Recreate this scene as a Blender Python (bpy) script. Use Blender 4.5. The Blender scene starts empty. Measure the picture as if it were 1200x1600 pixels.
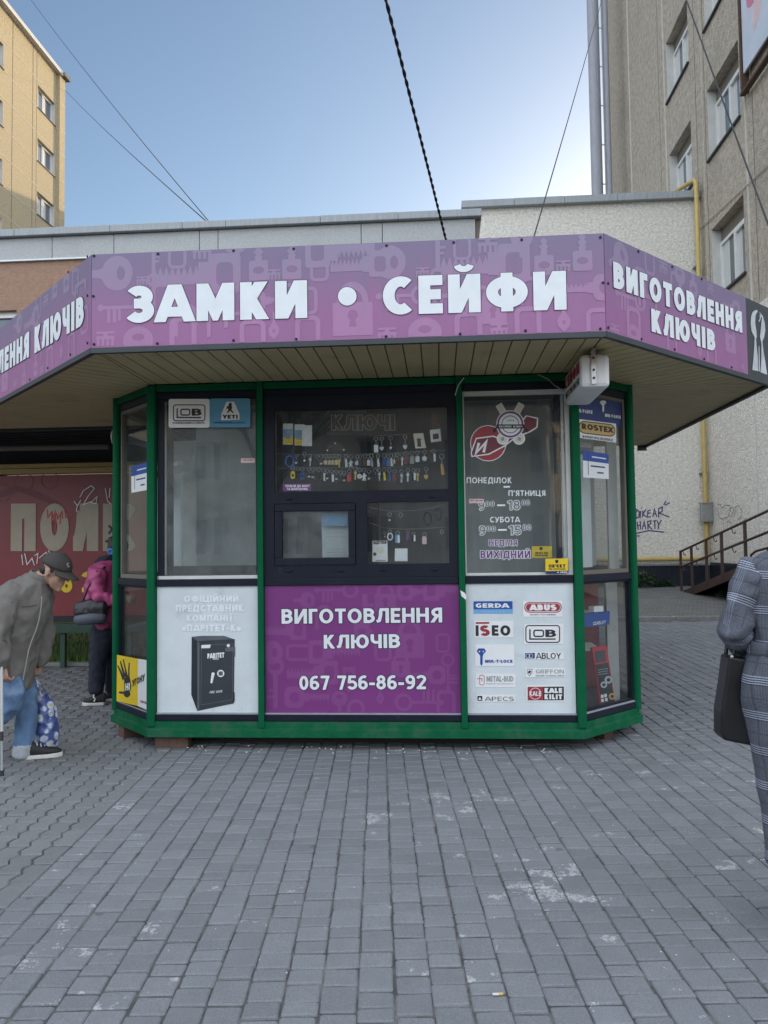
import bpy, bmesh, math, random
from mathutils import Vector, Matrix, noise
R_ = math.radians
SC = bpy.context.scene
COL = SC.collection

# ------------------------------------------------------------------ camera
F_PX, YAW, PIT, ROL = 1198.0, R_(-4.09), R_(2.62), R_(-0.76)
CAM = Vector((0, 0, 1.55))
_F = Vector((math.sin(YAW), math.cos(YAW), 0)); _Rt = Vector((math.cos(YAW), -math.sin(YAW), 0)); _U = Vector((0, 0, 1))
FW = _F * math.cos(PIT) + _U * math.sin(PIT)
_U2 = _U * math.cos(PIT) - _F * math.sin(PIT)
RT = _Rt * math.cos(ROL) + _U2 * math.sin(ROL)
UP = _U2 * math.cos(ROL) - _Rt * math.sin(ROL)
cd = bpy.data.cameras.new("camera"); cam = bpy.data.objects.new("camera", cd); COL.objects.link(cam)
cd.sensor_fit = 'VERTICAL'; cd.sensor_height = 32; cd.sensor_width = 24; cd.lens = F_PX / 1600 * 32
cd.clip_start = 0.05; cd.clip_end = 2000
cam.matrix_world = Matrix(((RT.x, UP.x, -FW.x, CAM.x), (RT.y, UP.y, -FW.y, CAM.y), (RT.z, UP.z, -FW.z, CAM.z), (0, 0, 0, 1)))
SC.camera = cam

# ------------------------------------------------------------------ sky, sun, exposure
SUN_EL, SUN_AZ = 11.5, 27.0        # azimuth measured from +Y towards +X
w = bpy.data.worlds.new("World"); SC.world = w; w.use_nodes = True
wn = w.node_tree.nodes; wl = w.node_tree.links
bg = wn['Background']; sky = wn.new('ShaderNodeTexSky'); sky.sky_type = 'NISHITA'; sky.sun_disc = False
sky.sun_elevation = R_(SUN_EL); sky.sun_rotation = R_(SUN_AZ)
sky.altitude = 200; sky.air_density = 1.0; sky.dust_density = 1.05; sky.ozone_density = 1.6
def _wm(op, x, y=None, z=None):
    n = wn.new('ShaderNodeMath'); n.operation = op
    for i, v in enumerate((x, y, z)):
        if v is None: continue
        if isinstance(v, (int, float)): n.inputs[i].default_value = v
        else: wl.new(v, n.inputs[i])
    return n.outputs[0]
# unseen bright cloud added overhead and behind the camera as fill light, clear sky towards the low sun
FILL_CLOUD = 12.2
_tc = wn.new('ShaderNodeTexCoord'); _sp = wn.new('ShaderNodeSeparateXYZ'); wl.new(_tc.outputs['Generated'], _sp.inputs[0])
_nz = wn.new('ShaderNodeTexNoise'); _nz.inputs['Scale'].default_value = 2.6; _nz.inputs['Detail'].default_value = 7; _nz.inputs['Roughness'].default_value = .6; wl.new(_tc.outputs['Generated'], _nz.inputs['Vector'])
_zone = wn.new('ShaderNodeMapRange'); _zone.interpolation_type = 'SMOOTHSTEP'; _zone.inputs['From Min'].default_value = .08; _zone.inputs['From Max'].default_value = .50
wl.new(_wm('ADD', _wm('MULTIPLY', _sp.outputs[1], -.75), _wm('MULTIPLY', _sp.outputs[2], .55)), _zone.inputs[0])
_cov = wn.new('ShaderNodeMapRange'); _cov.interpolation_type = 'SMOOTHSTEP'; _cov.inputs['From Min'].default_value = .36; _cov.inputs['From Max'].default_value = .56; wl.new(_nz.outputs[0], _cov.inputs[0])
_mx = wn.new('ShaderNodeMix'); _mx.data_type = 'RGBA'; wl.new(_wm('MULTIPLY', _zone.outputs[0], _cov.outputs[0]), _mx.inputs[0])
wl.new(sky.outputs[0], _mx.inputs[6]); _mx.inputs[7].default_value = (FILL_CLOUD * .91, FILL_CLOUD * .98, FILL_CLOUD * 1.09, 1)
wl.new(_mx.outputs[2], bg.inputs[0]); bg.inputs[1].default_value = 0.135
sd = bpy.data.lights.new("sun", 'SUN'); sd.energy = 2.7; sd.angle = R_(0.5); sd.color = (1.0, 0.78, 0.52)
so = bpy.data.objects.new("sun", sd); COL.objects.link(so)
_to = Vector((math.sin(R_(SUN_AZ)) * math.cos(R_(SUN_EL)), math.cos(R_(SUN_AZ)) * math.cos(R_(SUN_EL)), math.sin(R_(SUN_EL))))
so.rotation_euler = _to.to_track_quat('Z', 'Y').to_euler()
SC.view_settings.view_transform = 'Standard'; SC.view_settings.look = 'None'
SC.view_settings.exposure = 0.66; SC.view_settings.gamma = 1
SC.render.engine = 'CYCLES'
SC.cycles.caustics_reflective = False; SC.cycles.caustics_refractive = False; SC.cycles.max_bounces = 8; SC.cycles.transparent_max_bounces = 16

rnd = random.Random(7)

# ------------------------------------------------------------------ helpers: pixels of the 1200x1600 photo -> points on real planes
def ray(px, py): return FW + RT * ((px - 600) / F_PX) + UP * ((800 - py) / F_PX)
def on(ax, val, px, py):
    d = ray(px, py); return CAM + d * ((val - CAM[ax]) / d[ax])
def on_x(px, py, v): return on(0, v, px, py)
def on_y(px, py, v): return on(1, v, px, py)
def on_z(px, py, v=0): return on(2, v, px, py)
def gz(y):
    if y < 6.5: return 0.0
    if y < 13.5: return (y - 6.5) * 0.0329
    return 0.295 + (min(y, 24) - 13.5) * 0.0266

class Frame:
    def __init__(s, o, u, v, n): s.o, s.u, s.v, s.n = Vector(o), Vector(u), Vector(v), Vector(n)
    def p(s, u, v, d=0): return s.o + s.u * u + s.v * v + s.n * d
    def px(s, x, y):
        dr = ray(x, y); t = (s.o - CAM).dot(s.n) / dr.dot(s.n); q = CAM + dr * t - s.o
        return (q.dot(s.u), q.dot(s.v))
K = math.sqrt(.5)
def vert_frame(o, ux, uy): return Frame(o, (ux, uy, 0), (0, 0, 1), (uy, -ux, 0))

# ------------------------------------------------------------------ materials
MATS = {}
def mat(name, col, rough=.6, metal=0., var=.08, vs=6., bump=0., bs=60., spec=.5, col2=None, thr=None, detail=4, stretch=None, bdist=.01):
    """principled surface: noise variation of the colour, optional second colour in patches, bump"""
    m = bpy.data.materials.new(name); m.use_nodes = True; nt = m.node_tree; N = nt.nodes; L = nt.links
    b = N['Principled BSDF']; b.inputs['Roughness'].default_value = rough; b.inputs['Metallic'].default_value = metal
    b.inputs['Specular IOR Level'].default_value = spec
    tc = N.new('ShaderNodeTexCoord'); src = tc.outputs['Object']
    if stretch:
        mp = N.new('ShaderNodeMapping'); mp.inputs['Scale'].default_value = stretch; L.new(src, mp.inputs[0]); src = mp.outputs[0]
    nz = N.new('ShaderNodeTexNoise'); nz.inputs['Scale'].default_value = vs; nz.inputs['Detail'].default_value = detail; nz.inputs['Roughness'].default_value = .65
    L.new(src, nz.inputs['Vector'])
    rp = N.new('ShaderNodeValToRGB'); rp.color_ramp.elements[0].position = .3; rp.color_ramp.elements[1].position = .7
    c = col
    rp.color_ramp.elements[0].color = (c[0] * (1 - var), c[1] * (1 - var), c[2] * (1 - var), 1)
    rp.color_ramp.elements[1].color = (min(1, c[0] * (1 + var)), min(1, c[1] * (1 + var)), min(1, c[2] * (1 + var)), 1)
    L.new(nz.outputs[0], rp.inputs[0]); out = rp.outputs[0]
    if col2:
        n2 = N.new('ShaderNodeTexNoise'); n2.inputs['Scale'].default_value = thr[0]; n2.inputs['Detail'].default_value = 6; n2.inputs['Roughness'].default_value = .7
        L.new(src, n2.inputs['Vector'])
        r2 = N.new('ShaderNodeValToRGB'); r2.color_ramp.elements[0].position = thr[1]; r2.color_ramp.elements[1].position = thr[2]
        L.new(n2.outputs[0], r2.inputs[0])
        mx = N.new('ShaderNodeMix'); mx.data_type = 'RGBA'; L.new(r2.outputs[0], mx.inputs[0]); L.new(out, mx.inputs[6]); mx.inputs[7].default_value = (*col2, 1)
        out = mx.outputs[2]
    L.new(out, b.inputs['Base Color'])
    rr = N.new('ShaderNodeMapRange'); rr.inputs['To Min'].default_value = max(.02, rough - .1); rr.inputs['To Max'].default_value = min(1, rough + .1)
    L.new(nz.outputs[0], rr.inputs[0]); L.new(rr.outputs[0], b.inputs['Roughness'])
    if bump:
        n3 = N.new('ShaderNodeTexNoise'); n3.inputs['Scale'].default_value = bs; n3.inputs['Detail'].default_value = 3
        L.new(src, n3.inputs['Vector'])
        bp = N.new('ShaderNodeBump'); bp.inputs['Strength'].default_value = bump; bp.inputs['Distance'].default_value = bdist
        L.new(n3.outputs[0], bp.inputs['Height']); L.new(bp.outputs[0], b.inputs['Normal'])
    MATS[name] = m; return m

def math_node(nt, op, a, b=None, c=None):
    n = nt.nodes.new('ShaderNodeMath'); n.operation = op
    for i, v in enumerate((a, b, c)):
        if v is None: continue
        if isinstance(v, (int, float)): n.inputs[i].default_value = v
        else: nt.links.new(v, n.inputs[i])
    return n.outputs[0]

def glass_mat(name, tint, ior, dust, dustcol, dscale=3.):
    m = bpy.data.materials.new(name); m.use_nodes = True; nt = m.node_tree; N = nt.nodes; L = nt.links
    N.remove(N['Principled BSDF']); o = N['Material Output']
    tr = N.new('ShaderNodeBsdfTransparent'); tr.inputs[0].default_value = (*tint, 1)
    gl = N.new('ShaderNodeBsdfGlossy'); gl.inputs['Roughness'].default_value = .012
    df = N.new('ShaderNodeBsdfDiffuse'); df.inputs[0].default_value = (*dustcol, 1)
    fr = N.new('ShaderNodeFresnel'); fr.inputs[0].default_value = ior
    tc = N.new('ShaderNodeTexCoord'); nz = N.new('ShaderNodeTexNoise'); nz.inputs['Scale'].default_value = dscale; nz.inputs['Detail'].default_value = 8; nz.inputs['Roughness'].default_value = .7
    L.new(tc.outputs['Object'], nz.inputs['Vector'])
    wv = N.new('ShaderNodeTexNoise'); wv.inputs['Scale'].default_value = 1.6; L.new(tc.outputs['Object'], wv.inputs['Vector'])
    bp = N.new('ShaderNodeBump'); bp.inputs['Strength'].default_value = .02; bp.inputs['Distance'].default_value = .04; L.new(wv.outputs[0], bp.inputs['Height']); L.new(bp.outputs[0], gl.inputs['Normal'])
    mr = N.new('ShaderNodeMapRange'); mr.inputs['From Min'].default_value = .35; mr.inputs['From Max'].default_value = .75
    mr.inputs['To Min'].default_value = dust * .35; mr.inputs['To Max'].default_value = dust * 1.6; L.new(nz.outputs[0], mr.inputs[0])
    m1 = N.new('ShaderNodeMixShader'); L.new(mr.outputs[0], m1.inputs[0]); L.new(tr.outputs[0], m1.inputs[1]); L.new(df.outputs[0], m1.inputs[2])
    ge = N.new('ShaderNodeNewGeometry'); m2 = N.new('ShaderNodeMixShader'); L.new(math_node(nt, 'MULTIPLY', fr.outputs[0], math_node(nt, 'SUBTRACT', 1.0, ge.outputs['Backfacing'])), m2.inputs[0]); L.new(m1.outputs[0], m2.inputs[1]); L.new(gl.outputs[0], m2.inputs[2])
    L.new(m2.outputs[0], o.inputs[0]); MATS[name] = m; return m

mat('green_paint', (.007, .104, .046), .5, spec=.05, var=.10, vs=5, bump=.05, bs=30, col2=(.16, .22, .17), thr=(26, .695, .72))
mat('green_dirty', (.009, .112, .050), .6, spec=.05, var=.15, vs=7, bump=.05, bs=40, col2=(.06, .10, .07), thr=(7, .48, .8))
mat('dark_frame', (.012, .015, .026), .45, spec=.22, var=.15, vs=4, bump=.03, col2=(.05, .052, .056), thr=(16, .62, .85))
mat('white_plastic', (.62, .62, .60), .45, var=.10, vs=5, col2=(.35, .33, .30), thr=(6, .6, .8))
mat('white_frame', (.70, .70, .69), .4, var=.06)
mat('grey_blind', (.40, .43, .44), .8, var=.14, vs=1.2, stretch=(6, 6, .5))
mat('inner_dark', (.055, .058, .062), .8, var=.2, vs=2)
mat('inner_board', (.15, .155, .165), .8, var=.2, vs=2, stretch=(3, 3, .6))
mat('inner_red', (.20, .035, .04), .6, var=.2, vs=3)
mat('soffit_brown', (.53, .43, .225), .5, var=.08, vs=2.5, bump=.02, col2=(.34, .27, .155), thr=(3, .55, .8))
mat('soffit_gap', (.20, .16, .10), .8)
mat('trim_dark', (.035, .042, .05), .5, var=.15)
mat('panel_purple', (.190, .038, .190), .40, var=.06, vs=2)
mat('panel_pattern', (.222, .060, .220), .40, var=.06, vs=2)
mat('print_white', (.74, .78, .80), .45, var=.05, vs=9, col2=(.55, .58, .60), thr=(20, .62, .85))
mat('print_outline', (.045, .02, .055), .6)
mat('panel_white', (.64, .70, .72), .42, var=.07, vs=3, col2=(.42, .46, .47), thr=(5, .58, .85))
mat('letter_pale', (.80, .84, .85), .5, var=.04)
mat('letter_grey', (.30, .33, .33), .5, var=.08)
mat('letter_mid', (.15, .165, .165), .5)
mat('black', (.012, .013, .016), .5)
mat('ink_black', (.02, .021, .024), .5, var=.2)
mat('safe_dark', (.036, .042, .052), .45, var=.1)
mat('safe_side', (.018, .022, .028), .5, var=.1)
mat('safe_edge', (.10, .115, .13), .5)
mat('blue', (.020, .075, .33), .45)
mat('deep_blue', (.012, .035, .17), .4, var=.1)
mat('sky_blue', (.17, .40, .66), .45, var=.06)
mat('sign_blue', (.10, .30, .46), .45, var=.06)
mat('red', (.50, .030, .045), .45)
mat('dull_red', (.33, .035, .05), .45)
mat('maroon', (.17, .03, .045), .45)
mat('yellow', (.80, .56, .02), .45, var=.05)
mat('gold', (.62, .40, .13), .4, var=.08)
mat('sign_white', (.80, .80, .80), .45, var=.04, vs=5)
mat('cream', (.72, .69, .58), .5, var=.05)
mat('pale_pink', (.70, .50, .50), .6)
mat('steel', (.42, .43, .44), .35, 1., var=.1)
mat('galvanised', (.33, .34, .385), .62, .0, var=.10, vs=4, stretch=(4, 4, .6))
mat('violet', (.16, .05, .19), .5)
mat('silver_print', (.58, .62, .66), .35, .3, var=.15, vs=8)
mat('brick', (.115, .07, .055), .9, var=.25, vs=20, bump=.5, bs=90)
mat('stucco_light', (.72, .69, .62), .95, var=.26, vs=15, bump=.8, bs=24, bdist=.05, col2=(.55, .545, .51), thr=(1.1, .60, .85), detail=8)
mat('stucco_brown', (.44, .39, .32), .95, var=.34, vs=7, bump=.8, bs=22, bdist=.05, col2=(.32, .29, .24), thr=(.5, .5, .75), detail=8)
mat('stucco_tan', (.42, .35, .225), .95, var=.14, vs=7, bump=.6, bs=14, bdist=.05, detail=8)
mat('stucco_orange', (.33, .205, .145), .95, var=.16, vs=9, bump=.7, bs=30, bdist=.03, detail=8)
mat('parapet', (.42, .43, .43), .9, var=.14, vs=22, bump=.4, bs=40, col2=(.36, .37, .365), thr=(1.2, .5, .8), detail=8)
mat('cap_grey', (.32, .345, .36), .6, var=.15, vs=3, stretch=(6, 6, .6), col2=(.12, .13, .14), thr=(5, .66, .74))
mat('reveal', (.56, .55, .52), .9, var=.10, vs=3)
mat('joint_pale', (.58, .55, .49), .9)
mat('joint_dark', (.17, .15, .125), .9)
mat('sill_dark', (.03, .03, .032), .5)
mat('tile_dark', (.020, .025, .036), .25, var=.3, vs=2, col2=(.10, .12, .15), thr=(1.6, .6, .9))
mat('tile_joint', (.09, .095, .10), .8)
mat('gas_yellow', (.50, .375, .12), .5, var=.12, vs=6, col2=(.36, .25, .07), thr=(5, .62, .8))
mat('rail_brown', (.060, .032, .028), .55, var=.2, vs=9)
mat('graffiti_ink', (.075, .045, .16), .7)
mat('graffiti_grey', (.22, .22, .21), .8)
mat('cable_black', (.022, .023, .028), .5)
mat('wire_pale', (.40, .38, .34), .7)
mat('roof_dark', (.020, .022, .026), .7)
mat('beam_wood', (.42, .29, .10), .45, var=.15, vs=3, stretch=(1, 8, 8))
mat('banner_red', (.235, .035, .042), .38, var=.16, vs=1.5, col2=(.15, .045, .045), thr=(1.3, .52, .8))
mat('banner_cream', (.42, .355, .26), .45, var=.12, vs=3)
mat('bench_green', (.018, .05, .032), .5, var=.2)
mat('soil', (.05, .042, .032), .95, var=.3, vs=9, bump=.5, bs=30)
mat('paving_joint', (.080, .080, .078), .95, var=.5, vs=10, bump=.5, bs=80, col2=(.20, .195, .18), thr=(3.5, .5, .7))
mat('grass_blade', (.085, .155, .030), .6, var=.35, vs=3)
mat('leaf', (.050, .105, .035), .5, var=.35, vs=9)
mat('kerb_stone', (.20, .20, .19), .9, var=.2, vs=9, bump=.4, bs=60)
# people
mat('jacket_grey', (.158, .146, .132), .85, var=.14, vs=5, bump=.25, bs=220, bdist=.003)
mat('denim', (.105, .185, .32), .85, var=.32, vs=5, bump=.3, bs=300, bdist=.002, col2=(.24, .33, .44), thr=(6, .52, .75))
mat('denim_pale', (.36, .39, .42), .85, var=.15, vs=20)
mat('navy_cloth', (.014, .018, .032), .85, var=.25, vs=9, bump=.3, bs=120, bdist=.004)
mat('pink_cloth', (.37, .055, .165), .55, var=.2, vs=6, bump=.4, bs=14, bdist=.02)
mat('cap_black', (.042, .038, .033), .8, var=.2, vs=10, bump=.2, bs=250, bdist=.002)
mat('skin', (.42, .25, .18), .55, var=.16, vs=26, bump=.3, bs=60, bdist=.003, col2=(.25, .12, .085), thr=(14, .55, .8))
mat('hair_dark', (.020, .016, .014), .6, var=.4, vs=40)
mat('hair_brown', (.10, .055, .03), .6, var=.4, vs=40)
mat('shoe_black', (.018, .018, .020), .7, var=.2)
mat('rubber_white', (.62, .60, .55), .6, var=.12, vs=20)
mat('lace', (.72, .72, .70), .7)
mat('leather_black', (.006, .007, .010), .42, var=.3, vs=6, bump=.2, bs=90, bdist=.003)
mat('cane_white', (.52, .52, .50), .4, var=.08)
mat('zip', (.62, .60, .56), .35, .5)
mat('eye_white', (.6, .55, .5), .3)
mat('flower_blue', (.06, .16, .42), .6, var=.3, vs=60)
mat('bag_ribbed', (.085, .09, .12), .6, var=.15, vs=2, stretch=(1, 1, 60))
mat('far_wall', (.70, .65, .56), .9, var=.10, vs=2, bump=.2)
mat('bark', (.07, .055, .045), .9, var=.3)
mat('dark_glass', (.04, .05, .06), .06, spec=.9, var=.1)
mat('window_glass', (.10, .13, .16), .05, spec=1., var=.15, vs=.8)
mat('curtain', (.55, .56, .55), .8, var=.12, vs=1, stretch=(8, 8, .5))
mat('billboard', (.55, .60, .68), .4, var=.08, vs=1.5, col2=(.62, .50, .55), thr=(.9, .55, .8))
mat('billboard_pink', (.62, .20, .28), .4, var=.2, vs=3)
mat('rust', (.085, .05, .035), .85, var=.35, vs=12)
mat('tree_leaf', (.20, .15, .05), .7, var=.3)
glass_mat('shop_glass', (.94, .96, .96), 1.75, .028, (.46, .48, .47))
glass_mat('shop_glass_smeared', (.90, .93, .93), 2.1, .12, (.44, .47, .47), 5.)

def paver_mat(name, base, blue):
    m = bpy.data.materials.new(name); m.use_nodes = True; nt = m.node_tree; N = nt.nodes; L = nt.links
    b = N['Principled BSDF']; b.inputs['Roughness'].default_value = .9; b.inputs['Specular IOR Level'].default_value = .22
    g = N.new('ShaderNodeNewGeometry'); tc = N.new('ShaderNodeTexCoord')
    def nz(s, d=4, r=.6):
        n = N.new('ShaderNodeTexNoise'); n.inputs['Scale'].default_value = s; n.inputs['Detail'].default_value = d; n.inputs['Roughness'].default_value = r
        L.new(tc.outputs['Object'], n.inputs['Vector']); return n.outputs[0]
    M = lambda *a: math_node(nt, *a)
    big = nz(.55, 5); mid = nz(9, 6, .7); fine = nz(170, 3, .7); patch = nz(5.5, 7, .75); zone = nz(.8, 2)
    v = M('MULTIPLY_ADD', g.outputs['Random Per Island'], .17, .915)
    v = M('MULTIPLY', v, M('MULTIPLY_ADD', big, .34, .83))
    v = M('MULTIPLY', v, M('MULTIPLY_ADD', mid, .30, .85))
    v = M('MULTIPLY', v, M('MULTIPLY_ADD', fine, 1.0, .50))
    cm = N.new('ShaderNodeCombineColor'); 
    for i in range(3): L.new(M('MULTIPLY', v, base[i]), cm.inputs[i])
    # pale worn patches, few and in one zone of the square
    flk = nz(75, 4, .75); px_ = N.new('ShaderNodeSeparateXYZ'); L.new(tc.outputs['Object'], px_.inputs[0]); worn = M('MULTIPLY', M('MULTIPLY_ADD', M('GREATER_THAN', flk, .48), .78, .22), M('GREATER_THAN', M('ADD', M('MULTIPLY', patch, M('MULTIPLY_ADD', zone, .9, .55)), M('MULTIPLY', g.outputs['Random Per Island'], .105)), M('MULTIPLY_ADD', M('ABSOLUTE', M('SUBTRACT', px_.outputs[0], .55)), .035, .665)))
    mx = N.new('ShaderNodeMix'); mx.data_type = 'RGBA'; L.new(worn, mx.inputs[0]); L.new(cm.outputs[0], mx.inputs[6]); mx.inputs[7].default_value = (.40, .41, .41, 1)
    # small dark stains and gum
    vo = N.new('ShaderNodeTexVoronoi'); vo.inputs['Scale'].default_value = 2.3; L.new(tc.outputs['Object'], vo.inputs['Vector'])
    gum = M('MULTIPLY', M('LESS_THAN', vo.outputs['Distance'], .045), .45)
    m2 = N.new('ShaderNodeMix'); m2.data_type = 'RGBA'; L.new(gum, m2.inputs[0]); L.new(mx.outputs[2], m2.inputs[6]); m2.inputs[7].default_value = (.07, .075, .08, 1)
    v2 = N.new('ShaderNodeTexVoronoi'); v2.inputs['Scale'].default_value = 7.7; L.new(tc.outputs['Object'], v2.inputs['Vector'])
    sp = M('LESS_THAN', v2.outputs['Distance'], .028)
    m3 = N.new('ShaderNodeMix'); m3.data_type = 'RGBA'; L.new(sp, m3.inputs[0]); L.new(m2.outputs[2], m3.inputs[6]); m3.inputs[7].default_value = (.6, .6, .58, 1)
    L.new(m3.outputs[2], b.inputs['Base Color'])
    bp = N.new('ShaderNodeBump'); bp.inputs['Strength'].default_value = .5; bp.inputs['Distance'].default_value = .004
    L.new(M('ADD', fine, M('MULTIPLY', mid, 1.2)), bp.inputs['Height']); L.new(bp.outputs[0], b.inputs['Normal'])
    MATS[name] = m
paver_mat('paver', (.190, .200, .211), 1)
paver_mat('paver_wavy', (.182, .187, .190), 1)

def far_paver():
    m = mat('paver_far', (.175, .18, .175), .9, var=.22, vs=3, detail=8); nt = m.node_tree; N = nt.nodes; L = nt.links
    b = N['Principled BSDF']; old = b.inputs['Base Color'].links[0].from_socket
    br = N.new('ShaderNodeTexBrick'); tc = N.new('ShaderNodeTexCoord'); L.new(tc.outputs['Object'], br.inputs['Vector'])
    br.inputs['Scale'].default_value = 1; br.inputs['Brick Width'].default_value = .24; br.inputs['Row Height'].default_value = .12; br.inputs['Mortar Size'].default_value = .012
    br.inputs['Color1'].default_value = (1, 1, 1, 1); br.inputs['Color2'].default_value = (.72, .72, .72, 1); br.inputs['Mortar'].default_value = (.35, .35, .33, 1)
    mx = N.new('ShaderNodeMix'); mx.data_type = 'RGBA'; mx.blend_type = 'MULTIPLY'; mx.inputs[0].default_value = 1; L.new(old, mx.inputs[6]); L.new(br.outputs[0], mx.inputs[7]); L.new(mx.outputs[2], b.inputs['Base Color'])
far_paver()

def plaid_mat():
    m = bpy.data.materials.new('plaid'); m.use_nodes = True; nt = m.node_tree; N = nt.nodes; L = nt.links
    b = N['Principled BSDF']; b.inputs['Roughness'].default_value = .9
    at = N.new('ShaderNodeAttribute'); at.attribute_name = 'cloth'; sp = N.new('ShaderNodeSeparateXYZ'); L.new(at.outputs['Vector'], sp.inputs[0])
    M = lambda *a: math_node(nt, *a)
    u, v = sp.outputs[0], sp.outputs[1]
    def bands(c, P, frac, n):            # n fine lines in the first `frac` of each period
        f = M('FRACT', M('DIVIDE', M('ADD', c, 20.0), P)); inside = M('LESS_THAN', f, frac)
        ln = M('GREATER_THAN', M('FRACT', M('MULTIPLY', f, n / frac)), .5)
        return M('MULTIPLY', inside, ln), f
    h, hf = bands(v, .138, .26, 4); vv, vf = bands(u, .15, .26, 4)
    thin = M('LESS_THAN', M('ABSOLUTE', M('SUBTRACT', hf, .63)), .016)
    thinv = M('LESS_THAN', M('ABSOLUTE', M('SUBTRACT', vf, .63)), .016)
    micro = M('GREATER_THAN', M('FRACT', M('MULTIPLY', u, 150)), .6)
    tc = N.new('ShaderNodeTexCoord'); nz = N.new('ShaderNodeTexNoise'); nz.inputs['Scale'].default_value = 190; nz.inputs['Detail'].default_value = 4; L.new(tc.outputs['Object'], nz.inputs['Vector'])
    val = M('MULTIPLY_ADD', nz.outputs[0], .12, .030)
    val = M('ADD', val, M('MULTIPLY', micro, .022))
    val = M('ADD', val, M('MULTIPLY', h, .22)); val = M('ADD', val, M('MULTIPLY', vv, .07))
    hb = M('LESS_THAN', hf, .26); val = M('SUBTRACT', val, M('MULTIPLY', M('MULTIPLY', hb, M('SUBTRACT', 1, h)), .055))
    val = M('SUBTRACT', val, M('MULTIPLY', M('MAXIMUM', thin, thinv), .035)); val = M('MAXIMUM', val, .02)
    cm = N.new('ShaderNodeCombineColor')
    for i, k in enumerate((.88, .97, 1.22)): L.new(M('MULTIPLY', val, k), cm.inputs[i])
    L.new(cm.outputs[0], b.inputs['Base Color']); MATS['plaid'] = m
plaid_mat()

def floral_mat():
    m = bpy.data.materials.new('floral'); m.use_nodes = True; nt = m.node_tree; N = nt.nodes; L = nt.links
    b = N['Principled BSDF']; b.inputs['Roughness'].default_value = .35
    tc = N.new('ShaderNodeTexCoord'); vo = N.new('ShaderNodeTexVoronoi'); vo.inputs['Scale'].default_value = 15; L.new(tc.outputs['Object'], vo.inputs['Vector'])
    rp = N.new('ShaderNodeValToRGB'); cr = rp.color_ramp; cr.interpolation = 'CONSTANT'
    cr.elements[0].position = 0; cr.elements[0].color = (.55, .45, .08, 1)
    for p, c in ((.17, (.50, .55, .66)), (.44, (.20, .27, .46)), (.52, (.06, .09, .24))):
        e = cr.elements.new(p); e.color = (*c, 1)
    cr.elements[-1].position = 1; cr.elements[-1].color = (.05, .06, .2, 1)
    nz = N.new('ShaderNodeTexNoise'); nz.inputs['Scale'].default_value = 60; L.new(tc.outputs['Object'], nz.inputs['Vector'])
    L.new(math_node(nt, 'MULTIPLY_ADD', nz.outputs[0], .2, math_node(nt, 'SUBTRACT', vo.outputs['Distance'], .1)), rp.inputs[0])
    L.new(rp.outputs[0], b.inputs['Base Color']); MATS['floral'] = m
floral_mat()
def top_glare(name, low, top):  # sky glare painted in: bluish-grey tone towards the top, broken by streaks
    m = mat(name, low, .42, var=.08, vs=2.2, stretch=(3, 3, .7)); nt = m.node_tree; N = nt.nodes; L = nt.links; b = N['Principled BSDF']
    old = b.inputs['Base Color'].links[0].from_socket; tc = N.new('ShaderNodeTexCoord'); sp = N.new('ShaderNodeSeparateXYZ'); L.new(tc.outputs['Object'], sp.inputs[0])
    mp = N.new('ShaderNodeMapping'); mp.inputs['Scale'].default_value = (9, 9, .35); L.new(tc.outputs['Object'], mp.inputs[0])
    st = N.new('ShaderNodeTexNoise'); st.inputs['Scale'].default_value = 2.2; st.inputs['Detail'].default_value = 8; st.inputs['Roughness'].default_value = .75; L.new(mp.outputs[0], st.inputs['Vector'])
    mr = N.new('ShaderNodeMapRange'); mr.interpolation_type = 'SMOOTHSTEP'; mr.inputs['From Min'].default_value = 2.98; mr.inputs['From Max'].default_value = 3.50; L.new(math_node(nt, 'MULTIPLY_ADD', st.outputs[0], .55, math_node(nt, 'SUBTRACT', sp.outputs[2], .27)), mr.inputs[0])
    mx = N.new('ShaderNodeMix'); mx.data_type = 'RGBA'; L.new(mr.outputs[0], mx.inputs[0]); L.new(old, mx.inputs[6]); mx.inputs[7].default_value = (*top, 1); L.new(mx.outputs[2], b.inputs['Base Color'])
top_glare('fascia_purple', (.300, .122, .272), (.195, .145, .250)); top_glare('fascia_pattern', (.37, .18, .34), (.265, .21, .32))

# ------------------------------------------------------------------ object helpers
ORIG = {}                              # world offset of each object's origin
def tag(o, label=None, cat=None, group=None, kind=None):
    if label: o['label'] = label
    if cat: o['category'] = cat
    if group: o['group'] = group
    if kind: o['kind'] = kind
    return o
def thing(name, loc, label, cat, group=None):
    o = bpy.data.objects.new(name, None); COL.objects.link(o); o.empty_display_size = .1
    o.location = loc; ORIG[o.name] = Vector(loc); return tag(o, label, cat, group)

def clip_poly(pts, ax, val, keep_less):
    out = []
    for i in range(len(pts)):
        a, b = pts[i], pts[(i + 1) % len(pts)]
        da = (val - a[ax]) if keep_less else (a[ax] - val); db = (val - b[ax]) if keep_less else (b[ax] - val)
        if da >= 0: out.append(a)
        if (da >= 0) != (db >= 0):
            t = da / (da - db); out.append((a[0] + (b[0] - a[0]) * t, a[1] + (b[1] - a[1]) * t))
    return out

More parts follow.
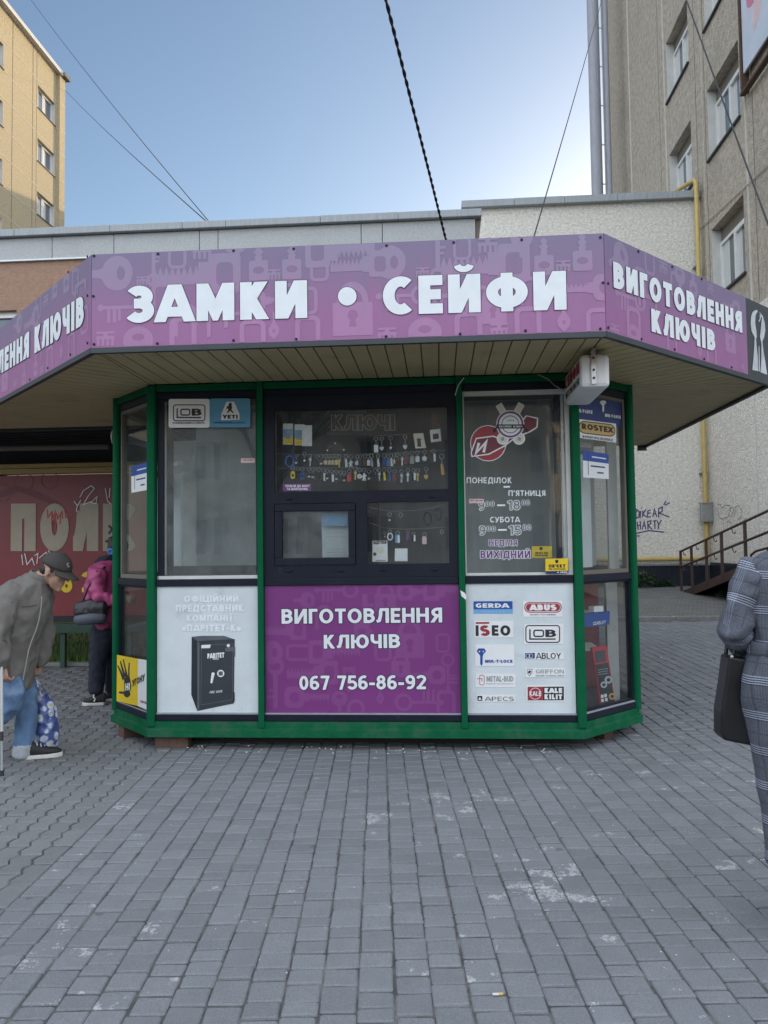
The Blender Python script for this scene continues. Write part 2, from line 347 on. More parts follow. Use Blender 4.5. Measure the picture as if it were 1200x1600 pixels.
class MB:
    def __init__(s, m=None): s.v = []; s.f = []; s.fm = []; s.m = m; s.lay = 0; s.smooth = set()
    def use(s, m): s.m = m; return s
    def face(s, pts, m=None):
        i = len(s.v); s.v += [Vector(p) for p in pts]; s.f.append(tuple(range(i, i + len(pts)))); s.fm.append(m or s.m)
    def idx(s, verts, faces, m=None, smooth=False):
        i = len(s.v); s.v += [Vector(p) for p in verts]
        for f in faces:
            if smooth: s.smooth.add(len(s.f))
            s.f.append(tuple(k + i for k in f)); s.fm.append(m or s.m)
    def hexa(s, p, m=None):     # 8 points: bottom ring then top ring
        s.idx(p, [(3, 2, 1, 0), (4, 5, 6, 7), (0, 1, 5, 4), (1, 2, 6, 5), (2, 3, 7, 6), (3, 0, 4, 7)], m)
    def box(s, x0, x1, y0, y1, z0, z1, m=None):
        s.hexa([(x0, y0, z0), (x1, y0, z0), (x1, y1, z0), (x0, y1, z0), (x0, y0, z1), (x1, y0, z1), (x1, y1, z1), (x0, y1, z1)], m)
    def fbox(s, fr, u0, u1, v0, v1, d0, d1, m=None):      # box in a frame, d outward
        q = lambda u, v, d: fr.p(u, v, d)
        s.hexa([q(u0, v0, d1), q(u1, v0, d1), q(u1, v0, d0), q(u0, v0, d0), q(u0, v1, d1), q(u1, v1, d1), q(u1, v1, d0), q(u0, v1, d0)], m)
    def bar(s, a, b, w, h, m=None, up=(0, 0, 1)):
        a, b = Vector(a), Vector(b); d = (b - a).normalized(); u = Vector(up)
        if abs(d.dot(u)) > .98: u = Vector((0, 1, 0))
        x = d.cross(u).normalized() * w / 2; y = x.cross(d).normalized() * h / 2
        s.hexa([a - x - y, a + x - y, a + x + y, a - x + y, b - x - y, b + x - y, b + x + y, b - x + y], m)
    def poly(s, fr, pts, d, m=None):                       # flat polygon in a frame; every piece a hair higher than the last
        if len(pts) < 3: return
        ar = sum(pts[i][0] * pts[(i + 1) % len(pts)][1] - pts[(i + 1) % len(pts)][0] * pts[i][1] for i in range(len(pts)))
        if abs(ar) < 1e-9: return
        if ar < 0: pts = pts[::-1]
        s.lay += 1; dd = d + s.lay * 2e-6
        s.face([fr.p(u, v, dd) for u, v in pts], m)
    def slab(s, fr, pts, d0, d1, m=None):                  # polygon with thickness
        ar = sum(pts[i][0] * pts[(i + 1) % len(pts)][1] - pts[(i + 1) % len(pts)][0] * pts[i][1] for i in range(len(pts)))
        if ar < 0: pts = pts[::-1]
        n = len(pts); vs = [fr.p(u, v, d0) for u, v in pts] + [fr.p(u, v, d1) for u, v in pts]
        s.idx(vs, [tuple(range(n - 1, -1, -1)), tuple(range(n, 2 * n))] + [(i, (i + 1) % n, n + (i + 1) % n, n + i) for i in range(n)], m)
    def tube(s, pts, r, n=10, m=None, caps=True, closed=False):
        pts = [Vector(p) for p in pts]; k = len(pts); rs = r if isinstance(r, (list, tuple)) else [r] * k
        vs = []; t0 = None; u = None
        for i in range(k):
            a = pts[i - 1] if (i > 0 or closed) else pts[i]; b = pts[(i + 1) % k] if (i < k - 1 or closed) else pts[i]
            t = (b - a).normalized()
            if u is None:
                u = t.orthogonal().normalized()
            else:
                u = (u - t * u.dot(t)).normalized()
            w_ = t.cross(u)
            for j in range(n):
                an = 2 * math.pi * j / n; vs.append(pts[i] + (u * math.cos(an) + w_ * math.sin(an)) * rs[i])
        fs = []
        for i in range(k if closed else k - 1):
            for j in range(n):
                fs.append((i * n + j, i * n + (j + 1) % n, ((i + 1) % k) * n + (j + 1) % n, ((i + 1) % k) * n + j))
        s.idx(vs, fs, m, True)
        if caps and not closed:
            s.idx(vs[:n], [tuple(range(n - 1, -1, -1))], m); s.idx(vs[-n:], [tuple(range(n))], m)
    def loft(s, pts, rad, side=(0, 1, 0), n=16, m=None):   # elliptical sections: rad = (across side, the other way)
        pts = [Vector(p) for p in pts]; k = len(pts); side = Vector(side); vs = []
        P = [pts[0] ] + pts + [pts[-1]]; rr = [rad[0]] + list(rad) + [rad[-1]]
        rows = []
        for i in range(k):
            t = (pts[min(i + 1, k - 1)] - pts[max(i - 1, 0)]).normalized()
            u = (side - t * side.dot(t)).normalized(); w_ = t.cross(u)
            ra = rad[i] if isinstance(rad[i], tuple) else (rad[i], rad[i])
            if i == 0: rows.append((pts[i] - t * min(ra) * .45, u, w_, (ra[0] * .6, ra[1] * .6)))
            rows.append((pts[i], u, w_, ra))
            if i == k - 1: rows.append((pts[i] + t * min(ra) * .45, u, w_, (ra[0] * .6, ra[1] * .6)))
        for c, u, w_, ra in rows:
            for j in range(n):
                an = 2 * math.pi * j / n; vs.append(c + u * math.cos(an) * ra[0] + w_ * math.sin(an) * ra[1])
        fs = []
        for i in range(len(rows) - 1):
            for j in range(n): fs.append((i * n + j, i * n + (j + 1) % n, (i + 1) * n + (j + 1) % n, (i + 1) * n + j))
        fs.append(tuple(range(n - 1, -1, -1))); fs.append(tuple(range((len(rows) - 1) * n, len(rows) * n)))
        s.idx(vs, fs, m, True)
    def ell(s, c, r, rot=None, n=16, m=None):
        c = Vector(c); vs = []; fs = []; k = n // 2; M = rot or Matrix.Identity(3)
        for i in range(k + 1):
            th = math.pi * i / k
            for j in range(n):
                ph = 2 * math.pi * j / n
                vs.append(c + M @ Vector((r[0] * math.sin(th) * math.cos(ph), r[1] * math.sin(th) * math.sin(ph), r[2] * math.cos(th))))
        for i in range(k):
            for j in range(n): fs.append((i * n + j, (i + 1) * n + j, (i + 1) * n + (j + 1) % n, i * n + (j + 1) % n))
        s.idx(vs, fs, m, True)
    def build(s, name, parent=None, origin=None, bevel=0, merge=False):
        if origin is None: origin = ORIG[parent.name] if parent else Vector((0, 0, 0))
        origin = Vector(origin)
        me = bpy.data.meshes.new(name); me.from_pydata([v - origin for v in s.v], [], s.f)
        names = list(dict.fromkeys(s.fm))
        for n in names: me.materials.append(MATS[n])
        me.polygons.foreach_set('material_index', [names.index(n) for n in s.fm])
        me.polygons.foreach_set('use_smooth', [i in s.smooth for i in range(len(s.f))])
        if merge:
            b = bmesh.new(); b.from_mesh(me); bmesh.ops.remove_doubles(b, verts=b.verts, dist=1e-5); bmesh.ops.recalc_face_normals(b, faces=b.faces); b.to_mesh(me); b.free()
        me.update(); o = bpy.data.objects.new(name, me); COL.objects.link(o)
        if parent:
            o.parent = parent; o.location = origin - ORIG[parent.name]
        else: o.location = origin
        ORIG[o.name] = origin
        if bevel:
            bv = o.modifiers.new('bevel', 'BEVEL'); bv.width = bevel; bv.segments = 2; bv.limit_method = 'ANGLE'; bv.harden_normals = False
        return o
    def organic(s, name, parent, voxel, smooth=2, fold=0., fscale=(6, 6, 6), seed=0, origin=None, grain=None):
        """union of the closed shapes as one continuous skin"""
        me = bpy.data.meshes.new(name + '_raw'); me.from_pydata(s.v, [], s.f); me.update()
        t = bpy.data.objects.new(name + '_raw', me); COL.objects.link(t)
        rm = t.modifiers.new('r', 'REMESH'); rm.mode = 'VOXEL'; rm.voxel_size = voxel
        dg = bpy.context.evaluated_depsgraph_get(); dg.update()
        m2 = bpy.data.meshes.new_from_object(t.evaluated_get(dg)); bpy.data.objects.remove(t); bpy.data.meshes.remove(me)
        m2.name = name
        b = bmesh.new(); b.from_mesh(m2)
        for _ in range(smooth): bmesh.ops.smooth_vert(b, verts=b.verts, factor=.5, use_axis_x=True, use_axis_y=True, use_axis_z=True)
        b.normal_update()
        if fold:
            off = Vector((seed * 3.1, seed * 1.7, seed))
            for v in b.verts:
                q = Vector((v.co.x * fscale[0], v.co.y * fscale[1], v.co.z * fscale[2])) + off
                a = noise.noise(q); c = noise.noise(q * 2.3 + Vector((5, 5, 5)))
                v.co += v.normal * fold * ((.5 - abs(a)) * 1.2 + .4 * c)
        org = origin if origin is not None else (ORIG[parent.name] if parent else Vector((0, 0, 0)))
        for v in b.verts: v.co -= Vector(org)
        for f in b.faces: f.smooth = True
        b.to_mesh(m2); b.free(); m2.materials.clear(); m2.materials.append(MATS[s.m])
        for p in m2.polygons: p.material_index = 0
        o = bpy.data.objects.new(name, m2); COL.objects.link(o); ORIG[o.name] = Vector(org)
        if parent: o.parent = parent; o.location = Vector(org) - ORIG[parent.name]
        else: o.location = org
        return o

# ------------------------------------------------------------------ stroke lettering
def arc(cx, cy, rx, ry, a0, a1, n=16):
    return [(cx + rx * math.cos(R_(a0 + (a1 - a0) * i / n)), cy + ry * math.sin(R_(a0 + (a1 - a0) * i / n))) for i in range(n + 1)]
ALIAS = dict(zip('АВЕІКМНОРСТХABEIKMHOPCTX', 'ABEIKMHOPCTXABEIKMHOPCTX'))
def glyph(c, t):
    h = t / 2; T = 1 - h; c = ALIAS.get(c, c); S = []
    V = lambda x: [(x, -.3), (x, 1.3)]
    def bowl(w, y0, y1, x0=h):
        r = (y1 - y0) / 2; rx = min(w - h - x0, r * 1.15); cx = w - h - rx
        return [(x0, y1), (cx, y1)] + arc(cx, (y0 + y1) / 2, rx, r, 90, -90)[1:-1] + [(cx, y0), (x0, y0)]
    if c == ' ': return .32, []
    if c == 'I': return t, [V(h)]
    if c == '.': return t, [[(h, 0), (h, t)]]
    if c == '·': return t, [[(h, .5 - h), (h, .5 + h)]]
    if c == "'": return t * .7, [[(h * .7, .68), (h * .7, 1)]]
    if c == ':': return t, [[(h, .05), (h, .05 + t)], [(h, .55), (h, .55 + t)]]
    if c in '-—':
        w = .36 if c == '-' else .62; return w, [[(0, .40), (w, .40)]]
    if c in '«»':
        w = .46; S = [[(.22, .62), (.06, .36), (.22, .10)], [(.42, .62), (.26, .36), (.42, .10)]]
        if c == '»': S = [[(w - x, y) for x, y in p] for p in S]
        return w, S
    if c in 'O0':
        w = .80 if c == 'O' else .58
        return w, [arc(w / 2, .5, w / 2 - h, .5 - h, 0, 360, 28)]
    if c == 'Q': return .8, [arc(.4, .5, .4 - h, .5 - h, 0, 360, 28), [(.5, .3), (.8, -.05)]]
    if c in 'CG':
        w = .68; S = [arc(.40, .5, .40 - h, .5 - h, 52, 308, 22)]
        if c == 'G': S += [[(.64 - h, .16), (.64 - h, .5)], [(.42, .46), (.64, .46)]]
        return w, S
    if c == 'Є': return .68, [arc(.40, .5, .40 - h, .5 - h, 52, 308, 22), [(.1, .5), (.55, .5)]]
    if c == 'E': return .54, [V(h), [(0, T), (.54, T)], [(0, .5), (.50, .5)], [(0, h), (.54, h)]]
    if c == 'F': return .52, [V(h), [(0, T), (.52, T)], [(0, .48), (.47, .48)]]
    if c == 'L': return .52, [V(h), [(0, h), (.52, h)]]
    if c == 'B': return .64, [V(h), bowl(.60, .53, T), bowl(.64, h, .53)]
    if c == 'D': return .72, [V(h), bowl(.72, h, T)]
    if c == 'P': return .60, [V(h), bowl(.60, .44, T)]
    if c == 'R': return .64, [V(h), bowl(.60, .46, T), [(.26, .50), (.60, -.08)]]
    if c == 'Я': w, S = glyph('R', t); return w, [[(w - x, y) for x, y in p] for p in S]
    if c == 'Ь': return .60, [V(h), bowl(.60, h, .56)]
    if c == 'Б': return .62, [V(h), bowl(.62, h, .58), [(0, T), (.55, T)]]
    if c in 'З3':
        return .58, [arc(.26, (T + .52) / 2, .28 - h * .7, (T - .52) / 2, 150, -90, 18), arc(.26, (h + .52) / 2, .31 - h * .7, (.52 - h) / 2, -150, 90, 18), [(.14, .52), (.30, .52)]]
    if c == 'K': return .66, [V(h), [(h, .36), (.66 - h * .9, 1.12)], [(.24, .55), (.70 - h, -.12)]]
    if c == 'M': return .86, [V(h), V(.86 - h), [(h * .7, 1.1), (.43, .22), (.86 - h * .7, 1.1)]]
    if c == 'H': return .70, [V(h), V(.70 - h), [(0, .5), (.70, .5)]]
    if c in 'ИЙ': 
        S = [V(h), V(.72 - h), [(h * 1.1, -.02), (.72 - h * 1.1, 1.02)]]
        if c == 'Й': S += [('free', arc(.36, 1.26, .15, .13, 190, 350, 10), .6)]
        return .72, S
    if c == 'Ї': return t * 1.9, [V(t * .95), ('dot', (h * .75, 1.16), t * .42), ('dot', (t * 1.9 - h * .75, 1.16), t * .42)]
    if c == 'N': return .72, [V(h), V(.72 - h), [(h * 1.1, 1.02), (.72 - h * 1.1, -.02)]]
    if c == 'П': return .70, [V(h), V(.70 - h), [(0, T), (.70, T)]]
    if c == 'Г': return .50, [V(h), [(0, T), (.50, T)]]
    if c == 'T': return .62, [V(.31), [(0, T), (.62, T)]]
    if c == 'A': return .74, [[(h * .75 - .14, -.2), (.37, 1.06)], [(.74 - h * .75 + .14, -.2), (.37, 1.06)], [(.18, .27), (.56, .27)]]
    if c == 'V': return .72, [[(h * .75 - .14, 1.2), (.36, -.06)], [(.72 - h * .75 + .14, 1.2), (.36, -.06)]]
    if c == 'Л': return .70, [V(.70 - h), [(.18, T), (.70, T)], [(.20 + h * .4, 1 - h), (.19 + h * .3, .5), (.15, .16), (.0, h)]]
    if c == 'Д': return .80, [[(.10, h), (.28, 1.1)], [(.66, 0), (.66, 1.1)], [(.25, T), (.70, T)], ('free', [(0, h), (.80, h)], 1), ('free', [(h * .7, .1), (h * .7, -.2)], .7), ('free', [(.80 - h * .7, .1), (.80 - h * .7, -.2)], .7)]
    if c == 'Ц': return .80, [V(h), V(.66), [(0, h), (.78, h)], ('free', [(.78, h * 2), (.78, -.2)], .7)]
    if c == 'Ч': return .64, [V(.64 - h), [(h, 1.2), (h, .66)] + arc(.30, .66, .30 - h, .24, 180, 270, 8)[1:] + [(.60, .42)]]
    if c == 'Ш': return .96, [V(h), V(.48), V(.96 - h), [(0, h), (.96, h)]]
    if c == 'Ю': return 1.02, [V(h), [(0, .5), (.4, .5)], arc(.65, .5, .37 - h, .5 - h, 0, 360, 28)]
    if c == 'Ф': return .92, [[(.46, -.2), (.46, 1.2)], arc(.46, .50, .46 - h, .36 - h * .6, 0, 360, 28)]
    if c == 'X': return .70, [[(h * .4 - .1, -.15), (.70 - h * .4 + .1, 1.15)], [(h * .4 - .1, 1.15), (.70 - h * .4 + .1, -.15)]]
    if c == 'У': return .68, [[(.68 - h * .6 + .1, 1.2), (.36, .30), (.30, h), (.08, h)], [(h * .6 - .1, 1.2), (.36, .30)]]
    if c == 'Y': return .68, [[(.34, -.2), (.34, .45)], [(h * .6 - .1, 1.2), (.34, .42)], [(.68 - h * .6 + .1, 1.2), (.34, .42)]]
    if c == 'U': return .68, [[(h, 1.2), (h, .36)] + arc(.34, .36, .34 - h, .36 - h, 180, 360, 14)[1:-1] + [(.68 - h, .36), (.68 - h, 1.2)]]
    if c == 'S': return .60, [arc(.30, (T + .52) / 2, .28 - h * .6, (T - .52) / 2, 35, 270, 16) + arc(.30, (h + .52) / 2, .29 - h * .6, (.52 - h) / 2, 90, -150, 16)[1:]]
    if c == 'Z': return .60, [[(0, T), (.60, T)], [(0, h), (.60, h)], [(h * .8, -.02), (.60 - h * .8, 1.02)]]
    if c == '1': return .38, [[(.30, -.2), (.30, 1.2)], [(.30, 1 - h * .6), (.02, .78)]]
    if c == '2': return .58, [arc(.29, .71, .28 - h * .6, .29 - h, 165, -25, 14) + [(.12, h)], [(0, h), (.58, h)]]
    if c == '4': return .62, [[(.46, -.2), (.46, 1.2)], [(.46, T), (.06, .26), (.62, .26)]]
    if c == '5': return .58, [[(.53, T), (.14, T), (.10, .54)] + arc(.28, .33, .30 - h * .7, .33 - h, 120, -155, 18)]
    if c == '6': return .60, [arc(.30, .32, .30 - h, .32 - h, 0, 360, 22), [(h, .32)] + arc(.36, .55, .36 - h, .45 - h, 180, 60, 12)]
    if c == '9': return .60, [arc(.30, .68, .30 - h, .32 - h, 0, 360, 22), [(.60 - h, .68)] + arc(.24, .45, .36 - h, .45 - h, 0, -120, 12)]
    if c == '8': return .60, [arc(.30, (T + .53) / 2, .27 - h, (T - .53) / 2, 0, 360, 20), arc(.30, (h + .53) / 2, .30 - h, (.53 - h) / 2, 0, 360, 20)]
    if c == '7': return .56, [[(0, T), (.56, T)], [(.56 - h * .9, .98), (.20, -.05)]]
    if c == '/': return .4, [[(0, -.1), (.4, 1.1)]]
    if c == '(' : return .2, [arc(.3, .5, .25, .6, 130, 230, 8)]
    return .6, [[(h, 0), (h, 1), (.6 - h, 1), (.6 - h, 0), (h, 0)]]

def stroke_quads(pts, wd, closed=False):
    n = len(pts)
    if closed or (n > 3 and (Vector(pts[0]) - Vector(pts[-1])).length < 1e-6): closed = True; pts = pts[:-1] if (Vector(pts[0]) - Vector(pts[-1])).length < 1e-6 else pts; n = len(pts)
    L = []; Rr = []
    for i in range(n):
        p = Vector(pts[i]); a = Vector(pts[i - 1]) if (i > 0 or closed) else None; b = Vector(pts[(i + 1) % n]) if (i < n - 1 or closed) else None
        d1 = (p - a).normalized() if a is not None and (p - a).length > 1e-9 else None; d2 = (b - p).normalized() if b is not None and (b - p).length > 1e-9 else None
        if d1 is None: d1 = d2
        if d2 is None: d2 = d1
        n1 = Vector((-d1.y, d1.x)); n2 = Vector((-d2.y, d2.x)); m = n1 + n2
        if m.length < 1e-6: m = n1
        m.normalize(); k = wd / 2 / max(.35, m.dot(n1))
        L.append(tuple(p + m * k)); Rr.append(tuple(p - m * k))
    return [[L[i], Rr[i], Rr[(i + 1) % n], L[(i + 1) % n]] for i in range(n if closed else n - 1)]

def write(mb, fr, s, bl, br, tl, m, t=.22, d=.003, outline=None, ow=.02, gap=.10, uv=False, shear=0.):
    """text whose baseline runs from bl to br and whose capitals reach tl (photo pixels, or frame metres with uv=True)"""
    A, B, C = [Vector(p if uv else fr.px(*p)) for p in (bl, br, tl)]
    g = [glyph(c, t) for c in s]; W = sum(x[0] for x in g) + gap * (len(s) - 1)
    ex = (B - A) / W; H = max(1e-4, (C - A).dot(Vector((0, 1)))); ey = Vector((shear * H, H))
    for pas in ((0,) if outline is None else (1, 0)):
        e = ow if pas else 0.; x = 0.
        for w_, strokes in g:
            for st in strokes:
                clip = True; k = 1.
                if isinstance(st, tuple) and st[0] == 'dot':
                    r = st[2] * 1.25 + e; polys = [[(st[1][0] + r * math.cos(a * .5236), st[1][1] + r * math.sin(a * .5236)) for a in range(12)]]; clip = False
                else:
                    if isinstance(st, tuple): clip = False; k = st[2]; st = st[1]
                    if e and len(st) > 1 and st[0] != st[-1]:
                        a0, a1 = Vector(st[0]), Vector(st[1]); z0, z1 = Vector(st[-1]), Vector(st[-2])
                        st = [tuple(a0 + (a0 - a1).normalized() * e)] + list(st[1:-1]) + [tuple(z0 + (z0 - z1).normalized() * e)]
                    polys = stroke_quads(st, t * k + 2 * e)
                for q in polys:
                    if clip: q = clip_poly(clip_poly(q, 1, -e, False), 1, 1 + e, True) if q else q
                    if len(q) < 3: continue
                    mb.poly(fr, [tuple(A + ex * (x + u) + ey * v) for u, v in q], d + (0 if pas else .0006), outline if pas else m)
            x += w_ + gap

def line(mb, fr, pts, wd, m, d, uv=False, closed=False):
    P = [p if uv else fr.px(*p) for p in pts]
    for q in stroke_quads([tuple(p) for p in P], wd, closed): mb.poly(fr, q, d, m)
def fpoly(mb, fr, pts, m, d): mb.poly(fr, [fr.px(*p) for p in pts], d, m)
def disc(c, r, n=20, ry=None): return [(c[0] + r * math.cos(2 * math.pi * i / n), c[1] + (ry or r) * math.sin(2 * math.pi * i / n)) for i in range(n)]
def rrect(x0, y0, x1, y1, r, n=4):
    out = []
    for cx, cy, a in ((x1 - r, y1 - r, 0), (x0 + r, y1 - r, 90), (x0 + r, y0 + r, 180), (x1 - r, y0 + r, 270)):
        out += [(cx + r * math.cos(R_(a + 90 * i / n)), cy + r * math.sin(R_(a + 90 * i / n))) for i in range(n + 1)]
    return out

# ================================================================== GROUND
TH = R_(4.5); cT, sT = math.cos(TH), math.sin(TH)
def rs(s, r): return (s * cT - r * sT, s * sT + r * cT)          # paving axes (across, along) -> X, Y
S0 = -1.64
def strips(xs, ys, zf, m, name):
    mb = MB(m); nx, ny = len(xs), len(ys)
    mb.idx([(x, y, zf(y)) for y in ys for x in xs], [(j * nx + i, j * nx + i + 1, (j + 1) * nx + i + 1, (j + 1) * nx + i) for j in range(ny - 1) for i in range(nx - 1)], m)
    return tag(mb.build(name), kind='structure')
far = [-600, -200, -60, -20, -6, 0, 6.5, 9, 11, 13.48]
strips([-600, -100, -30, 0, 30, 100, 600], far, lambda y: gz(y) - .0075, 'paving_joint', 'ground')
strips([-600, -100, -30, 0, 30, 100, 600], [13.60, 16, 20, 24, 60, 200, 800], lambda y: gz(y) - .001 if y < 30 else gz(y), 'paver_far', 'upper_pavement')
def block(mb, pts, z, dz, m):
    """one paving stone: worn rounded top over a skirt"""
    n = len(pts); cx = sum(p[0] for p in pts) / n; cy = sum(p[1] for p in pts) / n
    tx, ty = rnd.uniform(-.004, .004), rnd.uniform(-.004, .004); vs = []
    for ins, dd in ((.0080, 0), (.0024, -.0034), (0, -.010), (0, -.03)):
        for x, y in pts:
            L = math.hypot(cx - x, cy - y); X, Y = x + (cx - x) / L * ins * 1.3, y + (cy - y) / L * ins * 1.3
            wx, wy = rs(X, Y); vs.append((wx, wy, z + dz + dd + (tx * (x - cx) + ty * (y - cy))))
    fs = [tuple(range(n))] + [(k * n + i, (k + 1) * n + i, (k + 1) * n + (i + 1) % n, k * n + (i + 1) % n) for k in range(3) for i in range(n)]
    mb.idx(vs, fs, m)
pv = MB('paver'); CW = .129
def crest(r): return gz(rs(0, r)[1])
for ci in range(70):
    s0 = S0 + ci * CW; r = 1.0 + rnd.random() * .2; wob = rnd.uniform(-.002, .002)
    while r < 13.6:
        ln = rnd.choice((.078, .095, .112, .112, .13, .16)); wx, wy = rs(s0, r)
        if wy + ln * 1.1 > 13.45: break
        j = lambda: rnd.uniform(-.0026, .0026)
        g = .0019; g2 = .0036; sh = wob + rnd.uniform(-.0022, .0022)
        pts = [(s0 + g + sh + j(), r + g2 + j()), (s0 + CW - g + sh + j(), r + g2 + j()), (s0 + CW - g + sh + j(), r + ln - g2 + j()), (s0 + g + sh + j(), r + ln - g2 + j())]
        c_ = .006; pts = [(pts[i][0] + (pts[(i + k) % 4][0] - pts[i][0]) * c_ / max(.01, math.dist(pts[i], pts[(i + k) % 4])), pts[i][1] + (pts[(i + k) % 4][1] - pts[i][1]) * c_ / max(.01, math.dist(pts[i], pts[(i + k) % 4]))) for i in range(4) for k in (-1, 1)]
        block(pv, pts, gz(rs(s0 + .06, r + ln / 2)[1]), rnd.uniform(-.0035, .0020), 'paver'); r += ln
o = pv.build('pavement'); tag(o, kind='structure')
pw = MB('paver_wavy'); WW, WL = .118, .235
for ci in range(1, 68):
    s1 = S0 - (ci - 1) * WW - .004; s0 = s1 - WW + .008; r = 1.2 + (ci % 2) * WL / 2
    while r < 9.55:
        wave = lambda q: .0115 * math.sin(2 * math.pi * (q / WL * 2))
        g = .004; pts = []; n = 9
        flat = ci == 1
        pts += [(s0 + wave(r + (WL - 2 * g) * k / n + g), r + g + (WL - 2 * g) * k / n) for k in range(n, -1, -1)]
        pts += [(s1 + (0 if flat else wave(r + (WL - 2 * g) * k / n + g)), r + g + (WL - 2 * g) * k / n) for k in range(n + 1)]
        pts = pts[::1]
        wx, wy = rs(s0, r)
        if wy < 9.25: block(pw, pts, gz(wy + .1), rnd.uniform(-.004, .002), 'paver_wavy')
        r += WL
tag(pw.build('wavy_pavement'), kind='structure')
kb = MB('kerb_stone'); x = -40.
while x < 40:
    kb.box(x + .001, x + .999, 13.46 + rnd.uniform(-.006, .006), 13.596, .0, .300 + rnd.uniform(-.003, .004), 'kerb_stone'); x += 1.0
tag(kb.build('kerb', bevel=.012), kind='structure')
# lawn behind the shelter
strips([-30, -6, -2.9], [9.62, 12, 15.9], lambda y: gz(y) + .02, 'soil', 'lawn_soil')
gb = MB('grass_blade')
for i in range(15000):
    x = rnd.uniform(-7.6, -3.0); y = 9.66 + 4.2 * rnd.random() ** 1.6; h = rnd.uniform(.05, .15); a = rnd.random() * 6.28; lean = rnd.uniform(.0, .07)
    w_ = rnd.uniform(.004, .009); c, s = math.cos(a), math.sin(a); z = gz(y) + .015
    gb.face([(x - c * w_, y - s * w_, z), (x + c * w_, y + s * w_, z), (x - s * lean, y + c * lean, z + h)])
g_ = gb.build('grass'); tag(g_, kind='stuff')
e_ = MB('kerb_stone'); e_.box(-30, -2.9, 9.52, 9.61, .0, .135); tag(e_.build('lawn_kerb', bevel=.01), kind='structure')

# ================================================================== BUILDINGS
def wall_holes(mb, fr, u0, u1, v0, v1, holes, depth, m, mrev, d=0):
    us = sorted({u0, u1, *[h[0] for h in holes], *[h[1] for h in holes]}); vs = sorted({v0, v1, *[h[2] for h in holes], *[h[3] for h in holes]})
    inside = lambda u, v: any(h[0] < u < h[1] and h[2] < v < h[3] for h in holes)
    for i in range(len(us) - 1):
        for j in range(len(vs) - 1):
            a, b, c, e = us[i], us[i + 1], vs[j], vs[j + 1]
            if not inside((a + b) / 2, (c + e) / 2): mb.face([fr.p(a, c, d), fr.p(b, c, d), fr.p(b, e, d), fr.p(a, e, d)], m)
    for a, b, c, e in holes:
        q = fr.p
        mb.face([q(a, c, d), q(a, e, d), q(a, e, d - depth), q(a, c, d - depth)], mrev); mb.face([q(b, e, d), q(b, c, d), q(b, c, d - depth), q(b, e, d - depth)], mrev)
        mb.face([q(a, e, d), q(b, e, d), q(b, e, d - depth), q(a, e, d - depth)], m); mb.face([q(b, c, d), q(a, c, d), q(a, c, d - depth), q(b, c, d - depth)], mrev)

def window(fr, a, b, c, e, depth, parent, header=.34, sill=True, div=.45):
    f = MB('white_frame'); d0, d1 = -depth - .02, -depth + .05; w_ = .075
    ev = e - header
    for (p, q, r, s) in ((a, a + w_, c, ev), (b - w_, b, c, ev), (a + w_, b - w_, c, c + w_), (a + w_, b - w_, ev - w_, ev)): f.fbox(fr, p, q, r, s, d0, d1)
    mu = a + (b - a) * div; f.fbox(fr, mu - .05, mu + .05, c + w_, ev - w_, d0, d1 - .004)
    for (p, q, r, s) in ((mu + .05, mu + .11, c + w_, ev - w_), (b - w_ - .06, b - w_, c + w_, ev - w_), (mu + .11, b - w_ - .06, c + w_, c + w_ + .06), (mu + .11, b - w_ - .06, ev - w_ - .06, ev - w_)): f.fbox(fr, p, q, r, s, d0 + .01, d1 + .02)
    if header: f.fbox(fr, a, b, ev + .002, e, d0 + .02, d1 - .03, 'joint_dark')
    wo = f.build('window', parent)
    p = MB('window_glass'); p.fbox(fr, a + w_, b - w_, c + w_, ev - w_, d0 + .012, d0 + .02)
    p.fbox(fr, a + w_, a + w_ + (b - a) * .2, c + w_, ev - w_, d0 + .021, d0 + .024, 'curtain'); p.fbox(fr, mu + .11, mu + .11 + (b - a) * .12, c + w_, ev - w_, d0 + .021, d0 + .024, 'curtain')
    p.build('pane', wo)
    if sill:
        s = MB('sill_dark'); s.fbox(fr, a - .04, b + .04, c - .05, c, -depth + .05, .06); s.build('sill', wo)
    return wo

# --- office building on the right (facade towards -X)
FX = 6.87
FR = Frame((FX, 0, 0), (0, -1, 0), (0, 0, 1), (-1, 0, 0))
rb = thing('office_building', (FX, 20, .4), 'tall grey brown pebble dashed office building with deep white framed windows, right of the kiosk', 'building')
cols = [(-22.4, -20.5), (-19.25, -17.25), (-15.6, -13.6), (-12.3, -10.3)]; rows = [7.53, 11.07, 14.41, 17.82, 21.25]
holes = [(a, b, s, s + 1.77 if s > 5 else s + 1.75) for a, b in cols for s in rows]
mb = MB('stucco_brown'); wall_holes(mb, FR, -30.67, -9, .2, 26, holes, .27, 'stucco_brown', 'reveal')
